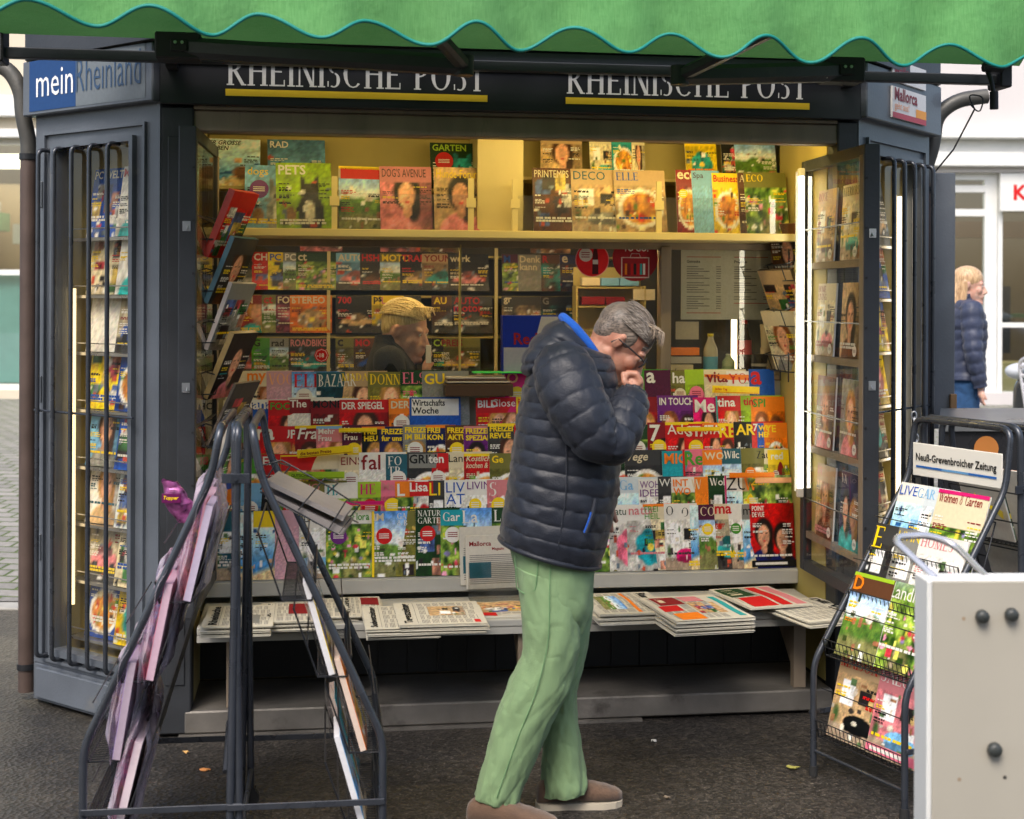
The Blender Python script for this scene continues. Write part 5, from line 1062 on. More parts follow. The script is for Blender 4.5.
# card tray on the sill
o = plate(446, 384, 514, 397, .56, (.30, .22, .15), 'card_tray', 'brown tray of cards wrapped in clear plastic on the sill left of the man', 'tray', th=.1)
for k, (z, c, nm) in enumerate(((.001, (.75, .70, .62), 'cream'), (.010, (.35, .26, .2), 'brown'), (.019, (.72, .68, .62), 'pale'))):
    a, b = kat(448, 384, .56), kat(511, 384, .56); g = G(); g.box((a.x, .565, a.z + z), (b.x - .01 * k, .655, a.z + z + .008), .002, c=lin(c)); o = g.obj('card_stack', 'print', loc=(a.x, .565, a.z)); o.matrix_world = KM @ Matrix.Translation((a.x, .565, a.z)); tag(o, f"{nm} layer of cards lying on the brown tray left of the man", 'cards', 'cards on the tray')
a, b = kat(474, 380, .57), kat(528, 380, .57); g = G(); g.box((a.x, .57, a.z + .012), (b.x, .64, a.z + .019), .002); o = g.obj('folder', flat('neon_green', (.06, .62, .10), .4), loc=(a.x, .57, a.z)); o.matrix_world = KM @ Matrix.Translation((a.x, .57, a.z + .015)); tag(o, 'neon green plastic folder on the card tray beside the man\'s back', 'folder')
# menu sheets
def menu(g, a, b, y):
    w_, h = b.x - a.x, b.z - a.z
    for cx in (.06, .56):
        g.quad(a.x + w_ * cx, b.z - h * .11, a.x + w_ * (cx + .36), b.z - h * .10, y - .0006, c=lin((.65, .15, .12))); g.quad(a.x + w_ * cx, a.z + h * (.09 if cx < .5 else .23), a.x + w_ * (cx + .36), a.z + h * (.10 if cx < .5 else .24), y - .0006, c=lin((.65, .15, .12)))
        put_text(g, 'Getranke' if cx < .5 else 'Preisliste', a.x + w_ * cx, b.z - h * .19, w_ * (.14 if cx < .5 else .18), h * .04, y - .0008, lin(P['black']), 'b')
        for k in range(19):
            if k in (6, 12): continue
            z = b.z - h * (.25 + k * .033)
            if cx > .5 and k > 14: break
            g.quad(a.x + w_ * cx, z, a.x + w_ * (cx + .12 + .06 * ((k * 7) % 3)), z + h * .011, y - .0006, c=lin((.35, .34, .33))); g.quad(a.x + w_ * (cx + .31), z, a.x + w_ * (cx + .36), z + h * .011, y - .0006, c=lin((.35, .34, .33)))
plate(681, 248, 775, 318, .775, (.72, .72, .66), 'menu_sheet', 'large white price list with two columns behind the right window pane', 'price list', d=menu, th=.002)
plate(676, 320, 699, 338, .80, (.74, .70, .60), 'note_paper', 'blank cream note behind the glass left of the bottles', 'note', th=.002)
plate(670, 346, 700, 354, .80, P['orange'], 'sweets_box', 'long orange sweets box on the sill right of the man', 'box', th=.05)
def jj(g, a, b, y): put_text(g, 'J', a.x + .04, a.z + .015, .03, .022, y - .0008, lin(P['navy']), 'i')
plate(666, 363, 694, 375, .80, (.80, .77, .66), 'sweets_box', 'white cardboard box with blue mark on the sill right of the man', 'box', th=.06, d=jj)
for pbx, pby0, pby1 in ((671, 355, 362), (671, 375.5, 380)):
    pass
g = G(); a, b = kat(664, 378, .80), kat(778, 378, .80); g.box((a.x, .77, a.z - .02), (b.x, .90, 1.345)); g.box((a.x, .80, kat(670, 362, .8).z), (kat(702, 362, .8).x, .86, kat(670, 355.5, .8).z)); tag(g.obj('window_sill', 'ledge'), 'grey inner sill carrying bottles and boxes behind the right pane', 'sill').matrix_world = KM
def bottle(px, py_top, py_bot, y, r, prof, label, cols, nm='bottle', cat='bottle'):
    a, b = kat(px, py_bot, y), kat(px, py_top, y); h = b.z - 1.346; t = thing(nm, label, cat, mtx=KM @ Matrix.Translation((a.x, y, 1.346)))
    g = G(); g.lathe([(r * q, h * z) for q, z in prof], n=18); g.obj('body', cols[0], t)
    g = G(); g.lathe([(r * 1.015, h * cols[3]), (r * 1.015, h * cols[4])], n=18); g.obj('label_band', cols[1], t)
    g = G(); g.lathe([(0, h * 1.0), (r * .42, h * 1.0), (r * .42, h * .93), (0, h * .93)], n=14); g.obj('cap', cols[2], t)
BP = [(0, 0), (.9, 0), (1, .04), (1, .55), (.95, .62), (.45, .85), (.38, .95), (0, .96)]
gl_ = flat('pale_drink', (.45, .42, .30), .15); dk = flat('cola_drink', (.03, .012, .008), .08)
bottle(711, 332, 376, .84, .034, BP, 'clear bottle with yellow cap and blue label behind the glass', (gl_, flat('blue_label', (.08, .34, .55)), flat('yellow_cap', (.75, .62, .02)), .05, .42))
bottle(729, 352, 376, .86, .030, BP, 'small pale green bottle between the two labelled bottles', (flat('pale_green', (.35, .42, .2), .2), flat('green_label', (.2, .3, .1)), flat('pale_cap', (.6, .6, .4)), .05, .35))
bottle(745, 318, 376, .84, .033, BP, 'dark cola bottle with red label behind the glass', (dk, flat('red_label', (.55, .03, .03)), flat('red_cap', (.55, .02, .02)), .35, .62))
CP = [(0, 0), (.72, 0), (.75, .02), (1, .95), (1.05, .97), (1.02, 1), (0, 1)]
bottle(760, 352, 376, .86, .040, CP, 'black paper cup with white print beside the cola bottle', (flat('black_cup', (.02, .015, .02)), flat('white_print', (.5, .48, .46)), flat('cup_lid', (.04, .04, .04)), .35, .5), 'paper_cup', 'cup')
bottle(768, 322, 350, 1.0, .035, CP, 'tan paper cup standing behind the dark bottles', (flat('tan_cup', (.42, .34, .2)), flat('tan_band', (.36, .28, .16)), flat('tan_lid', (.4, .33, .2)), .3, .5), 'paper_cup', 'cup')
# narrow post with its own glow, seen through the right pane
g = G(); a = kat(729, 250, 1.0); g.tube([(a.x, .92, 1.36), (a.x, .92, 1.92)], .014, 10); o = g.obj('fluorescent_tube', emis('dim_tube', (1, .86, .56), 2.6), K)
# ------------------------------------------------------------------ hanging side racks just inside the opening
def side_rack(x, sgn, label, items, z0, z1, grp, whr, y0=0):
    t = thing('wire_rack', label, 'rack', mtx=KM @ Matrix.Translation((x, y0, z0)))
    H = z1 - z0; g = G()
    for yy in (.06, .17, .28): g.tube([(0, yy, 0), (0, yy, H)], .0035, 6)
    g.obj('upright', 'wire', t)
    for k in range(int(H / .2)):
        z = .05 + k * .2; g = G(); g.tube(fillet([(0, .04, z + .09), (sgn * .07, .04, z + .07), (sgn * .07, .30, z + .07), (0, .30, z + .09)], .02), .003, 6); g.tube(fillet([(0, .04, z), (sgn * .045, .04, z), (sgn * .045, .30, z), (0, .30, z)], .02), .003, 6)
        for yy in (.08, .17, .26): g.tube([(sgn * .045, yy, z), (sgn * .07, yy, z + .07)], .0025, 5)
        g.obj('basket', 'wire', t)
    for i, (z, bgn, tcn, ang, th) in enumerate(items):
        o = magazine('', bgn, tcn, 'collage' if i % 2 else 'face', w_=.21, h=.28, t=th, name='magazine', pcol=[(.8, .76, .7), (.35, .3, .25), (.6, .5, .3), (.75, .7, .66), (.3, .45, .5), (.7, .2, .15)][i % 6])
        # cover faces into the opening, top leaning away from the side wall
        m = Matrix.Translation((x + sgn * .018, y0 + (.05 if sgn > 0 else .29), z0 + z)) @ Matrix.Rotation(R(66 * sgn), 4, 'Z') @ Matrix.Rotation(R(ang), 4, 'X')
        if sgn > 0: pass
        o.matrix_world = KM @ m; del o['d']; tag(o, f"{CN.get(bgn, bgn)} magazine leaning {['lowest', 'second from below', 'third from below', 'fourth from below', 'fifth from below', 'sixth from below', 'seventh from below'][i]} in the wire rack {whr}", 'magazine', grp)
side_rack(OL + .035, 1, 'dark wire rack of leaning magazines just inside the left edge of the opening', [(.06, 'green', 'black', 24, .03), (.24, 'dgrey', 'white', 26, .012), (.43, 'black', 'teal', 24, .024), (.62, 'grey', 'white', 22, .018), (.80, 'dgrey', 'teal', 24, .022), (.98, 'red', 'yellow', 24, .028)], .86, 2.26, 'magazines in the left side rack', 'at the left')
side_rack(OR_ - .02, -1, 'dark wire rack of papers at the right edge of the window', [(.05, 'cream', 'green', 20, .012), (.24, 'tan', 'red', 24, .02), (.43, 'brown', 'cream', 12, .02)], 1.32, 1.93, 'papers in the right side rack', 'at the right', y0=.36)
# ------------------------------------------------------------------ magazines in the doors and in the side cabinets
def inmag(o, m, p, lean=0, rz=0): o.matrix_world = m @ Matrix.Translation(Vector(p)) @ Matrix.Rotation(rz, 4, 'Z') @ Matrix.Rotation(-lean, 4, 'X')
DR = [(1.845, [('ROSE','tan','dred','room',{}),('INTERIORS','cream','dgrey','room',dict(acc='teal'))]), (1.455, [('HOME\nLIVING','cream','dred','room',{}),('','tan','white','woman',dict(full=True))]), (1.07, [('','brown','white','woman',dict(full=True)),('','grey','white','face',dict(full=True))]), (.70, [('VA','tan','rose','woman',dict(style='s')),('VA','navy','white','couple',dict(style='s',full=True))])]
for r_, (zb, lst) in enumerate(DR):
    for i, (ti, b, c, kd, op) in enumerate(lst):
        op.setdefault('style', 's'); o = magazine(ti, b, c, kd, w_=.215, h=.30, t=.008, extra='badge', res=(36, 28), **op); inmag(o, DRm, (.12 + .29 * i, .022, zb + .0), lean=R(3))
        fin(o, f"{['far', 'near'][i]} one, {['topmost', 'second', 'third', 'lowest'][r_]} tier of right door", 'magazines in the right door')
CLI = [('FOTO','blue','white','food'),('AUTO','grey','red','car'),('KARRIERE','cream','dred','car'),('MOTOR','dgrey','white','car'),('NATUR','white','dteal','face'),('Frag','yellow','red','flower'),('AZUR','sky','yellow','face'),('COMPUTER','cream','blue','collage'),('STEREO','yellow','blue','collage'),('CHIP','pale','blue','collage'),('HEIM','white','navy','plain'),('PC WELT','blue','white','collage'),('AUDIO','cream','red','collage')]
k = 0; lv = ['lowest', 'second', 'third', 'fourth', 'fifth', 'sixth', 'seventh', 'eighth']
for r_ in range(8):
    for i in range(2):
        ti, b, c, kd = CLI[(r_ * 2 + i * 5) % len(CLI)] if r_ < 7 else [('PC WELT','blue','white','collage'),('MIX','white','red','face')][i]
        o = magazine(ti, b, c, kd, w_=.205, h=.29, t=.006, res=(24, 20)); m = KM @ CLm
        inmag(o, m, (.18 + .215 * i, .115 - .02 * i, .285 + .235 * r_), lean=R(10), rz=R(3)); fin(o, f"{['left', 'right'][i]} one on {lv[r_]} shelf up in left cabinet", 'magazines in the left cabinet')
        ti, b, c, kd = CLI[(r_ * 3 + i * 4 + 2) % len(CLI)]
        o = magazine(ti, b, c, kd, w_=.205, h=.29, t=.006, res=(20, 16)); m = KM @ CRm
        inmag(o, m, (.17 + .205 * i, .125 - .02 * i, .285 + .235 * r_), lean=R(10), rz=R(-3)); fin(o, f"{['left', 'right'][i]} one on {lv[r_]} shelf up in right cabinet", 'magazines in the right cabinet')
# ------------------------------------------------------------------ people
def ell(g, c, r, rot=None, n=14, X=None):
    v = []; f = []; Rm = rot or Matrix.Identity(3); c = Vector(c)
    for i in range(n + 1):
        th = math.pi * i / n
        for j in range(n * 2):
            a = math.pi * j / n; v.append(c + Rm @ Vector((r[0] * math.sin(th) * math.cos(a), r[1] * math.sin(th) * math.sin(a), r[2] * math.cos(th))))
    for i in range(n):
        for j in range(2 * n): f.append((i * 2 * n + j, (i + 1) * 2 * n + j, (i + 1) * 2 * n + (j + 1) % (2 * n), i * 2 * n + (j + 1) % (2 * n)))
    g.add(v, f, sm=True, X=X)
def cap(g, a, b, ra, rb, X=None):
    a, b = Vector(a), Vector(b); n = 6; g.tube([a.lerp(b, i / n) for i in range(n + 1)], [ra + (rb - ra) * i / n for i in range(n + 1)], 14, caps=True, X=X)
    ell(g, a, (ra,) * 3, n=8, X=X); ell(g, b, (rb,) * 3, n=8, X=X)
def blob(g, voxel=.004, smooth=4, name='body', mats=(), parent=None, loc=None):
    if loc is not None: g.v = [(p[0] - loc[0], p[1] - loc[1], p[2] - loc[2]) for p in g.v]
    me = g.mesh('tmp', []); o = bpy.data.objects.new('tmp', me); col.objects.link(o)
    m = o.modifiers.new('r', 'REMESH'); m.mode = 'VOXEL'; m.voxel_size = voxel; m.use_smooth_shade = True
    s = o.modifiers.new('s', 'SMOOTH'); s.factor = .5; s.iterations = smooth
    dg = bpy.context.evaluated_depsgraph_get(); me2 = bpy.data.meshes.new_from_object(o.evaluated_get(dg)); bpy.data.objects.remove(o)
    for x in mats: me2.materials.append(x)
    me2.polygons.foreach_set('use_smooth', [True] * len(me2.polygons))
    q = bpy.data.objects.new(name, me2); col.objects.link(q)
    if parent: q.parent = parent; KIDS.setdefault(parent.name, []).append(q)
    return q
def skin_mat(name, c):
    m, nt, p = newmat(name); nz = N(nt, 'ShaderNodeTexNoise', Scale=28.0, Detail=6.0); tc = N(nt, 'ShaderNodeTexCoord'); nt.links.new(tc.outputs['Object'], nz.inputs[0])
    r = N(nt, 'ShaderNodeValToRGB'); r.color_ramp.elements[0].position = .3; r.color_ramp.elements[1].position = .7; r.color_ramp.elements[0].color = (c[0] * .82, c[1] * .66, c[2] * .62, 1); r.color_ramp.elements[1].color = (*c, 1)
    nt.links.new(nz.outputs['Fac'], r.inputs[0]); nt.links.new(r.outputs[0], p.inputs['Base Color']); p.inputs['Roughness'].default_value = .5; p.inputs['Subsurface Weight'].default_value = .15; p.inputs['Subsurface Radius'].default_value = (.01, .004, .002)
    b = N(nt, 'ShaderNodeBump', Strength=.25, Distance=.003); n2 = N(nt, 'ShaderNodeTexNoise', Scale=160.0); nt.links.new(tc.outputs['Object'], n2.inputs[0]); nt.links.new(n2.outputs['Fac'], b.inputs['Height']); nt.links.new(b.outputs[0], p.inputs['Normal'])
    return m
def hair_mat(name, a, b_, st=(3, 40, 40)):
    m, nt, p = newmat(name); tc = N(nt, 'ShaderNodeTexCoord'); mp = N(nt, 'ShaderNodeMapping'); mp.inputs['Scale'].default_value = st; nt.links.new(tc.outputs['Object'], mp.inputs[0])
    nz = N(nt, 'ShaderNodeTexNoise', Scale=5.0, Detail=6.0); nt.links.new(mp.outputs[0], nz.inputs[0]); r = N(nt, 'ShaderNodeValToRGB'); r.color_ramp.elements[0].position = .35; r.color_ramp.elements[1].position = .62; r.color_ramp.elements[0].color = (*a, 1); r.color_ramp.elements[1].color = (*b_, 1)
    nt.links.new(nz.outputs['Fac'], r.inputs[0]); nt.links.new(r.outputs[0], p.inputs['Base Color']); p.inputs['Roughness'].default_value = .45; p.inputs['Sheen Weight'].default_value = .2
    b = N(nt, 'ShaderNodeBump', Strength=.3, Distance=.002); nt.links.new(nz.outputs['Fac'], b.inputs['Height']); nt.links.new(b.outputs[0], p.inputs['Normal']); return m
def head(g, X, female=False):
    k = .92 if female else 1
    ell(g, (-.005, 0, .03), (.098, .076, .094), X=X); ell(g, (.03, 0, -.035), (.062, .060, .088), X=X); ell(g, (-.03, 0, -.01), (.07, .066, .07), X=X)
    for s in (-1, 1):
        cap(g, (-.01, s * .047 * k, -.052), (.062, s * .018, -.108), .024 * k, .019 * k, X=X); ell(g, (.060, s * .036, -.030), (.028, .024, .028), X=X)
        ell(g, (.079, s * .030, .014), (.016, .024, .011), X=X); ell(g, (.102, s * .012, -.047), (.011, .009, .008), X=X)
        ell(g, (-.006, s * .078, -.004), (.015, .006, .027), Matrix.Rotation(.25, 3, 'Y'), n=8, X=X); ell(g, (-.014, s * .082, -.002), (.006, .006, .024), Matrix.Rotation(.25, 3, 'Y'), n=8, X=X); ell(g, (-.002, s * .082, .020), (.011, .006, .006), n=8, X=X)
        ell(g, (.079, s * .031, -.003), (.012, .015, .010), n=8, X=X)
    ell(g, (.078, 0, -.112), (.020, .022, .017), X=X); cap(g, (.090, 0, .004), (.110, 0, -.038), .008, .0115, X=X); ell(g, (.111, 0, -.042), (.013, .012, .011), X=X)
    ell(g, (.092, 0, -.070), (.012, .022, .006), n=8, X=X); ell(g, (.089, 0, -.083), (.012, .019, .007), n=8, X=X); ell(g, (.07, 0, -.07), (.03, .035, .03), X=X)
def eyes(parent, X, L0=None):
    for s in (-1, 1):
        g = G(); ell(g, (.083, s * .031, -.001), (.0105,) * 3, n=8, X=X); g.c = [lin((.85, .83, .80))] * len(g.f); g2 = len(g.f)
        ell(g, (.0895, s * .031, -.002), (.005, .005, .005), n=6, X=X); g.c[g2:] = [lin((.12, .1, .09))] * (len(g.f) - g2); g.obj('eye', 'print', parent, loc=L0)
def catm(P, n):
    P = [np.array(p, float) for p in P]; out = []
    m = len(P) - 1
    for i in range(n + 1):
        t = i / n * m; k = min(int(t), m - 1); f = t - k; p0, p1, p2, p3 = P[max(k - 1, 0)], P[k], P[k + 1], P[min(k + 2, m)]
        out.append(.5 * ((2 * p1) + (-p0 + p2) * f + (2 * p0 - 5 * p1 + 4 * p2 - p3) * f * f + (-p0 + 3 * p1 - 3 * p2 + p3) * f ** 3))
    return out
def hashn(a, b, s=0): 
    x = math.sin(a * 12.9898 + b * 78.233 + s * 37.7) * 43758.5453; return x - math.floor(x)
def snoise(a, b, s=0):
    i, j = math.floor(a), math.floor(b); u, v = a - i, b - j; u = u * u * (3 - 2 * u); v = v * v * (3 - 2 * v)
    return (hashn(i, j, s) * (1 - u) + hashn(i + 1, j, s) * u) * (1 - v) + (hashn(i, j + 1, s) * (1 - u) + hashn(i + 1, j + 1, s) * u) * v - .5
def loft(g, rings, n_r, n_a, disp=None, capend=True, ex=2.3, closed_u=True, X=None):
    """rings: (centre xyz, axis-a xyz, axis-b xyz)"""
    P = catm([list(c) + list(a) + list(b) for c, a, b in rings], n_r); v = []; s = 0; prev = None
    for i, q in enumerate(P):
        c, a, b = Vector(q[:3]), Vector(q[3:6]), Vector(q[6:9])
        if prev is not None: s += (c - prev).length
        prev = c
        for j in range(n_a):
            t = 2 * math.pi * j / n_a; cx, sx = math.cos(t), math.sin(t); e = 2 / ex
            cx_, sx_ = math.copysign(abs(cx) ** e, cx), math.copysign(abs(sx) ** e, sx); d = a * cx_ + b * sx_
            k = disp(s, t, i / n_r) if disp else 0
            v.append(c + d + d.normalized() * k)
    f = [(i * n_a + j, i * n_a + (j + 1) % n_a, (i + 1) * n_a + (j + 1) % n_a, (i + 1) * n_a + j) for i in range(n_r) for j in range(n_a)]
    b0 = len(v)
    if capend:
        v.append(Vector(P[0][:3])); v.append(Vector(P[-1][:3]))
        f += [(b0, (j + 1) % n_a, j) for j in range(n_a)] + [(b0 + 1, n_r * n_a + j, n_r * n_a + (j + 1) % n_a) for j in range(n_a)]
    g.add(v, f, sm=True, X=X); return P
def quilt(pitch, amp, seed=0, wr=.0025, s0=0):
    def d(s, t, u):
        w_ = (s + s0) / pitch + .10 * snoise(t * 1.3, s * 6, seed); q = abs(math.sin(math.pi * w_)) ** .42
        pk = snoise(t * 14 + math.floor(w_) * 5, s * 18, seed + 3) * (1 - q) * 1.6 + snoise(t * 7, s * 40, seed + 9) * .8
        return amp * (q - .35) + wr * pk * 2.0
    return d
def puffer_mat(name, c):
    m = mat(name, c, .46, 0, .2, 12, .18, 220, spec=.4, sheen=.1); return m
def cloth_mat(name, c, var=.1, sc_=14):
    m = mat(name, c, .85, 0, var, sc_, .35, 420, spec=.2, sheen=.1); return m
MANS = skin_mat('ruddy_skin', (.47, .245, .165)); WOMS = skin_mat('fair_skin', (.70, .44, .34))
YM = 4.62
def mp(px, py, dy=0): return at(px, py, YM + dy)
def shoe(parent, heel, ang, L_, L0, brown, sole, name='shoe'):
    X = Matrix.Translation(Vector(heel)) @ Matrix.Rotation(ang, 4, 'Z') @ Matrix.Diagonal((L_ / .29, 1, 1, 1))
    def outline(k, wd): return None
    g = G(); ring = []
    for x, w_, h in ((.0, .012, .04), (.006, .028, .062), (.03, .036, .082), (.07, .037, .095), (.10, .038, .092), (.13, .040, .078), (.17, .044, .066), (.21, .046, .056), (.245, .043, .046), (.272, .032, .036), (.287, .012, .026)):
        ring.append(((x, 0, .018 + h / 2), (0, w_, 0), (0, 0, h / 2)))
    loft(g, ring, 40, 24, lambda s, t, u: .0008 * math.sin(s * 160) * (1 if u > .4 else 0), ex=2.4, X=X); o = g.obj(name, brown, parent, loc=L0)
    g = G(); pts = [(.0, .018), (.008, .031), (.04, .036), (.10, .034), (.16, .042), (.22, .047), (.26, .040), (.285, .022), (.293, .0)]; pl = pts + [(x, -w_) for x, w_ in pts[::-1][1:]] 
    n = len(pl); v = [(x - .002, w_ * 1.05, z) for z in (.0, .010, .020) for x, w_ in pl]; f = [tuple(range(n))[::-1]] + [(k * n + i, k * n + (i + 1) % n, (k + 1) * n + (i + 1) % n, (k + 1) * n + i) for k in (0, 1) for i in range(n)] + [tuple(range(2 * n, 3 * n))]
    g.add([(x, -y, z) for x, y, z in v], f, X=X); g.obj('sole', sole, o, loc=None if L0 is None else L0)
    g = G()
    for k in range(4): x = .105 + .02 * k; g.tube([Matrix(X) @ Vector((x, -.022, .092 - .20 * (x - .08))), Matrix(X) @ Vector((x, 0, .104 - .20 * (x - .08))), Matrix(X) @ Vector((x, .022, .092 - .20 * (x - .08)))], .0022, 6)
    g.obj('laces', cloth_mat('laces_tan', (.2, .12, .07)), o, loc=L0); return o
# ---- the man in front of the kiosk
org = Vector((mp(548, 700).x, 4.64, 0))
MAN = thing('person', 'man in navy quilted jacket and pale green trousers bending his head, hand at his chin', 'person', org)
TH = R(40); HX = Matrix.Translation(mp(627, 334)) @ Matrix.Rotation(R(-6), 4, 'Z') @ Matrix.Rotation(TH, 4, 'Y') @ Matrix.Diagonal((.97, .97, .97, 1)) @ Matrix.Translation((0, 0, -.03))
g = G(); head(g, HX)
cap(g, HX @ Vector((-.03, 0, -.03)), mp(586, 372), .058, .062); cap(g, HX @ Vector((.0, 0, -.06)), mp(592, 378), .05, .055)
# torso, arms and legs under the clothes
for a, b, r0, r1 in (((575, 385, 0), (562, 470, 0), .14, .13), ((562, 470, 0), (555, 560, 0), .13, .13)): cap(g, mp(*a), mp(*b), r0 - .02, r1 - .02)
cap(g, mp(572, 380, -.12), mp(572, 380, .12), .07, .07)
for a, b, r0, r1 in (((568, 378, -.14), (602, 440, -.22), .055, .045), ((602, 440, -.22), (634, 396, -.075), .042, .028), ((568, 378, .14), (590, 450, .22), .055, .045), ((590, 450, .22), (606, 505, .16), .04, .03),
                     ((552, 580, -.08), (541, 687, -.08), .065, .05), ((541, 687, -.08), (500, 800, -.085), .048, .036), ((566, 580, .085), (565, 690, .085), .062, .045), ((565, 690, .085), (568, 790, .085), .043, .036)):
    cap(g, mp(*a), mp(*b), r0, r1)
# feet inside the shoes
cap(g, mp(495, 805, -.085), mp(530, 818, -.12), .028, .022); cap(g, mp(560, 790, .085), mp(610, 794, .12), .028, .022)
# right hand closed at the chin: palm, four bent fingers, thumb
palm = mp(636, 384, -.045); ell(g, palm, (.026, .042, .036), Matrix.Rotation(R(20), 3, 'Y')); ell(g, mp(632, 380, -.045), (.020, .036, .020))
cap(g, mp(634, 396, -.07), palm, .027, .028)
for k, (dy, l) in enumerate(((-.078, 1.0), (-.056, 1.08), (-.034, 1.02), (-.014, .85))):
    k0 = mp(641, 381, dy); k1 = k0 + Vector((-.012, .0, .026)) * l; k2 = k1 + Vector((-.026, .002, .002)) * l; k3 = k2 + Vector((-.010, .0, -.018)) * l
    k0b = mp(637, 386, dy * .8 - .008); cap(g, k0b, k0, .011, .0105); cap(g, k0, k1, .0100, .0095); cap(g, k1, k2, .0092, .0085); cap(g, k2, k3, .0085, .0075)
t0 = mp(631, 389, -.085); t1 = mp(625, 381, -.088); t2 = mp(624, 373, -.075); cap(g, t0, t1, .0125, .0115); cap(g, t1, t2, .0112, .0092)
# left hand in the jacket pocket
ell(g, mp(608, 512, .15), (.03, .02, .045))
for k in range(4): cap(g, mp(606 + 2 * k, 516, .15), mp(605 + 3 * k, 530, .14), .0085, .007)
cap(g, mp(614, 508, .14), mp(618, 520, .13), .01, .008)
BODY = blob(g, .0038, 3, 'body', [MANS], MAN, loc=org)
eyes(BODY, HX, org)
# hair: cap shape plus combed strands
g = G()
ell(g, (-.018, 0, .046), (.098, .079, .082), X=HX); ell(g, (-.054, 0, .012), (.054, .069, .068), X=HX); ell(g, (.040, 0, .096), (.044, .048, .022), X=HX)
for s in (-1, 1): ell(g, (.012, s * .060, .030), (.030, .018, .040), X=HX)
HAIRM = hair_mat('grey_brown_hair', (.035, .026, .019), (.20, .155, .12), (4, 60, 40))
hr = blob(g, .004, 3, 'hair', [HAIRM], BODY, loc=org)
hm2 = [hair_mat('hair_grey', (.13, .10, .075), (.34, .29, .24)), hair_mat('hair_dark', (.035, .025, .018), (.12, .088, .062)), hair_mat('hair_fair', (.18, .125, .08), (.38, .29, .20))]
rr = random.Random(4)
gs = [G(), G(), G()]
for i in range(2200):
    side = rr.choice((-1, 1)); a0 = rr.uniform(0, 1); phi = rr.uniform(-1.45, 1.45)      # strand runs from the front hairline over the crown to the back or side
    pts = []
    L_ = rr.uniform(.35, .8); st = rr.uniform(-.1, 1.5)
    for k in range(7):
        th = st + L_ * k / 6 * 1.4 - .5 + .03 * rr.random()      # 0 = front, pi = back of the head
        r_ = 1.035 + .03 * rr.random() + .015 * math.sin(k)
        x = math.cos(th) * .102; up = math.sin(th); y = math.sin(phi) * .082 * max(.1, abs(up)) ** .6; z = math.cos(phi) * .086 * up
        pts.append(HX @ Vector((-.022 + x * r_, y * r_, .048 + z * r_)))
    if any((HX.inverted() @ p).z < .0 and (HX.inverted() @ p).x > -.03 for p in pts): continue
    gs[0 if rr.random() < .5 else 1].tube(pts, [.0012] * 6 + [.0004], 3)
for i in range(110):                                                                  # fringe falling forward
    y = rr.uniform(-.062, .062); L_ = rr.uniform(.3, .95); b = Vector((.05 + rr.uniform(-.03, .02), y, .103 + rr.uniform(-.004, .008))); d1 = Vector((.030, y * .25, .008)) * L_; d2 = Vector((.016, y * .3 + rr.uniform(-.006, .006), -.022)) * L_; d3 = Vector((.004 + rr.uniform(-.01, .01), rr.uniform(-.008, .008), -.02)) * L_
    gs[2].tube([HX @ b, HX @ (b + d1), HX @ (b + d1 + d2), HX @ (b + d1 + d2 + d3)], [.0014, .0013, .0010, .0004], 4)
gs[0].m = [0] * len(gs[0].f); a_ = G()
for k, q in enumerate(gs): a_.add(q.v, q.f, m=k, sm=True)
a_.obj('hair_strands', hm2, hr, loc=org)
# glasses
g = G()
for s in (-1, 1):
    pts = [HX @ Vector((.106 - .006 * abs(math.sin(t)), s * .034 + .027 * math.cos(t), -.006 + .019 * math.sin(t))) for t in [6.2832 * k / 20 for k in range(20)]]; g.tube(pts, .0026, 6, closed=True)
    g.tube([HX @ Vector((.100, s * .062, .000)), HX @ Vector((.09, s * .074, .004)), HX @ Vector((.03, s * .079, .006)), HX @ Vector((-.012, s * .084, .006)), HX @ Vector((-.024, s * .084, -.018))], .0026, 6)
g.tube([HX @ Vector((.106, -.008, .002)), HX @ Vector((.110, 0, .005)), HX @ Vector((.106, .008, .002))], .0022, 6)
gl = g.obj('glasses', 'black', BODY, loc=org)
for s in (-1, 1):
    g = G(); g.add([HX @ Vector((.105, s * .034 + .026 * math.cos(t), -.006 + .018 * math.sin(t))) for t in [6.2832 * k / 20 for k in range(20)]], [tuple(range(20))]); g.obj('lens', 'glass', gl, loc=org)
# jacket
NAVY = puffer_mat('navy_quilted_nylon', (.010, .013, .022))
def ring2(L, Rr, d, dy=0):
    a, b = mp(*L, dy), mp(*Rr, dy); return ((a + b) / 2, (b - a) / 2, Vector((0, d, 0)))
JR = [((503, 536), (601, 562), .185), ((504, 522), (607, 545), .197), ((508, 500), (613, 520), .20), ((512, 470), (619, 488), .195), ((515, 445), (621, 458), .19), ((518, 420), (621, 430), .19), ((522, 400), (620, 404), .195), ((526, 382), (618, 382), .205), ((535, 364), (615, 366), .205), ((548, 350), (612, 358), .17), ((562, 340), (610, 354), .125), ((575, 340), (606, 354), .072)]
g = G(); loft(g, [ring2(*q) for q in JR], 280, 110, quilt(.0540, .0056, 2, .0034), ex=2.3)
J = g.obj('jacket', NAVY, MAN, loc=org)
g = G(); a = [mp(502, 539, 0)]
hemr = ring2((502, 538), (602, 564), .187); pts = [Vector(hemr[0]) + Vector(hemr[1]) * math.cos(t) + Vector(hemr[2]) * math.sin(t) for t in [6.2832 * k / 40 for k in range(40)]]; g.tube(pts, .009, 8, closed=True); g.obj('hem', NAVY, J, loc=org)
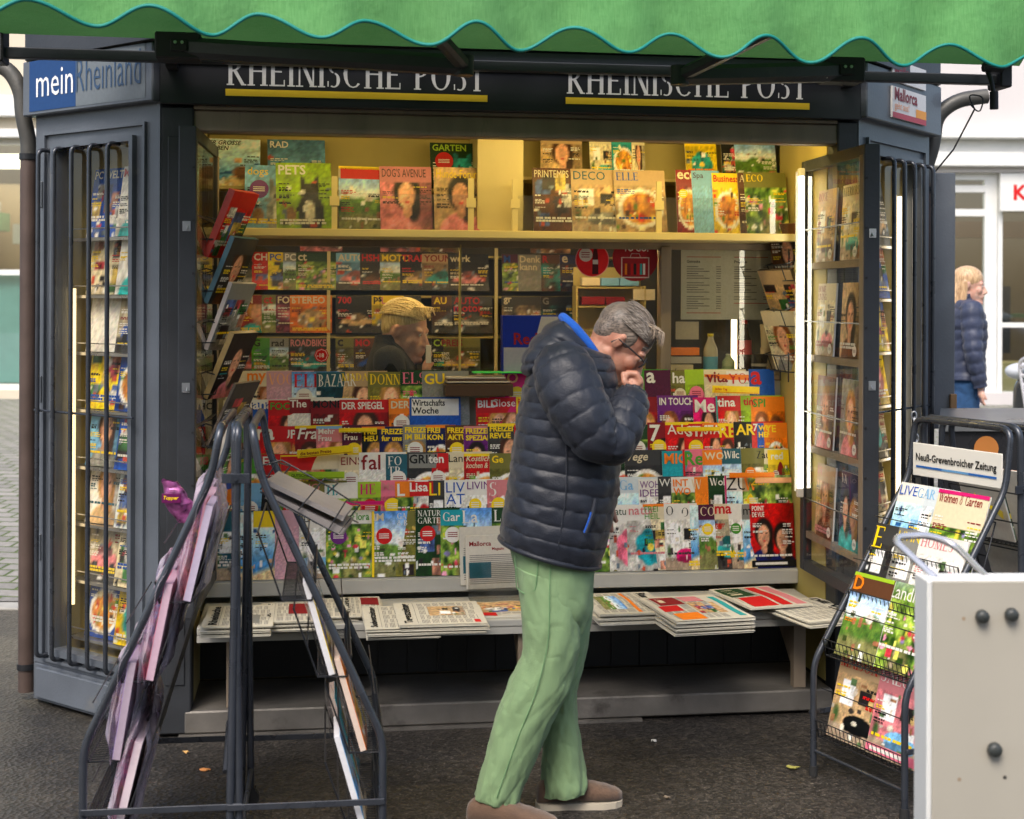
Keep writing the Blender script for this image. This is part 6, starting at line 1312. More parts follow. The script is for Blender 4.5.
def sleeve(path, radii, seed, name='sleeve'):
    P = [Vector(mp(*p)) for p in path]; rings = []; m = len(P); u = None
    for i, p in enumerate(P):
        t = (P[min(i + 1, m - 1)] - P[max(i - 1, 0)]).normalized(); ref = Vector((0, 1, 0)); a = (ref - t * ref.dot(t)).normalized(); b = t.cross(a); rings.append((p, a * radii[i], b * radii[i]))
    g = G(); loft(g, rings, 190, 56, quilt(.0540, .0054, seed, .0040), ex=2.05); return g.obj(name, NAVY, J, loc=org)
sleeve([(560, 362, -.10), (566, 374, -.15), (574, 396, -.185), (587, 420, -.212), (600, 438, -.218), (611, 441, -.205), (620, 430, -.175), (626, 414, -.14), (631, 402, -.105), (634, 393, -.08)], [.085, .098, .098, .088, .078, .074, .070, .066, .058, .046], 5)
sleeve([(560, 362, .10), (566, 374, .15), (574, 396, .19), (582, 420, .215), (589, 446, .225), (594, 462, .22), (600, 480, .20), (605, 498, .17)], [.085, .098, .095, .085, .075, .07, .062, .055], 8)
g = G(); P_ = mp(634, 392, -.078); g.tube([P_ + Vector((0, 0, -.01)), P_ + Vector((.001, .003, .008))], .040, 20); g.obj('cuff', NAVY, J, loc=org)
# hood
g = G(); cH = mp(543, 350, 0); rot = Matrix.Rotation(R(-33), 3, 'Y')
def hd(s, t, u): return .006 * snoise(t * 3, s * 25, 3)
hr_ = []
for (L, Rr, d) in (((536, 378), (541, 372), .04), ((525, 373), (548, 366), .10), ((522, 362), (560, 356), .125), ((530, 345), (573, 352), .135), ((543, 330), (586, 350), .125), ((553, 322), (594, 350), .11), ((561, 318), (590, 342), .085), ((566, 320), (582, 332), .05)): hr_.append(ring2(L, Rr, d))
loft(g, hr_, 60, 60, lambda s, t, u: .010 * (abs(math.sin(math.pi * (s / .05 + .1 * snoise(t * 2, 0)))) ** .6 - .5) + .006 * snoise(t * 5, s * 30, 4)); g.obj('hood', NAVY, J, loc=org)
g = G(); pts = catm([tuple(mp(*q)) for q in ((610, 372, -.060), (602, 364, -.075), (590, 345, -.085), (577, 329, -.080), (567, 320, -.05), (563, 317, 0), (567, 320, .05), (577, 329, .08), (590, 345, .085), (604, 362, .07))], 50)
for dz in (0, .012): g.tube([Vector(p) + Vector((dz * .8, 0, -dz * .9)) for p in pts], [.010 + .006 * math.sin(math.pi * i / 50) for i in range(51)], 10)
g.obj('blue_lining', cloth_mat('bright_blue_lining', (.012, .09, .42)), J, loc=org)
g = G(); pts = catm([tuple(mp(*q)) for q in ((612, 362, -.055), (613, 375, -.06), (611, 358, 0), (612, 362, .06))], 20)
g = G(); a = ring2((590, 352), (613, 362), .075); b = ring2((596, 342), (613, 350), .062); loft(g, [a, b], 8, 40, ex=2.0); pass
# pocket with blue edge, zip line
g = G(); pts = catm([tuple(mp(*q)) for q in ((597, 498, -.178), (594, 515, -.188), (588, 532, -.195))], 10); g.tube([Vector(p) for p in pts], .006, 8); g.obj('pocket_edge', NAVY, J, loc=org)
g = G(); g.tube([Vector(p) + Vector((-.006, -.002, 0)) for p in pts[4:]], .0035, 6); g.obj('pocket_lining', cloth_mat('blue_lining_strip', (.012, .08, .40)), J, loc=org)
g = G(); pts = catm([tuple(mp(*q)) for q in ((566, 425, -.196), (568, 460, -.20), (567, 500, -.205), (560, 550, -.197))], 30); g.tube([Vector(p) for p in pts], .0025, 6); g.obj('side_seam', NAVY, J, loc=org)
# trousers
GREEN = cloth_mat('pale_green_cotton', (.20, .305, .155), .07, 9)
def fold(seed, amp):
    def d(s, t, u):
        k = 1 + 1.6 * max(0, u - .75) * 4
        cr = -max(0, .10 - abs(snoise(t * 1.6 + s * 4.5, s * 6 + t * 1.2, seed + 11))) / .10 - .7 * max(0, .08 - abs(snoise(t * 2.6 - s * 8, s * 10, seed + 21))) / .08
        return amp * k * (snoise(t * 2.2 + s * 5, s * 9 + t * 1.5, seed) * .9 + snoise(t * 5 - s * 12, s * 22, seed + 4) * .6 + .30 * cr) + amp * .5 * math.sin(s * 34 + 3 * math.sin(t + seed)) * max(0, u - .8) * 5
    return d
g = G()
loft(g, [ring2(*q) for q in (((508, 528), (600, 545), .165), ((513, 552), (597, 566), .168), ((518, 575), (595, 588), .165), ((523, 600), (594, 606), .155), ((530, 625), (588, 628), .12))], 60, 80, fold(3, .006), ex=2.3)
loft(g, [ring2(*q, -.08) for q in (((518, 566), (578, 580), .085), ((522, 600), (581, 608), .090), ((525, 630), (583, 640), .090), ((524, 655), (578, 664), .087), ((512, 682), (571, 692), .083), ((503, 705), (558, 718), .080), ((496, 731), (547, 744), .077), ((488, 762), (534, 774), .074), ((480, 788), (523, 802), .076), ((478, 795), (522, 806), .074))], 170, 80, fold(7, .0085), ex=2.15)
loft(g, [ring2(*q, .085) for q in (((536, 566), (594, 580), .085), ((542, 600), (595, 606), .088), ((546, 635), (592, 640), .086), ((548, 665), (587, 668), .082), ((549, 690), (581, 690), .078), ((548, 715), (581, 715), .076), ((547, 745), (585, 745), .075), ((546, 770), (590, 770), .076), ((546, 788), (592, 782), .078), ((546, 795), (592, 788), .076))], 170, 80, fold(12, .0085), ex=2.15)
TR = g.obj('trousers', GREEN, MAN, loc=org)
SEAM = cloth_mat('green_seam', (.13, .27, .12))
g = G(); pts = catm([tuple(mp(*q)) for q in ((553, 548, -.172), (552, 590, -.176), (551, 640, -.174), (540, 690, -.168), (521, 740, -.160), (501, 798, -.160))], 60); g.tube([Vector(p) for p in pts], .0016, 5); g.obj('side_seam', SEAM, TR, loc=org)
g = G(); pts = [mp(*q) for q in ((517, 556, -.110), (519, 588, -.125), (527, 594, -.142), (538, 590, -.160), (541, 556, -.165))]; g.tube(fillet(pts, .01), .0016, 5); g.obj('back_pocket', SEAM, TR, loc=org)
BROWN = mat('brown_suede', (.115, .066, .040), .85, 0, .18, 20, .3, 200, sheen=.3); SOLE = mat('pale_rubber_sole', (.50, .44, .34), .6, 0, .1, 10)
hp = mp(472, 815, -.085); hp.z = 0; shoe(MAN, hp, R(-14), .30, org, BROWN, SOLE)
hp = mp(541, 800, .085); hp.z = 0; shoe(MAN, hp, R(8), .29, org, BROWN, SOLE)

# ---- generic standing figure (faces +x), used for the seller and the passer-by
def figure(name, label, origin, rz, hgt, head_rot, hx, skin, hairfn, top, trouser, shoec, arms, quiltp=None, hscale=1.0, coat_hem=.80, frame=None, legspread=.0):
    t = thing(name, label, 'person', mtx=(frame or Matrix.Identity(4)) @ Matrix.Translation(Vector(origin)) @ Matrix.Rotation(rz, 4, 'Z') @ Matrix.Scale(hgt / 1.72, 4))
    H_ = Matrix.Translation(Vector(hx)) @ Matrix.Rotation(head_rot[1], 4, 'Z') @ Matrix.Rotation(head_rot[0], 4, 'Y') @ Matrix.Scale(hscale, 4)
    g = G(); head(g, H_, True); cap(g, H_ @ Vector((-.02, 0, -.05)), (-.02, 0, 1.40), .048, .055)
    cap(g, (0, 0, 1.34), (0, 0, .95), .11, .12); cap(g, (0, -.12, 1.39), (0, .12, 1.39), .05, .05)
    for s, (el, wr, hd_) in zip((-1, 1), arms):
        sh = Vector((0, s * .16, 1.38)); el, wr = Vector(el), Vector(wr); cap(g, sh, el, .045, .036); cap(g, el, wr, .034, .022)
        d = (wr - el).normalized() if hd_ is None else Vector(hd_).normalized(); pc = wr + d * .045; ell(g, pc, (.022, .030, .034)); cap(g, wr, pc, .022, .02)
        sd = d.cross(Vector((1, 0, 0))).normalized() if abs(d.x) < .9 else Vector((0, 1, 0))
        for k in range(4):
            o_ = sd * (.018 * (k - 1.5)); a0 = pc + o_ + d * .02; a1 = a0 + d * .032; a2 = a1 + (d * .7 + Vector((.5, 0, 0))) * .024; cap(g, a0, a1, .009, .0085); cap(g, a1, a2, .0083, .0072)
        a0 = pc + sd * .025 + Vector((.005, 0, 0)); cap(g, a0, a0 + d * .03 + Vector((.018, 0, 0)), .0105, .0085)
    for s in (-1, 1):
        kx = .0 + s * legspread * .6; ax = s * legspread; cap(g, (0, s * .08, .90), (kx, s * .085, .48), .075, .05); cap(g, (kx, s * .085, .48), (ax - .02, s * .085, .09), .045, .03); cap(g, (ax - .02, s * .085, .06), (ax + .10, s * .09, .04), .028, .022)
    b = blob(g, .007 if hgt < 9 else .004, 3, 'body', [skin], t); eyes(b, H_)
    hairfn(b, H_)
    g = G(); n = 6
    rg = [((-.005, 0, coat_hem), (.135, 0, 0), (0, .185, 0)), ((-.005, 0, .93), (.13, 0, 0), (0, .18, 0)), ((0, 0, 1.08), (.118, 0, 0), (0, .155, 0)), ((.005, 0, 1.22), (.125, 0, 0), (0, .17, 0)), ((0, 0, 1.34), (.115, 0, 0), (0, .19, 0)), ((-.01, 0, 1.41), (.085, 0, 0), (0, .15, 0)), ((-.02, 0, 1.455), (.062, 0, 0), (0, .075, 0)), ((-.02, 0, 1.49), (.056, 0, 0), (0, .06, 0))]
    dq = quilt(*quiltp) if quiltp else (lambda s, t_, u: .003 * snoise(t_ * 3, s * 12, 3))
    loft(g, rg, 90, 56, dq, ex=2.3)
    jk = g.obj('jacket', top, t)
    for s, (el, wr, _) in zip((-1, 1), arms):
        sh = Vector((0, s * .15, 1.385)); el, wr = Vector(el), Vector(wr); path = [Vector((0, s * .09, 1.39)), sh, sh.lerp(el, .5), el, el.lerp(wr, .5), wr]; rd = [.055, .07, .062, .053, .047, .036]; rings = []
        for i, p in enumerate(path):
            tt = (path[min(i + 1, 5)] - path[max(i - 1, 0)]).normalized(); ref = Vector((1, 0, 0)) if abs(tt.x) < .8 else Vector((0, 1, 0)); a = (ref - tt * ref.dot(tt)).normalized(); rings.append((p, a * rd[i], tt.cross(a) * rd[i]))
        g = G(); loft(g, rings, 60, 30, dq, ex=2.05); g.obj('sleeve', top, jk)
    g = G(); loft(g, [((0, 0, .97), (.115, 0, 0), (0, .165, 0)), ((0, 0, .88), (.122, 0, 0), (0, .17, 0)), ((0, 0, .78), (.10, 0, 0), (0, .15, 0))], 20, 40)
    for s in (-1, 1):
        kx = s * legspread * .6; ax = s * legspread; loft(g, [((0, s * .078, .88), (.095, 0, 0), (0, .082, 0)), ((kx * .4, s * .08, .7), (.085, 0, 0), (0, .075, 0)), ((kx, s * .083, .48), (.062, 0, 0), (0, .058, 0)), ((kx * .5 + ax * .5 - .01, s * .085, .28), (.058, 0, 0), (0, .052, 0)), ((ax - .02, s * .085, .08), (.05, 0, 0), (0, .047, 0))], 60, 32, fold(s + 3, .003))
    g.obj('trousers', trouser, t)
    for s in (-1, 1): shoe(t, (s * legspread - .07, s * .087, 0), 0, .25, None, shoec, SOLE)
    return t, b, jk
def blond_short(b, H_):
    g = G(); ell(g, (-.012, 0, .048), (.101, .080, .082), X=H_); ell(g, (-.048, 0, .018), (.058, .072, .068), X=H_); ell(g, (.05, 0, .098), (.040, .05, .022), X=H_)
    m_ = hair_mat('blond_hair', (.50, .36, .13), (.80, .66, .34), (30, 30, 5)); o = blob(g, .005, 3, 'hair', [m_], b); rr = random.Random(9); g = G()
    for i in range(260):
        phi = rr.uniform(-1.4, 1.4); st = rr.uniform(.1, 2.2); pts = []
        for k in range(5):
            th = st + .16 * k; up = max(.15, math.sin(th)); pts.append(H_ @ Vector((-.01 + math.cos(th) * .106, math.sin(phi) * .087 * up ** .6, .052 + math.cos(phi) * .086 * up + .004)))
        g.tube(pts, [.003, .003, .0028, .002, .001], 4)
    for i in range(50):
        y = rr.uniform(-.06, .06); p = Vector((.06 + rr.uniform(-.03, .015), y, .112)); g.tube([H_ @ p, H_ @ (p + Vector((.026, 0, .002))), H_ @ (p + Vector((.040, rr.uniform(-.02, .02), -.012 - .03 * rr.random())))], [.0026, .0022, .0008], 4)
    g.obj('hair_strands', m_, o)
def long_hair(b, H_):
    g = G(); ell(g, (-.012, 0, .045), (.104, .084, .088), X=H_); ell(g, (-.05, 0, -.02), (.065, .082, .10), X=H_)
    loft(g, [((-.055, 0, .0), (.065, 0, 0), (0, .08, 0)), ((-.075, 0, -.12), (.060, 0, 0), (0, .10, 0)), ((-.085, 0, -.24), (.060, 0, 0), (0, .11, 0)), ((-.09, 0, -.36), (.045, 0, 0), (0, .09, 0)), ((-.08, 0, -.42), (.02, 0, 0), (0, .05, 0))], 30, 30, lambda s, t, u: .008 * snoise(t * 8, s * 3, 2), X=H_)
    for s in (-1, 1): cap(g, (-.02, s * .070, .02), (-.035, s * .085, -.24), .022, .020, X=H_)
    m_ = hair_mat('strawberry_blond_hair', (.34, .19, .09), (.68, .46, .25), (30, 30, 3)); o = blob(g, .006, 2, 'hair', [m_], b); rr = random.Random(9); g = G()
    for i in range(160):
        a = rr.uniform(-1.75, 1.75); x = -.06 - .055 * math.cos(a); y = .095 * math.sin(a); p = Vector((x + .03, y * .8, .06)); g.tube([H_ @ p, H_ @ Vector((x, y, -.08)), H_ @ Vector((x - .015, y * 1.1, -.25)), H_ @ Vector((x - .015, y * 1.0 + rr.uniform(-.02, .02), rr.uniform(-.36, -.44)))], [.0016, .0018, .0016, .0006], 4)
    g.obj('hair_strands', m_, o)
# seller behind the glass
sp = at(392, 340, 6.5); fl_ = KI @ sp
SEL, sb_, sj = figure('person', 'blond seller in dark vest sitting behind the glass, looking down to the right', (fl_.x, fl_.y, .03), R(-8.1), 1.72, (R(8), R(-22)), (.06, 0, 1.505), WOMS, blond_short, cloth_mat('dark_vest', (.012, .014, .018)), cloth_mat('dark_trousers', (.02, .02, .03)), 'black',
    [((.03, -.20, 1.12), (.16, -.09, 1.30), (.1, .3, .9)), ((.05, .21, 1.10), (.2, .12, 1.15), (.6, -.4, .4))], hscale=1.08, frame=KM)
g = G(); pts = catm([(-.03, -.078, 1.47), (.04, -.085, 1.42), (.095, -.07, 1.32), (.115, -.05, 1.22)], 16)
g.add([(p[0], p[1] - .022, p[2] + dz) for p in pts for dz in (-.012, .012)], [(2 * i, 2 * i + 2, 2 * i + 3, 2 * i + 1) for i in range(16)]); g.obj('lanyard', flat('black_lanyard', (.02, .02, .02)), sj)
g = G(); X = Matrix.Translation((.02, -.112, 1.415)) @ Matrix.Rotation(R(62), 4, 'Y'); put_text(g, 'BEAU', 0, -.008, .13, .016, -.003, lin((.85, .78, .45)), 'b', X=X); g.obj('lanyard_text', 'print', sj)
g = G(); a = at(429, 356, 6.33); q = KI @ a; g.box((-.012, 0, -.035), (.012, .008, .045), .002); o = g.obj('telephone', 'whitecloth'); o.matrix_world = KM @ Matrix.Translation(q); tag(o, "slim pale telephone held up before the seller's face", 'telephone')
# passer-by at the right
wp = at(966, 380, 9.7)
WOM, wb_, wj = figure('person', 'woman with long fair hair, dark blue quilted jacket and jeans walking at the right', (wp.x, 9.7, gz(9.7)), R(-4), 1.76, (R(2), R(-16)), (.02, 0, 1.545), WOMS, long_hair, puffer_mat('slate_blue_quilt', (.035, .045, .085)), cloth_mat('blue_denim', (.03, .085, .20), .25, 30), 'black',
    [((.0, -.215, 1.10), (.05, -.20, .88), (.1, 0, -1)), ((-.02, .215, 1.10), (.03, .22, .87), (.1, 0, -1))], quiltp=(.07, .011, 3, .006), coat_hem=.94, legspread=.12)
# ------------------------------------------------------------------ folding magazine stands
def stand(label, O, ang, W, zt, group=None, plate_=False, scissor=False, zk=1.05, sheet=False, dp=0.0, zbs=(.13, .355, .58, .805)):
    t = thing('magazine_stand', label, 'stand', (O[0], O[1], 0), ang, group)
    r = .0118; dd = dp; p = [(0, 0, 0), (0, 0, .40), (0, .355 + dd, zk), (0, .38 + dd, zt), (W, .38 + dd, zt), (W, .355 + dd, zk), (W, 0, .40), (W, 0, 0)]
    g = G(); g.tube(fillet(p, .05, 6), r, 12); f = g.obj('front_frame', 'rackmetal', t)
    for x in (0, W): g = G(); g.tube([(x, 0, 0), (x, 0, .035)], .016, 10); g.obj('rubber_foot', 'rubber', f)
    p = [(0, .44 + dd, .045), (0, .42 + dd, zt + .005), (W, .42 + dd, zt + .005), (W, .44 + dd, .045)]
    g = G(); g.tube(fillet(p, .05, 6), r, 12); b = g.obj('rear_frame', 'rackmetal', t)
    for x in (0, W):
        g = G(); g.tube([(x - .012, .44 + dd, .028), (x + .012, .44 + dd, .028)], .028, 16); g.box((x - .016, .425 + dd, .03), (x - .013, .455 + dd, .06)); g.box((x + .013, .425 + dd, .03), (x + .016, .455 + dd, .06)); g.obj('caster', 'rubber', b)
    for x in (-.014, W + .014):
        for z, y1 in ((.22, .44 + dd), ):
            g = G(); g.box((x - .003, -.005, z - .009), (x + .003, y1 + .005, z + .009), .001)
            for y in (0, .2, .4): g.tube([(x - .006, y, z), (x + .006, y, z)], .006, 8)
            g.obj('side_bar', 'rackmetal', t)
        g = G(); g.box((x - .003, .385 + dd, zk - .02), (x + .003, .44 + dd, zk + .008), .001); g.tube([(x - .008, .425 + dd, zk - .006), (x + .008, .425 + dd, zk - .006)], .007, 8); g.obj('hinge_plate', 'rackmetal', t)
    g = G(); g.tube([(0, .0, .09), (W, .0, .09)], .006, 8); g.obj('cross_bar', 'rackmetal', t); g = G(); g.tube([(0, .44 + dd, .12), (W, .44 + dd, .12)], .008, 8); g.obj('cross_bar', 'rackmetal', t)
    if scissor:
        g = G()
        for a, b_ in (((.06, .30), (.22, .40)), ((.22, .40), (W - .08, .27))): g.tube([(a[0], .455, a[1]), (b_[0], .455, b_[1])], .009, 6)
        g.obj('folding_brace', 'rackmetal', t)
    tiers = []
    for k in range(4):
        zb = zbs[k]; yf = max(0, (zb - .38) / (zk - .40) * (.355 + dd)) + .012; tiers.append((yf, zb)); g = G(); w_ = .0022
        for dz, dy in ((0, 0), (.03, -.006), (.06, -.012), (.17, .012)): g.tube([(.014, yf + dy, zb + dz), (W - .014, yf + dy, zb + dz)], w_ if dz else .003, 5)
        n = int(W / .022)
        for i in range(n + 1): x = .014 + (W - .028) * i / n; g.tube([(x, yf + .085, zb + .004), (x, yf, zb), (x, yf - .012, zb + .06)], w_ * .8, 4)
        for dz in (0, .09, .2): g.tube([(.014, yf + .085 + dz * .35, zb + dz), (W - .014, yf + .085 + dz * .35, zb + dz)], .003, 5)
        for x in (.014, W - .014): g.tube([(x, yf - .012, zb + .06), (x, yf, zb), (x, yf + .085, zb), (x, yf + .155, zb + .2)], .003, 5)
        g.obj('wire_basket', 'wire', t)
    if sheet:
        g = G(); g.add([(x, y + dy, z) for dy in (0, .004) for x in (.02, W - .02) for y, z in ((.10, .12), (.37, 1.0))], [(0, 1, 3, 2), (4, 6, 7, 5), (0, 4, 5, 1), (2, 3, 7, 6), (0, 2, 6, 4), (1, 5, 7, 3)]); g.obj('back_sheet', 'black', t)
    if plate_:
        g = G(); g.box((.016, .355 + dd, 1.045), (W - .016, .360 + dd, 1.165), .002); pl = g.obj('header_plate', 'whitecloth', t)
        g = G(); put_text(g, 'Neuß-Grevenbroicher Zeitung', .035, 1.093, W - .075, .036, .3525 + dd, (.01, .01, .01), 'b'); g.obj('header_lettering', 'print', pl)
        g = G(); n3 = W - .075
        for i, c in enumerate(((.02, .12, .42), (.12, .30, .55), (.02, .12, .42))): g.quad(.036 + n3 * i / 3, 1.076, .036 + n3 * (i + 1) / 3, 1.084, .3525 + dd, c=c)
        g.obj('header_stripe', 'print', pl)
    return t, tiers
def smat(t, o, p, lean=0, rz=0): o.matrix_world = Matrix.Translation(t.location) @ Matrix.Rotation(t.rotation_euler.z, 4, 'Z') @ Matrix.Translation(Vector(p)) @ Matrix.Rotation(rz, 4, 'Z') @ Matrix.Rotation(-lean, 4, 'X')
O1 = (1.075, 5.04); A1 = R(-63.9)
st, tr_ = stand('dark stand with white name plate at the right, filled with home magazines', O1, A1, .47, 1.25, 'magazine stands', plate_=True, dp=.08, zbs=(.14, .425, .59, .735))
RK = [
 [('MAISON', 'tan', 'red', 'room', dict(w_=.235, acc='black', extra='top:yellow', style='s'), .015, 0), ('SALON', 'rose', 'white', 'room', dict(w_=.235, style='s', acc='sky', head=.27, th=.15, extra='foot:pink'), .225, 0)],
 [('D', 'brown', 'orange', 'land', dict(w_=.20, th=.2, extra='top:lime'), .02, 0), ('Landlust', 'dgreen', 'white', 'garden', dict(w_=.225, full=True, style='n', th=.16), .20, .01)],
 [('E', 'dgrey', 'yellow', 'room', dict(w_=.18, style='s', th=.3), .0, 0), ('LIVING', 'grey', 'yellow', 'room', dict(w_=.22, style='n', th=.13, acc='red'), .12, 0), ('HOMES', 'white', 'rose', 'room', dict(w_=.22, style='s', th=.14), .24, -.006)],
 [('LIVE', 'white', 'blue', 'sea', dict(w_=.2, style='n', acc='navy'), .02, 0), ('GAR', 'pale', 'sky', 'room', dict(w_=.2, style='s'), .11, 0), ('Wohnen & Garten', 'cream', 'dred', 'garden', dict(w_=.235, style='s', extra='top:magenta', head=.42, th=.11), .225, -.008)]]
tn = ['bottom', 'second from bottom', 'third from bottom', 'top']
for k, lst in enumerate(RK):
    for i, (ti, b, c, kd, op, x, dy) in enumerate(lst):
        o = magazine(ti, b, c, kd, h=.30, t=.012 if k < 2 else .006, res=(60, 48), **op); yf, zb = tr_[k]
        smat(st, o, (x + .003, yf + .028 + dy, zb + .006), lean=R(15 if k == 0 else 20), rz=R(1.5)); fin(o, f"{['left', 'middle', 'right'][i if len(lst) == 3 else i * 2]}, {tn[k]} basket of right stand", 'magazines in the right stand')
x_, y_ = Vector((math.cos(A1), math.sin(A1))), Vector((-math.sin(A1), math.cos(A1)))
O2 = Vector(O1) + x_ * .47 + y_ * 1.01
st2, tr2 = stand('second dark stand standing back to back behind the name plate stand', O2, A1 + math.pi, .47, 1.24, 'magazine stands')
cc = [('yellow', 'green'), ('lime', 'black'), ('navy', 'yellow'), ('magenta', 'white'), ('red', 'white'), ('yellow', 'red'), ('orange', 'black'), ('green', 'yellow')]
for k in range(4):
    for i in range(2):
        b, c = cc[(k * 2 + i) % 8]; o = magazine('HAUS' if i else 'RAT', b, c, 'garden' if k % 2 else 'food', h=.29, t=.008); yf, zb = tr2[k]; smat(st2, o, (.02 + .225 * i, yf + .028, zb + .006), lean=R(20))
        fin(o, f"{['far', 'near'][1 - i]}, {tn[k]} basket of rear stand", 'magazines in the rear stand')
# yellow band hanging over the rear stand
g = G(); pts = catm([tuple(at(*q)) for q in ((976, 491, 5.12), (984, 500, 5.10), (998, 506, 5.10), (1010, 512, 5.2), (1030, 508, 5.25))], 20)
g.add([(p[0], p[1] + .002 * (i % 2), p[2] + dz) for i, p in enumerate(pts) for dz in (-.010 - .006 * math.sin(i * .6), .010)], [(2 * i, 2 * i + 2, 2 * i + 3, 2 * i + 1) for i in range(20)], sm=True)
tag(g.obj('plastic_strap', flat('yellow_strap', (.72, .55, .01), .4), loc=tuple(pts[0])), 'loose yellow plastic strap lying over the top basket of the right stand', 'strap')
# left pair of stands
OA = (-1.295, 4.66); AA = math.atan2(-.99, .13)
sa, ta = stand('left one of two back to back stands, facing left with bagged comics', OA, AA, .62, 1.31, 'magazine stands', zk=1.17, sheet=True)
OB = (-.371, 4.149); AB = math.atan2(.99, -.13)
sb2, tb = stand('right one of two back to back stands at the left, facing the man', OB, AB, .62, 1.31, 'magazine stands', scissor=True, zk=1.17)
def bagged(t, x, yf, zb, bgn, tcn, kd, lean, label, grp, w_=.21, h=.28, th=.02, seed=0, top=.05, pcol=None, film='bagfilm'):
    o = magazine('', bgn, tcn, kd, w_=w_, h=h, t=th, res=(30, 24), pcol=pcol); smat(t, o, (x, yf, zb), lean=lean); del o['d']; tag(o, label, 'magazine', grp)
    g = G(); rr = random.Random(seed); n = 22
    def fr(side):
        def f(u, v):
            e = 4 * u * (1 - u); xx = -.024 + (w_ + .048) * u; zz = -.012 + (h + .012 + top) * v; bulge = ((.016 + .020 * e) if film == 'bagfilm' else (.006 + .009 * e)) * min(1, 6 * v * 1.0) * (1 if v < .85 else max(.1, (1 - v) / .15))
            wr = .006 * snoise(u * 6 + seed, v * 9, seed) + .004 * snoise(u * 15, v * 5 + seed, seed + 2)
            return (xx + .008 * snoise(v * 5, seed), (-bulge + wr) if side else (th + bulge + wr), zz + .016 * (snoise(u * 5, seed) if v > .95 else 0))
        return f
    g.grid(fr(True), n, n, sm=True); g.grid(fr(False), n, n, sm=True); g.obj('plastic_bag', film, o); return o
for k in range(4):
    yf, zb = ta[k]
    for i in range(3):
        b = ['lilac', 'pink', 'mauve', 'pale', 'rose', 'lilac', 'magenta', 'sky', 'pink', 'lilac', 'mauve', 'rose'][k * 3 + i]
        bagged(sa, .015 + .195 * i, yf + .055 + .006 * i, zb + .008, b, 'magenta', ['flower', 'collage', 'abstract'][(k + i) % 3], R(9 + 2 * ((k + i) % 3)), f"{['far', 'middle', 'near'][i]} bagged {b} comic in the {tn[k]} basket of the left stand", 'bagged comics in the left stand', seed=k * 5 + i, th=.022, pcol=[(.78, .66, .72), (.72, .68, .76), (.82, .76, .78), (.66, .60, .66)][(k + i) % 4])
# purple foil bundle at the top
g = G(); c0 = at(187, 505, 4.55)
def foil(u, v):
    a = 6.2832 * u; r_ = (.028 + .012 * snoise(u * 9, v * 6, 2)) * (1.25 - abs(v - .45) * 1.1); return (c0.x + math.cos(a) * r_ * 1.3 - .05 * v, c0.y + math.sin(a) * r_ * .7, c0.z - .06 + .13 * v + .012 * snoise(u * 7, v * 8, 5))
fm = mat('purple_foil', (.26, .07, .20), .3, .5, .8, 40); g.grid(foil, 24, 30); g.obj('foil', fm) if False else None
o = g.obj('foil_packet', fm, loc=tuple(c0)); tag(o, 'crumpled purple foil packet with yellow lettering on top of the left comic stand', 'packet')
g = G(); put_text(g, 'Topper', c0.x - .06, c0.z + .01, .05, .015, c0.y - .040, lin(P['yellow']), 'i'); g.box((c0.x - .066, c0.y - .039, c0.z + .002), (c0.x - .004, c0.y - .036, c0.z + .032), .002, c=lin((.35, .05, .28))); q = g.obj('packet_label', 'print', o, loc=tuple(c0)) 
for k in range(3):
    yf, zb = tb[k]
    for i in ((0, 2), (0,), (0, 1))[k]:
        b = [['sky', 'white', 'turq'], ['orange', 'white', 'red'], ['yellow', 'white', 'navy']][k][i]
        bagged(sb2, .015 + .195 * i, yf + .035 + .006 * i, zb + .008, b, 'white', ['sea', 'food', 'collage'][(k + i) % 3], R(16), f"{['near', 'middle', 'far'][i]} bagged {CN.get(b, b)} magazine in the {tn[k]} basket, stand facing the man", 'bagged magazines in the stand facing the man', seed=k * 7 + i + 40, th=.018, film='film', pcol=[(.84, .84, .85), (.55, .72, .84), (.84, .76, .70), (.86, .84, .78)][(k * 2 + i) % 4])
# long catalogues lying tilted across the top basket of the stand facing the man
for k in range(2):
    o = magazine('', 'grey', 'dgrey', 'room', w_=.22, h=.30, t=.014 + .006 * k, name='catalogue', pcol=(.50, .48, .47)); del o['d']
    a = at(272, 478 + 14 * k, 4.35); b = at(345, 512 + 14 * k, 4.35); d = (b - a).normalized(); yv = Vector((0, 1, 0)); 
    zax = d; xax = yv; yax = zax.cross(xax); m3 = Matrix((xax, yax, zax)).transposed().to_4x4(); o.matrix_world = Matrix.Translation(a + Vector((0, -.10, -.012))) @ m3 @ Matrix.Diagonal((1, 1, .86, 1)); tag(o, ['upper', 'lower'][k] + ' pale catalogue lying tilted across the wire holder above the leaning magazines', 'catalogue', 'catalogues on the wire holder')
t = thing('wire_holder', 'bent dark wire holder with pale catalogues on the stand facing the man', 'holder', tuple(at(270, 500, 4.35)))
L0 = tuple(t.location)
for i, (a, b) in enumerate((((262, 492), (282, 462)), ((300, 512), (330, 478)), ((330, 532), (352, 500)))):
    g = G(); y0_ = 4.22 + .0; pts = [at(a[0], a[1], 4.24), at(b[0] - 4, b[1] + 2, 4.24), at(b[0] + 10, b[1] + 6, 4.48), at(a[0] + 8, a[1] + 4, 4.48)]; g.tube(fillet(pts, .01), .0024, 6); g.obj('wire_loop', 'wire', t, loc=L0)
g = G(); g.tube([at(262, 494, 4.24), at(340, 536, 4.24), at(352, 520, 4.24)], .0026, 6); g.tube([at(256, 470, 4.24), at(283, 462, 4.24), at(330, 488, 4.24), at(352, 502, 4.24)], .0026, 6); g.tube([at(352, 520, 4.24), at(360, 524, 4.48)], .0026, 6); g.obj('wire_rail', 'wire', t, loc=L0)
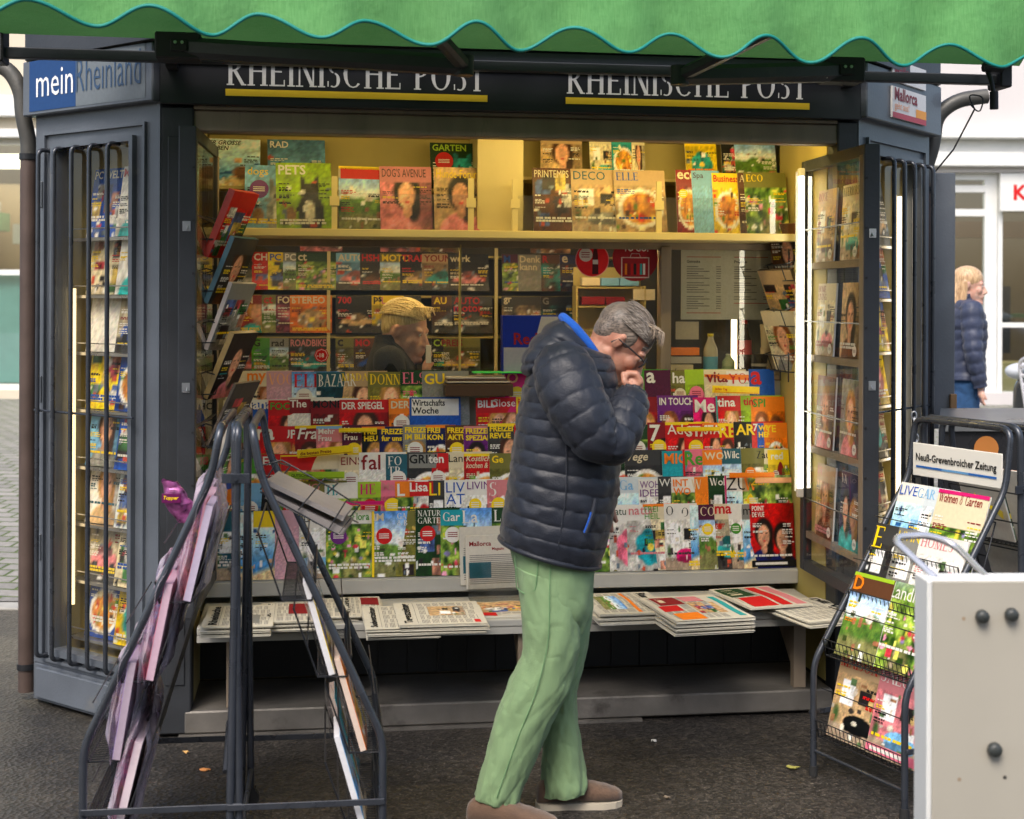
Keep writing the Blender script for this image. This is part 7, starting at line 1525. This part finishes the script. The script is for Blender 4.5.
# ------------------------------------------------------------------ pale cart in the foreground
cx = at(930, 577, 3.2); ZT = cx.z
t = thing('display_cart', 'pale beige board cart with dark knobs and silver handle cut by the right edge', 'cart', (cx.x, 3.2, 0), R(1.5))
g = G(); g.box((.0125, .002, .05), (.7695, .012, ZT - .002), .002); g.obj('front_board', 'beige', t)
g = G(); g.box((0, 0, .05), (.012, .095, ZT), .003); g.box((.77, 0, .05), (.782, .095, ZT), .003); g.box((.013, .013, ZT - .022), (.769, .095, ZT - .001), .002); g.box((.013, .075, .05), (.769, .095, ZT - .024)); g.obj('side_frame', 'white', t)
for px, py, r_ in ((984.5, 612, .0155), (1014, 610, .0155), (998, 745, .0165), (1046, 745, .0165)):
    p = at(px, py, 3.2); g = G(); g.lathe([(0, 0), (r_ * .75, 0), (r_, .006), (r_ * .9, .018), (r_ * .6, .022), (0, .023)], X=Matrix.Translation((p.x - cx.x, .002, p.z)) @ Matrix.Rotation(R(90), 4, 'X')); g.obj('knob', mat('knob_grey', (.035, .04, .038), .4), t)
for px, py in ((967, 615), (964, 776), (1010, 774)):
    p = at(px, py, 3.2); g = G(); g.disc(p.x - cx.x, p.z, .0045, .0012, 12); g.obj('screw_hole', mat('worn_spot', (.32, .24, .16) if px != 1010 else (.05, .045, .04), .7), t)
for x in (.08, .72):
    g = G(); g.tube([(x - .015, .05, .03), (x + .015, .05, .03)], .03, 16); g.box((x - .018, .035, .03), (x + .018, .065, .052)); g.obj('wheel', 'rubber', t)
g = G(); pts = [at(939, 577, 3.25), at(893, 534, 3.40), at(930, 531, 3.46), at(957, 541, 3.46), at(989, 572, 3.27)]; pts[0].z = ZT - .006; pts[-1].z = ZT - .006
L0 = Vector(t.location); Ri = Matrix.Rotation(R(-1.5), 4, 'Z'); g.tube([Ri @ (p - L0) for p in fillet(pts, .04, 5)], .0085, 10); g.obj('handle', 'chrome', t)
# ------------------------------------------------------------------ black storage box behind the stands
t = thing('storage_box', 'black storage box with sheen-grey lid behind the right stands', 'storage box', (1.70, 5.62, 0), R(4))
g = G(); v = [(0, 0), (1.25, 0), (1.45, .70), (.28, .70)]
def slab(v, z0, z1, e=0): g.add([(x, y, z) for z in (z0, z1) for x, y in v], [(0, 3, 2, 1), (4, 5, 6, 7)] + [(i, (i + 1) % 4, (i + 1) % 4 + 4, i + 4) for i in range(4)])
slab(v, .05, 1.165); g.obj('body', 'plastic', t); g = G(); slab([(-.02, -.02), (1.27, -.02), (1.47, .72), (.27, .72)], 1.17, 1.205); g.obj('lid', 'lidgrey', t)
g = G(); g.disc(.18, 1.10, .05, -.004, 20); g.obj('round_sticker', flat('orange_sticker', (.55, .20, .04)), t)
# chain and white label on the side rack
g = G(); a = at(915, 412, 5.55)
for k in range(9): 
    c = a + Vector((.002 * k, .004 * (k % 2), -.022 * k)); pts = [c + Vector((.010 * math.cos(q), .010 * math.sin(q) * (k % 2), .016 * math.sin(q))) for q in [6.2832 * i / 10 for i in range(10)]] if k % 2 == 0 else [c + Vector((.004 * math.cos(q), .010 * math.cos(q), .016 * math.sin(q))) for q in [6.2832 * i / 10 for i in range(10)]]
    g.tube(pts, .0032, 6, closed=True)
tag(g.obj('chain', 'steel', loc=tuple(a)), 'short steel chain hanging behind the name plate stand', 'chain')
# ------------------------------------------------------------------ parked car, front end at the right edge
cp = at(1006, 400, 12.0); X0c = cp.x
t = thing('parked_car', 'black parked car with chrome grille bars cut off by the right edge', 'car', (X0c, 12.0, gz(12)), R(-60))
CB = mat('black_car_paint', (.012, .013, .016), .22, 0, .1, 3, coat=.9)
def carsec(x, hw, z0, z1): return ((x, 0, (z0 + z1) / 2), (0, hw, 0), (0, 0, (z1 - z0) / 2))
# car faces -y: local coordinates x = across, y = length
g = G()
rgs = [((.92, .10, .45), (.70, 0, 0), (0, 0, .26)), ((.92, .0, .46), (.84, 0, 0), (0, 0, .30)), ((.92, .25, .50), (.90, 0, 0), (0, 0, .35)), ((.92, .8, .56), (.92, 0, 0), (0, 0, .39)), ((.92, 1.3, .58), (.93, 0, 0), (0, 0, .42)), ((.92, 3.2, .60), (.93, 0, 0), (0, 0, .42)), ((.92, 4.2, .60), (.90, 0, 0), (0, 0, .38)), ((.92, 4.5, .58), (.80, 0, 0), (0, 0, .28))]
rgs[0] = ((.92, -.03, .46), (.70, 0, 0), (0, 0, .24)); loft(g, rgs, 60, 48, ex=4.2); g.obj('body', CB, t)
g = G(); loft(g, [((.92, 1.15, .98), (.72, 0, 0), (0, 0, .02)), ((.92, 1.6, 1.10), (.70, 0, 0), (0, 0, .20)), ((.92, 2.2, 1.17), (.66, 0, 0), (0, 0, .27)), ((.92, 3.2, 1.16), (.66, 0, 0), (0, 0, .26)), ((.92, 4.1, 1.02), (.70, 0, 0), (0, 0, .08))], 30, 40, ex=3.4); g.obj('windows', flat('dark_car_glass', (.02, .025, .03), .05), t)
g = G(); loft(g, [((.92, 1.75, 1.42), (.56, 0, 0), (0, 0, .02)), ((.92, 2.4, 1.445), (.58, 0, 0), (0, 0, .022)), ((.92, 3.4, 1.42), (.58, 0, 0), (0, 0, .02))], 16, 30, ex=3.5); g.obj('roof', CB, t)
g = G(); pts = [(.22, -.10, .86), (1.62, -.10, .86), (1.50, -.12, .34), (.34, -.12, .34)]; g.tube(fillet(pts, .1, 5, True), .016, 8, closed=True); g.obj('grille_surround', 'chrome', t)
for k in range(6):
    g = G(); z = .40 + .075 * k; e = .30 - .02 * k * .6; g.box((e, -.115, z), (1.84 - e, -.085, z + .028), .006); g.obj('grille_bar', 'chrome', t)
g = G(); g.box((.26, -.075, .34), (1.58, -.04, .85)); g.obj('grille_back', 'black', t)
for x in (.14, 1.70):
    g = G(); ell(g, (x, .06, .74), (.17, .12, .075)); g.obj('headlight', flat('headlamp_glass', (.55, .57, .6), .08), t)
for x in (.10, 1.74):
    for y in (.85, 3.6):
        g = G(); g.tube([(x - .1, y, .32), (x + .1, y, .32)], .32, 24); w2 = g.obj('wheel', 'rubber', t); g = G(); g.tube([(x - .105, y, .32), (x + .105, y, .32)], .21, 16); g.obj('rim', 'steel', w2)
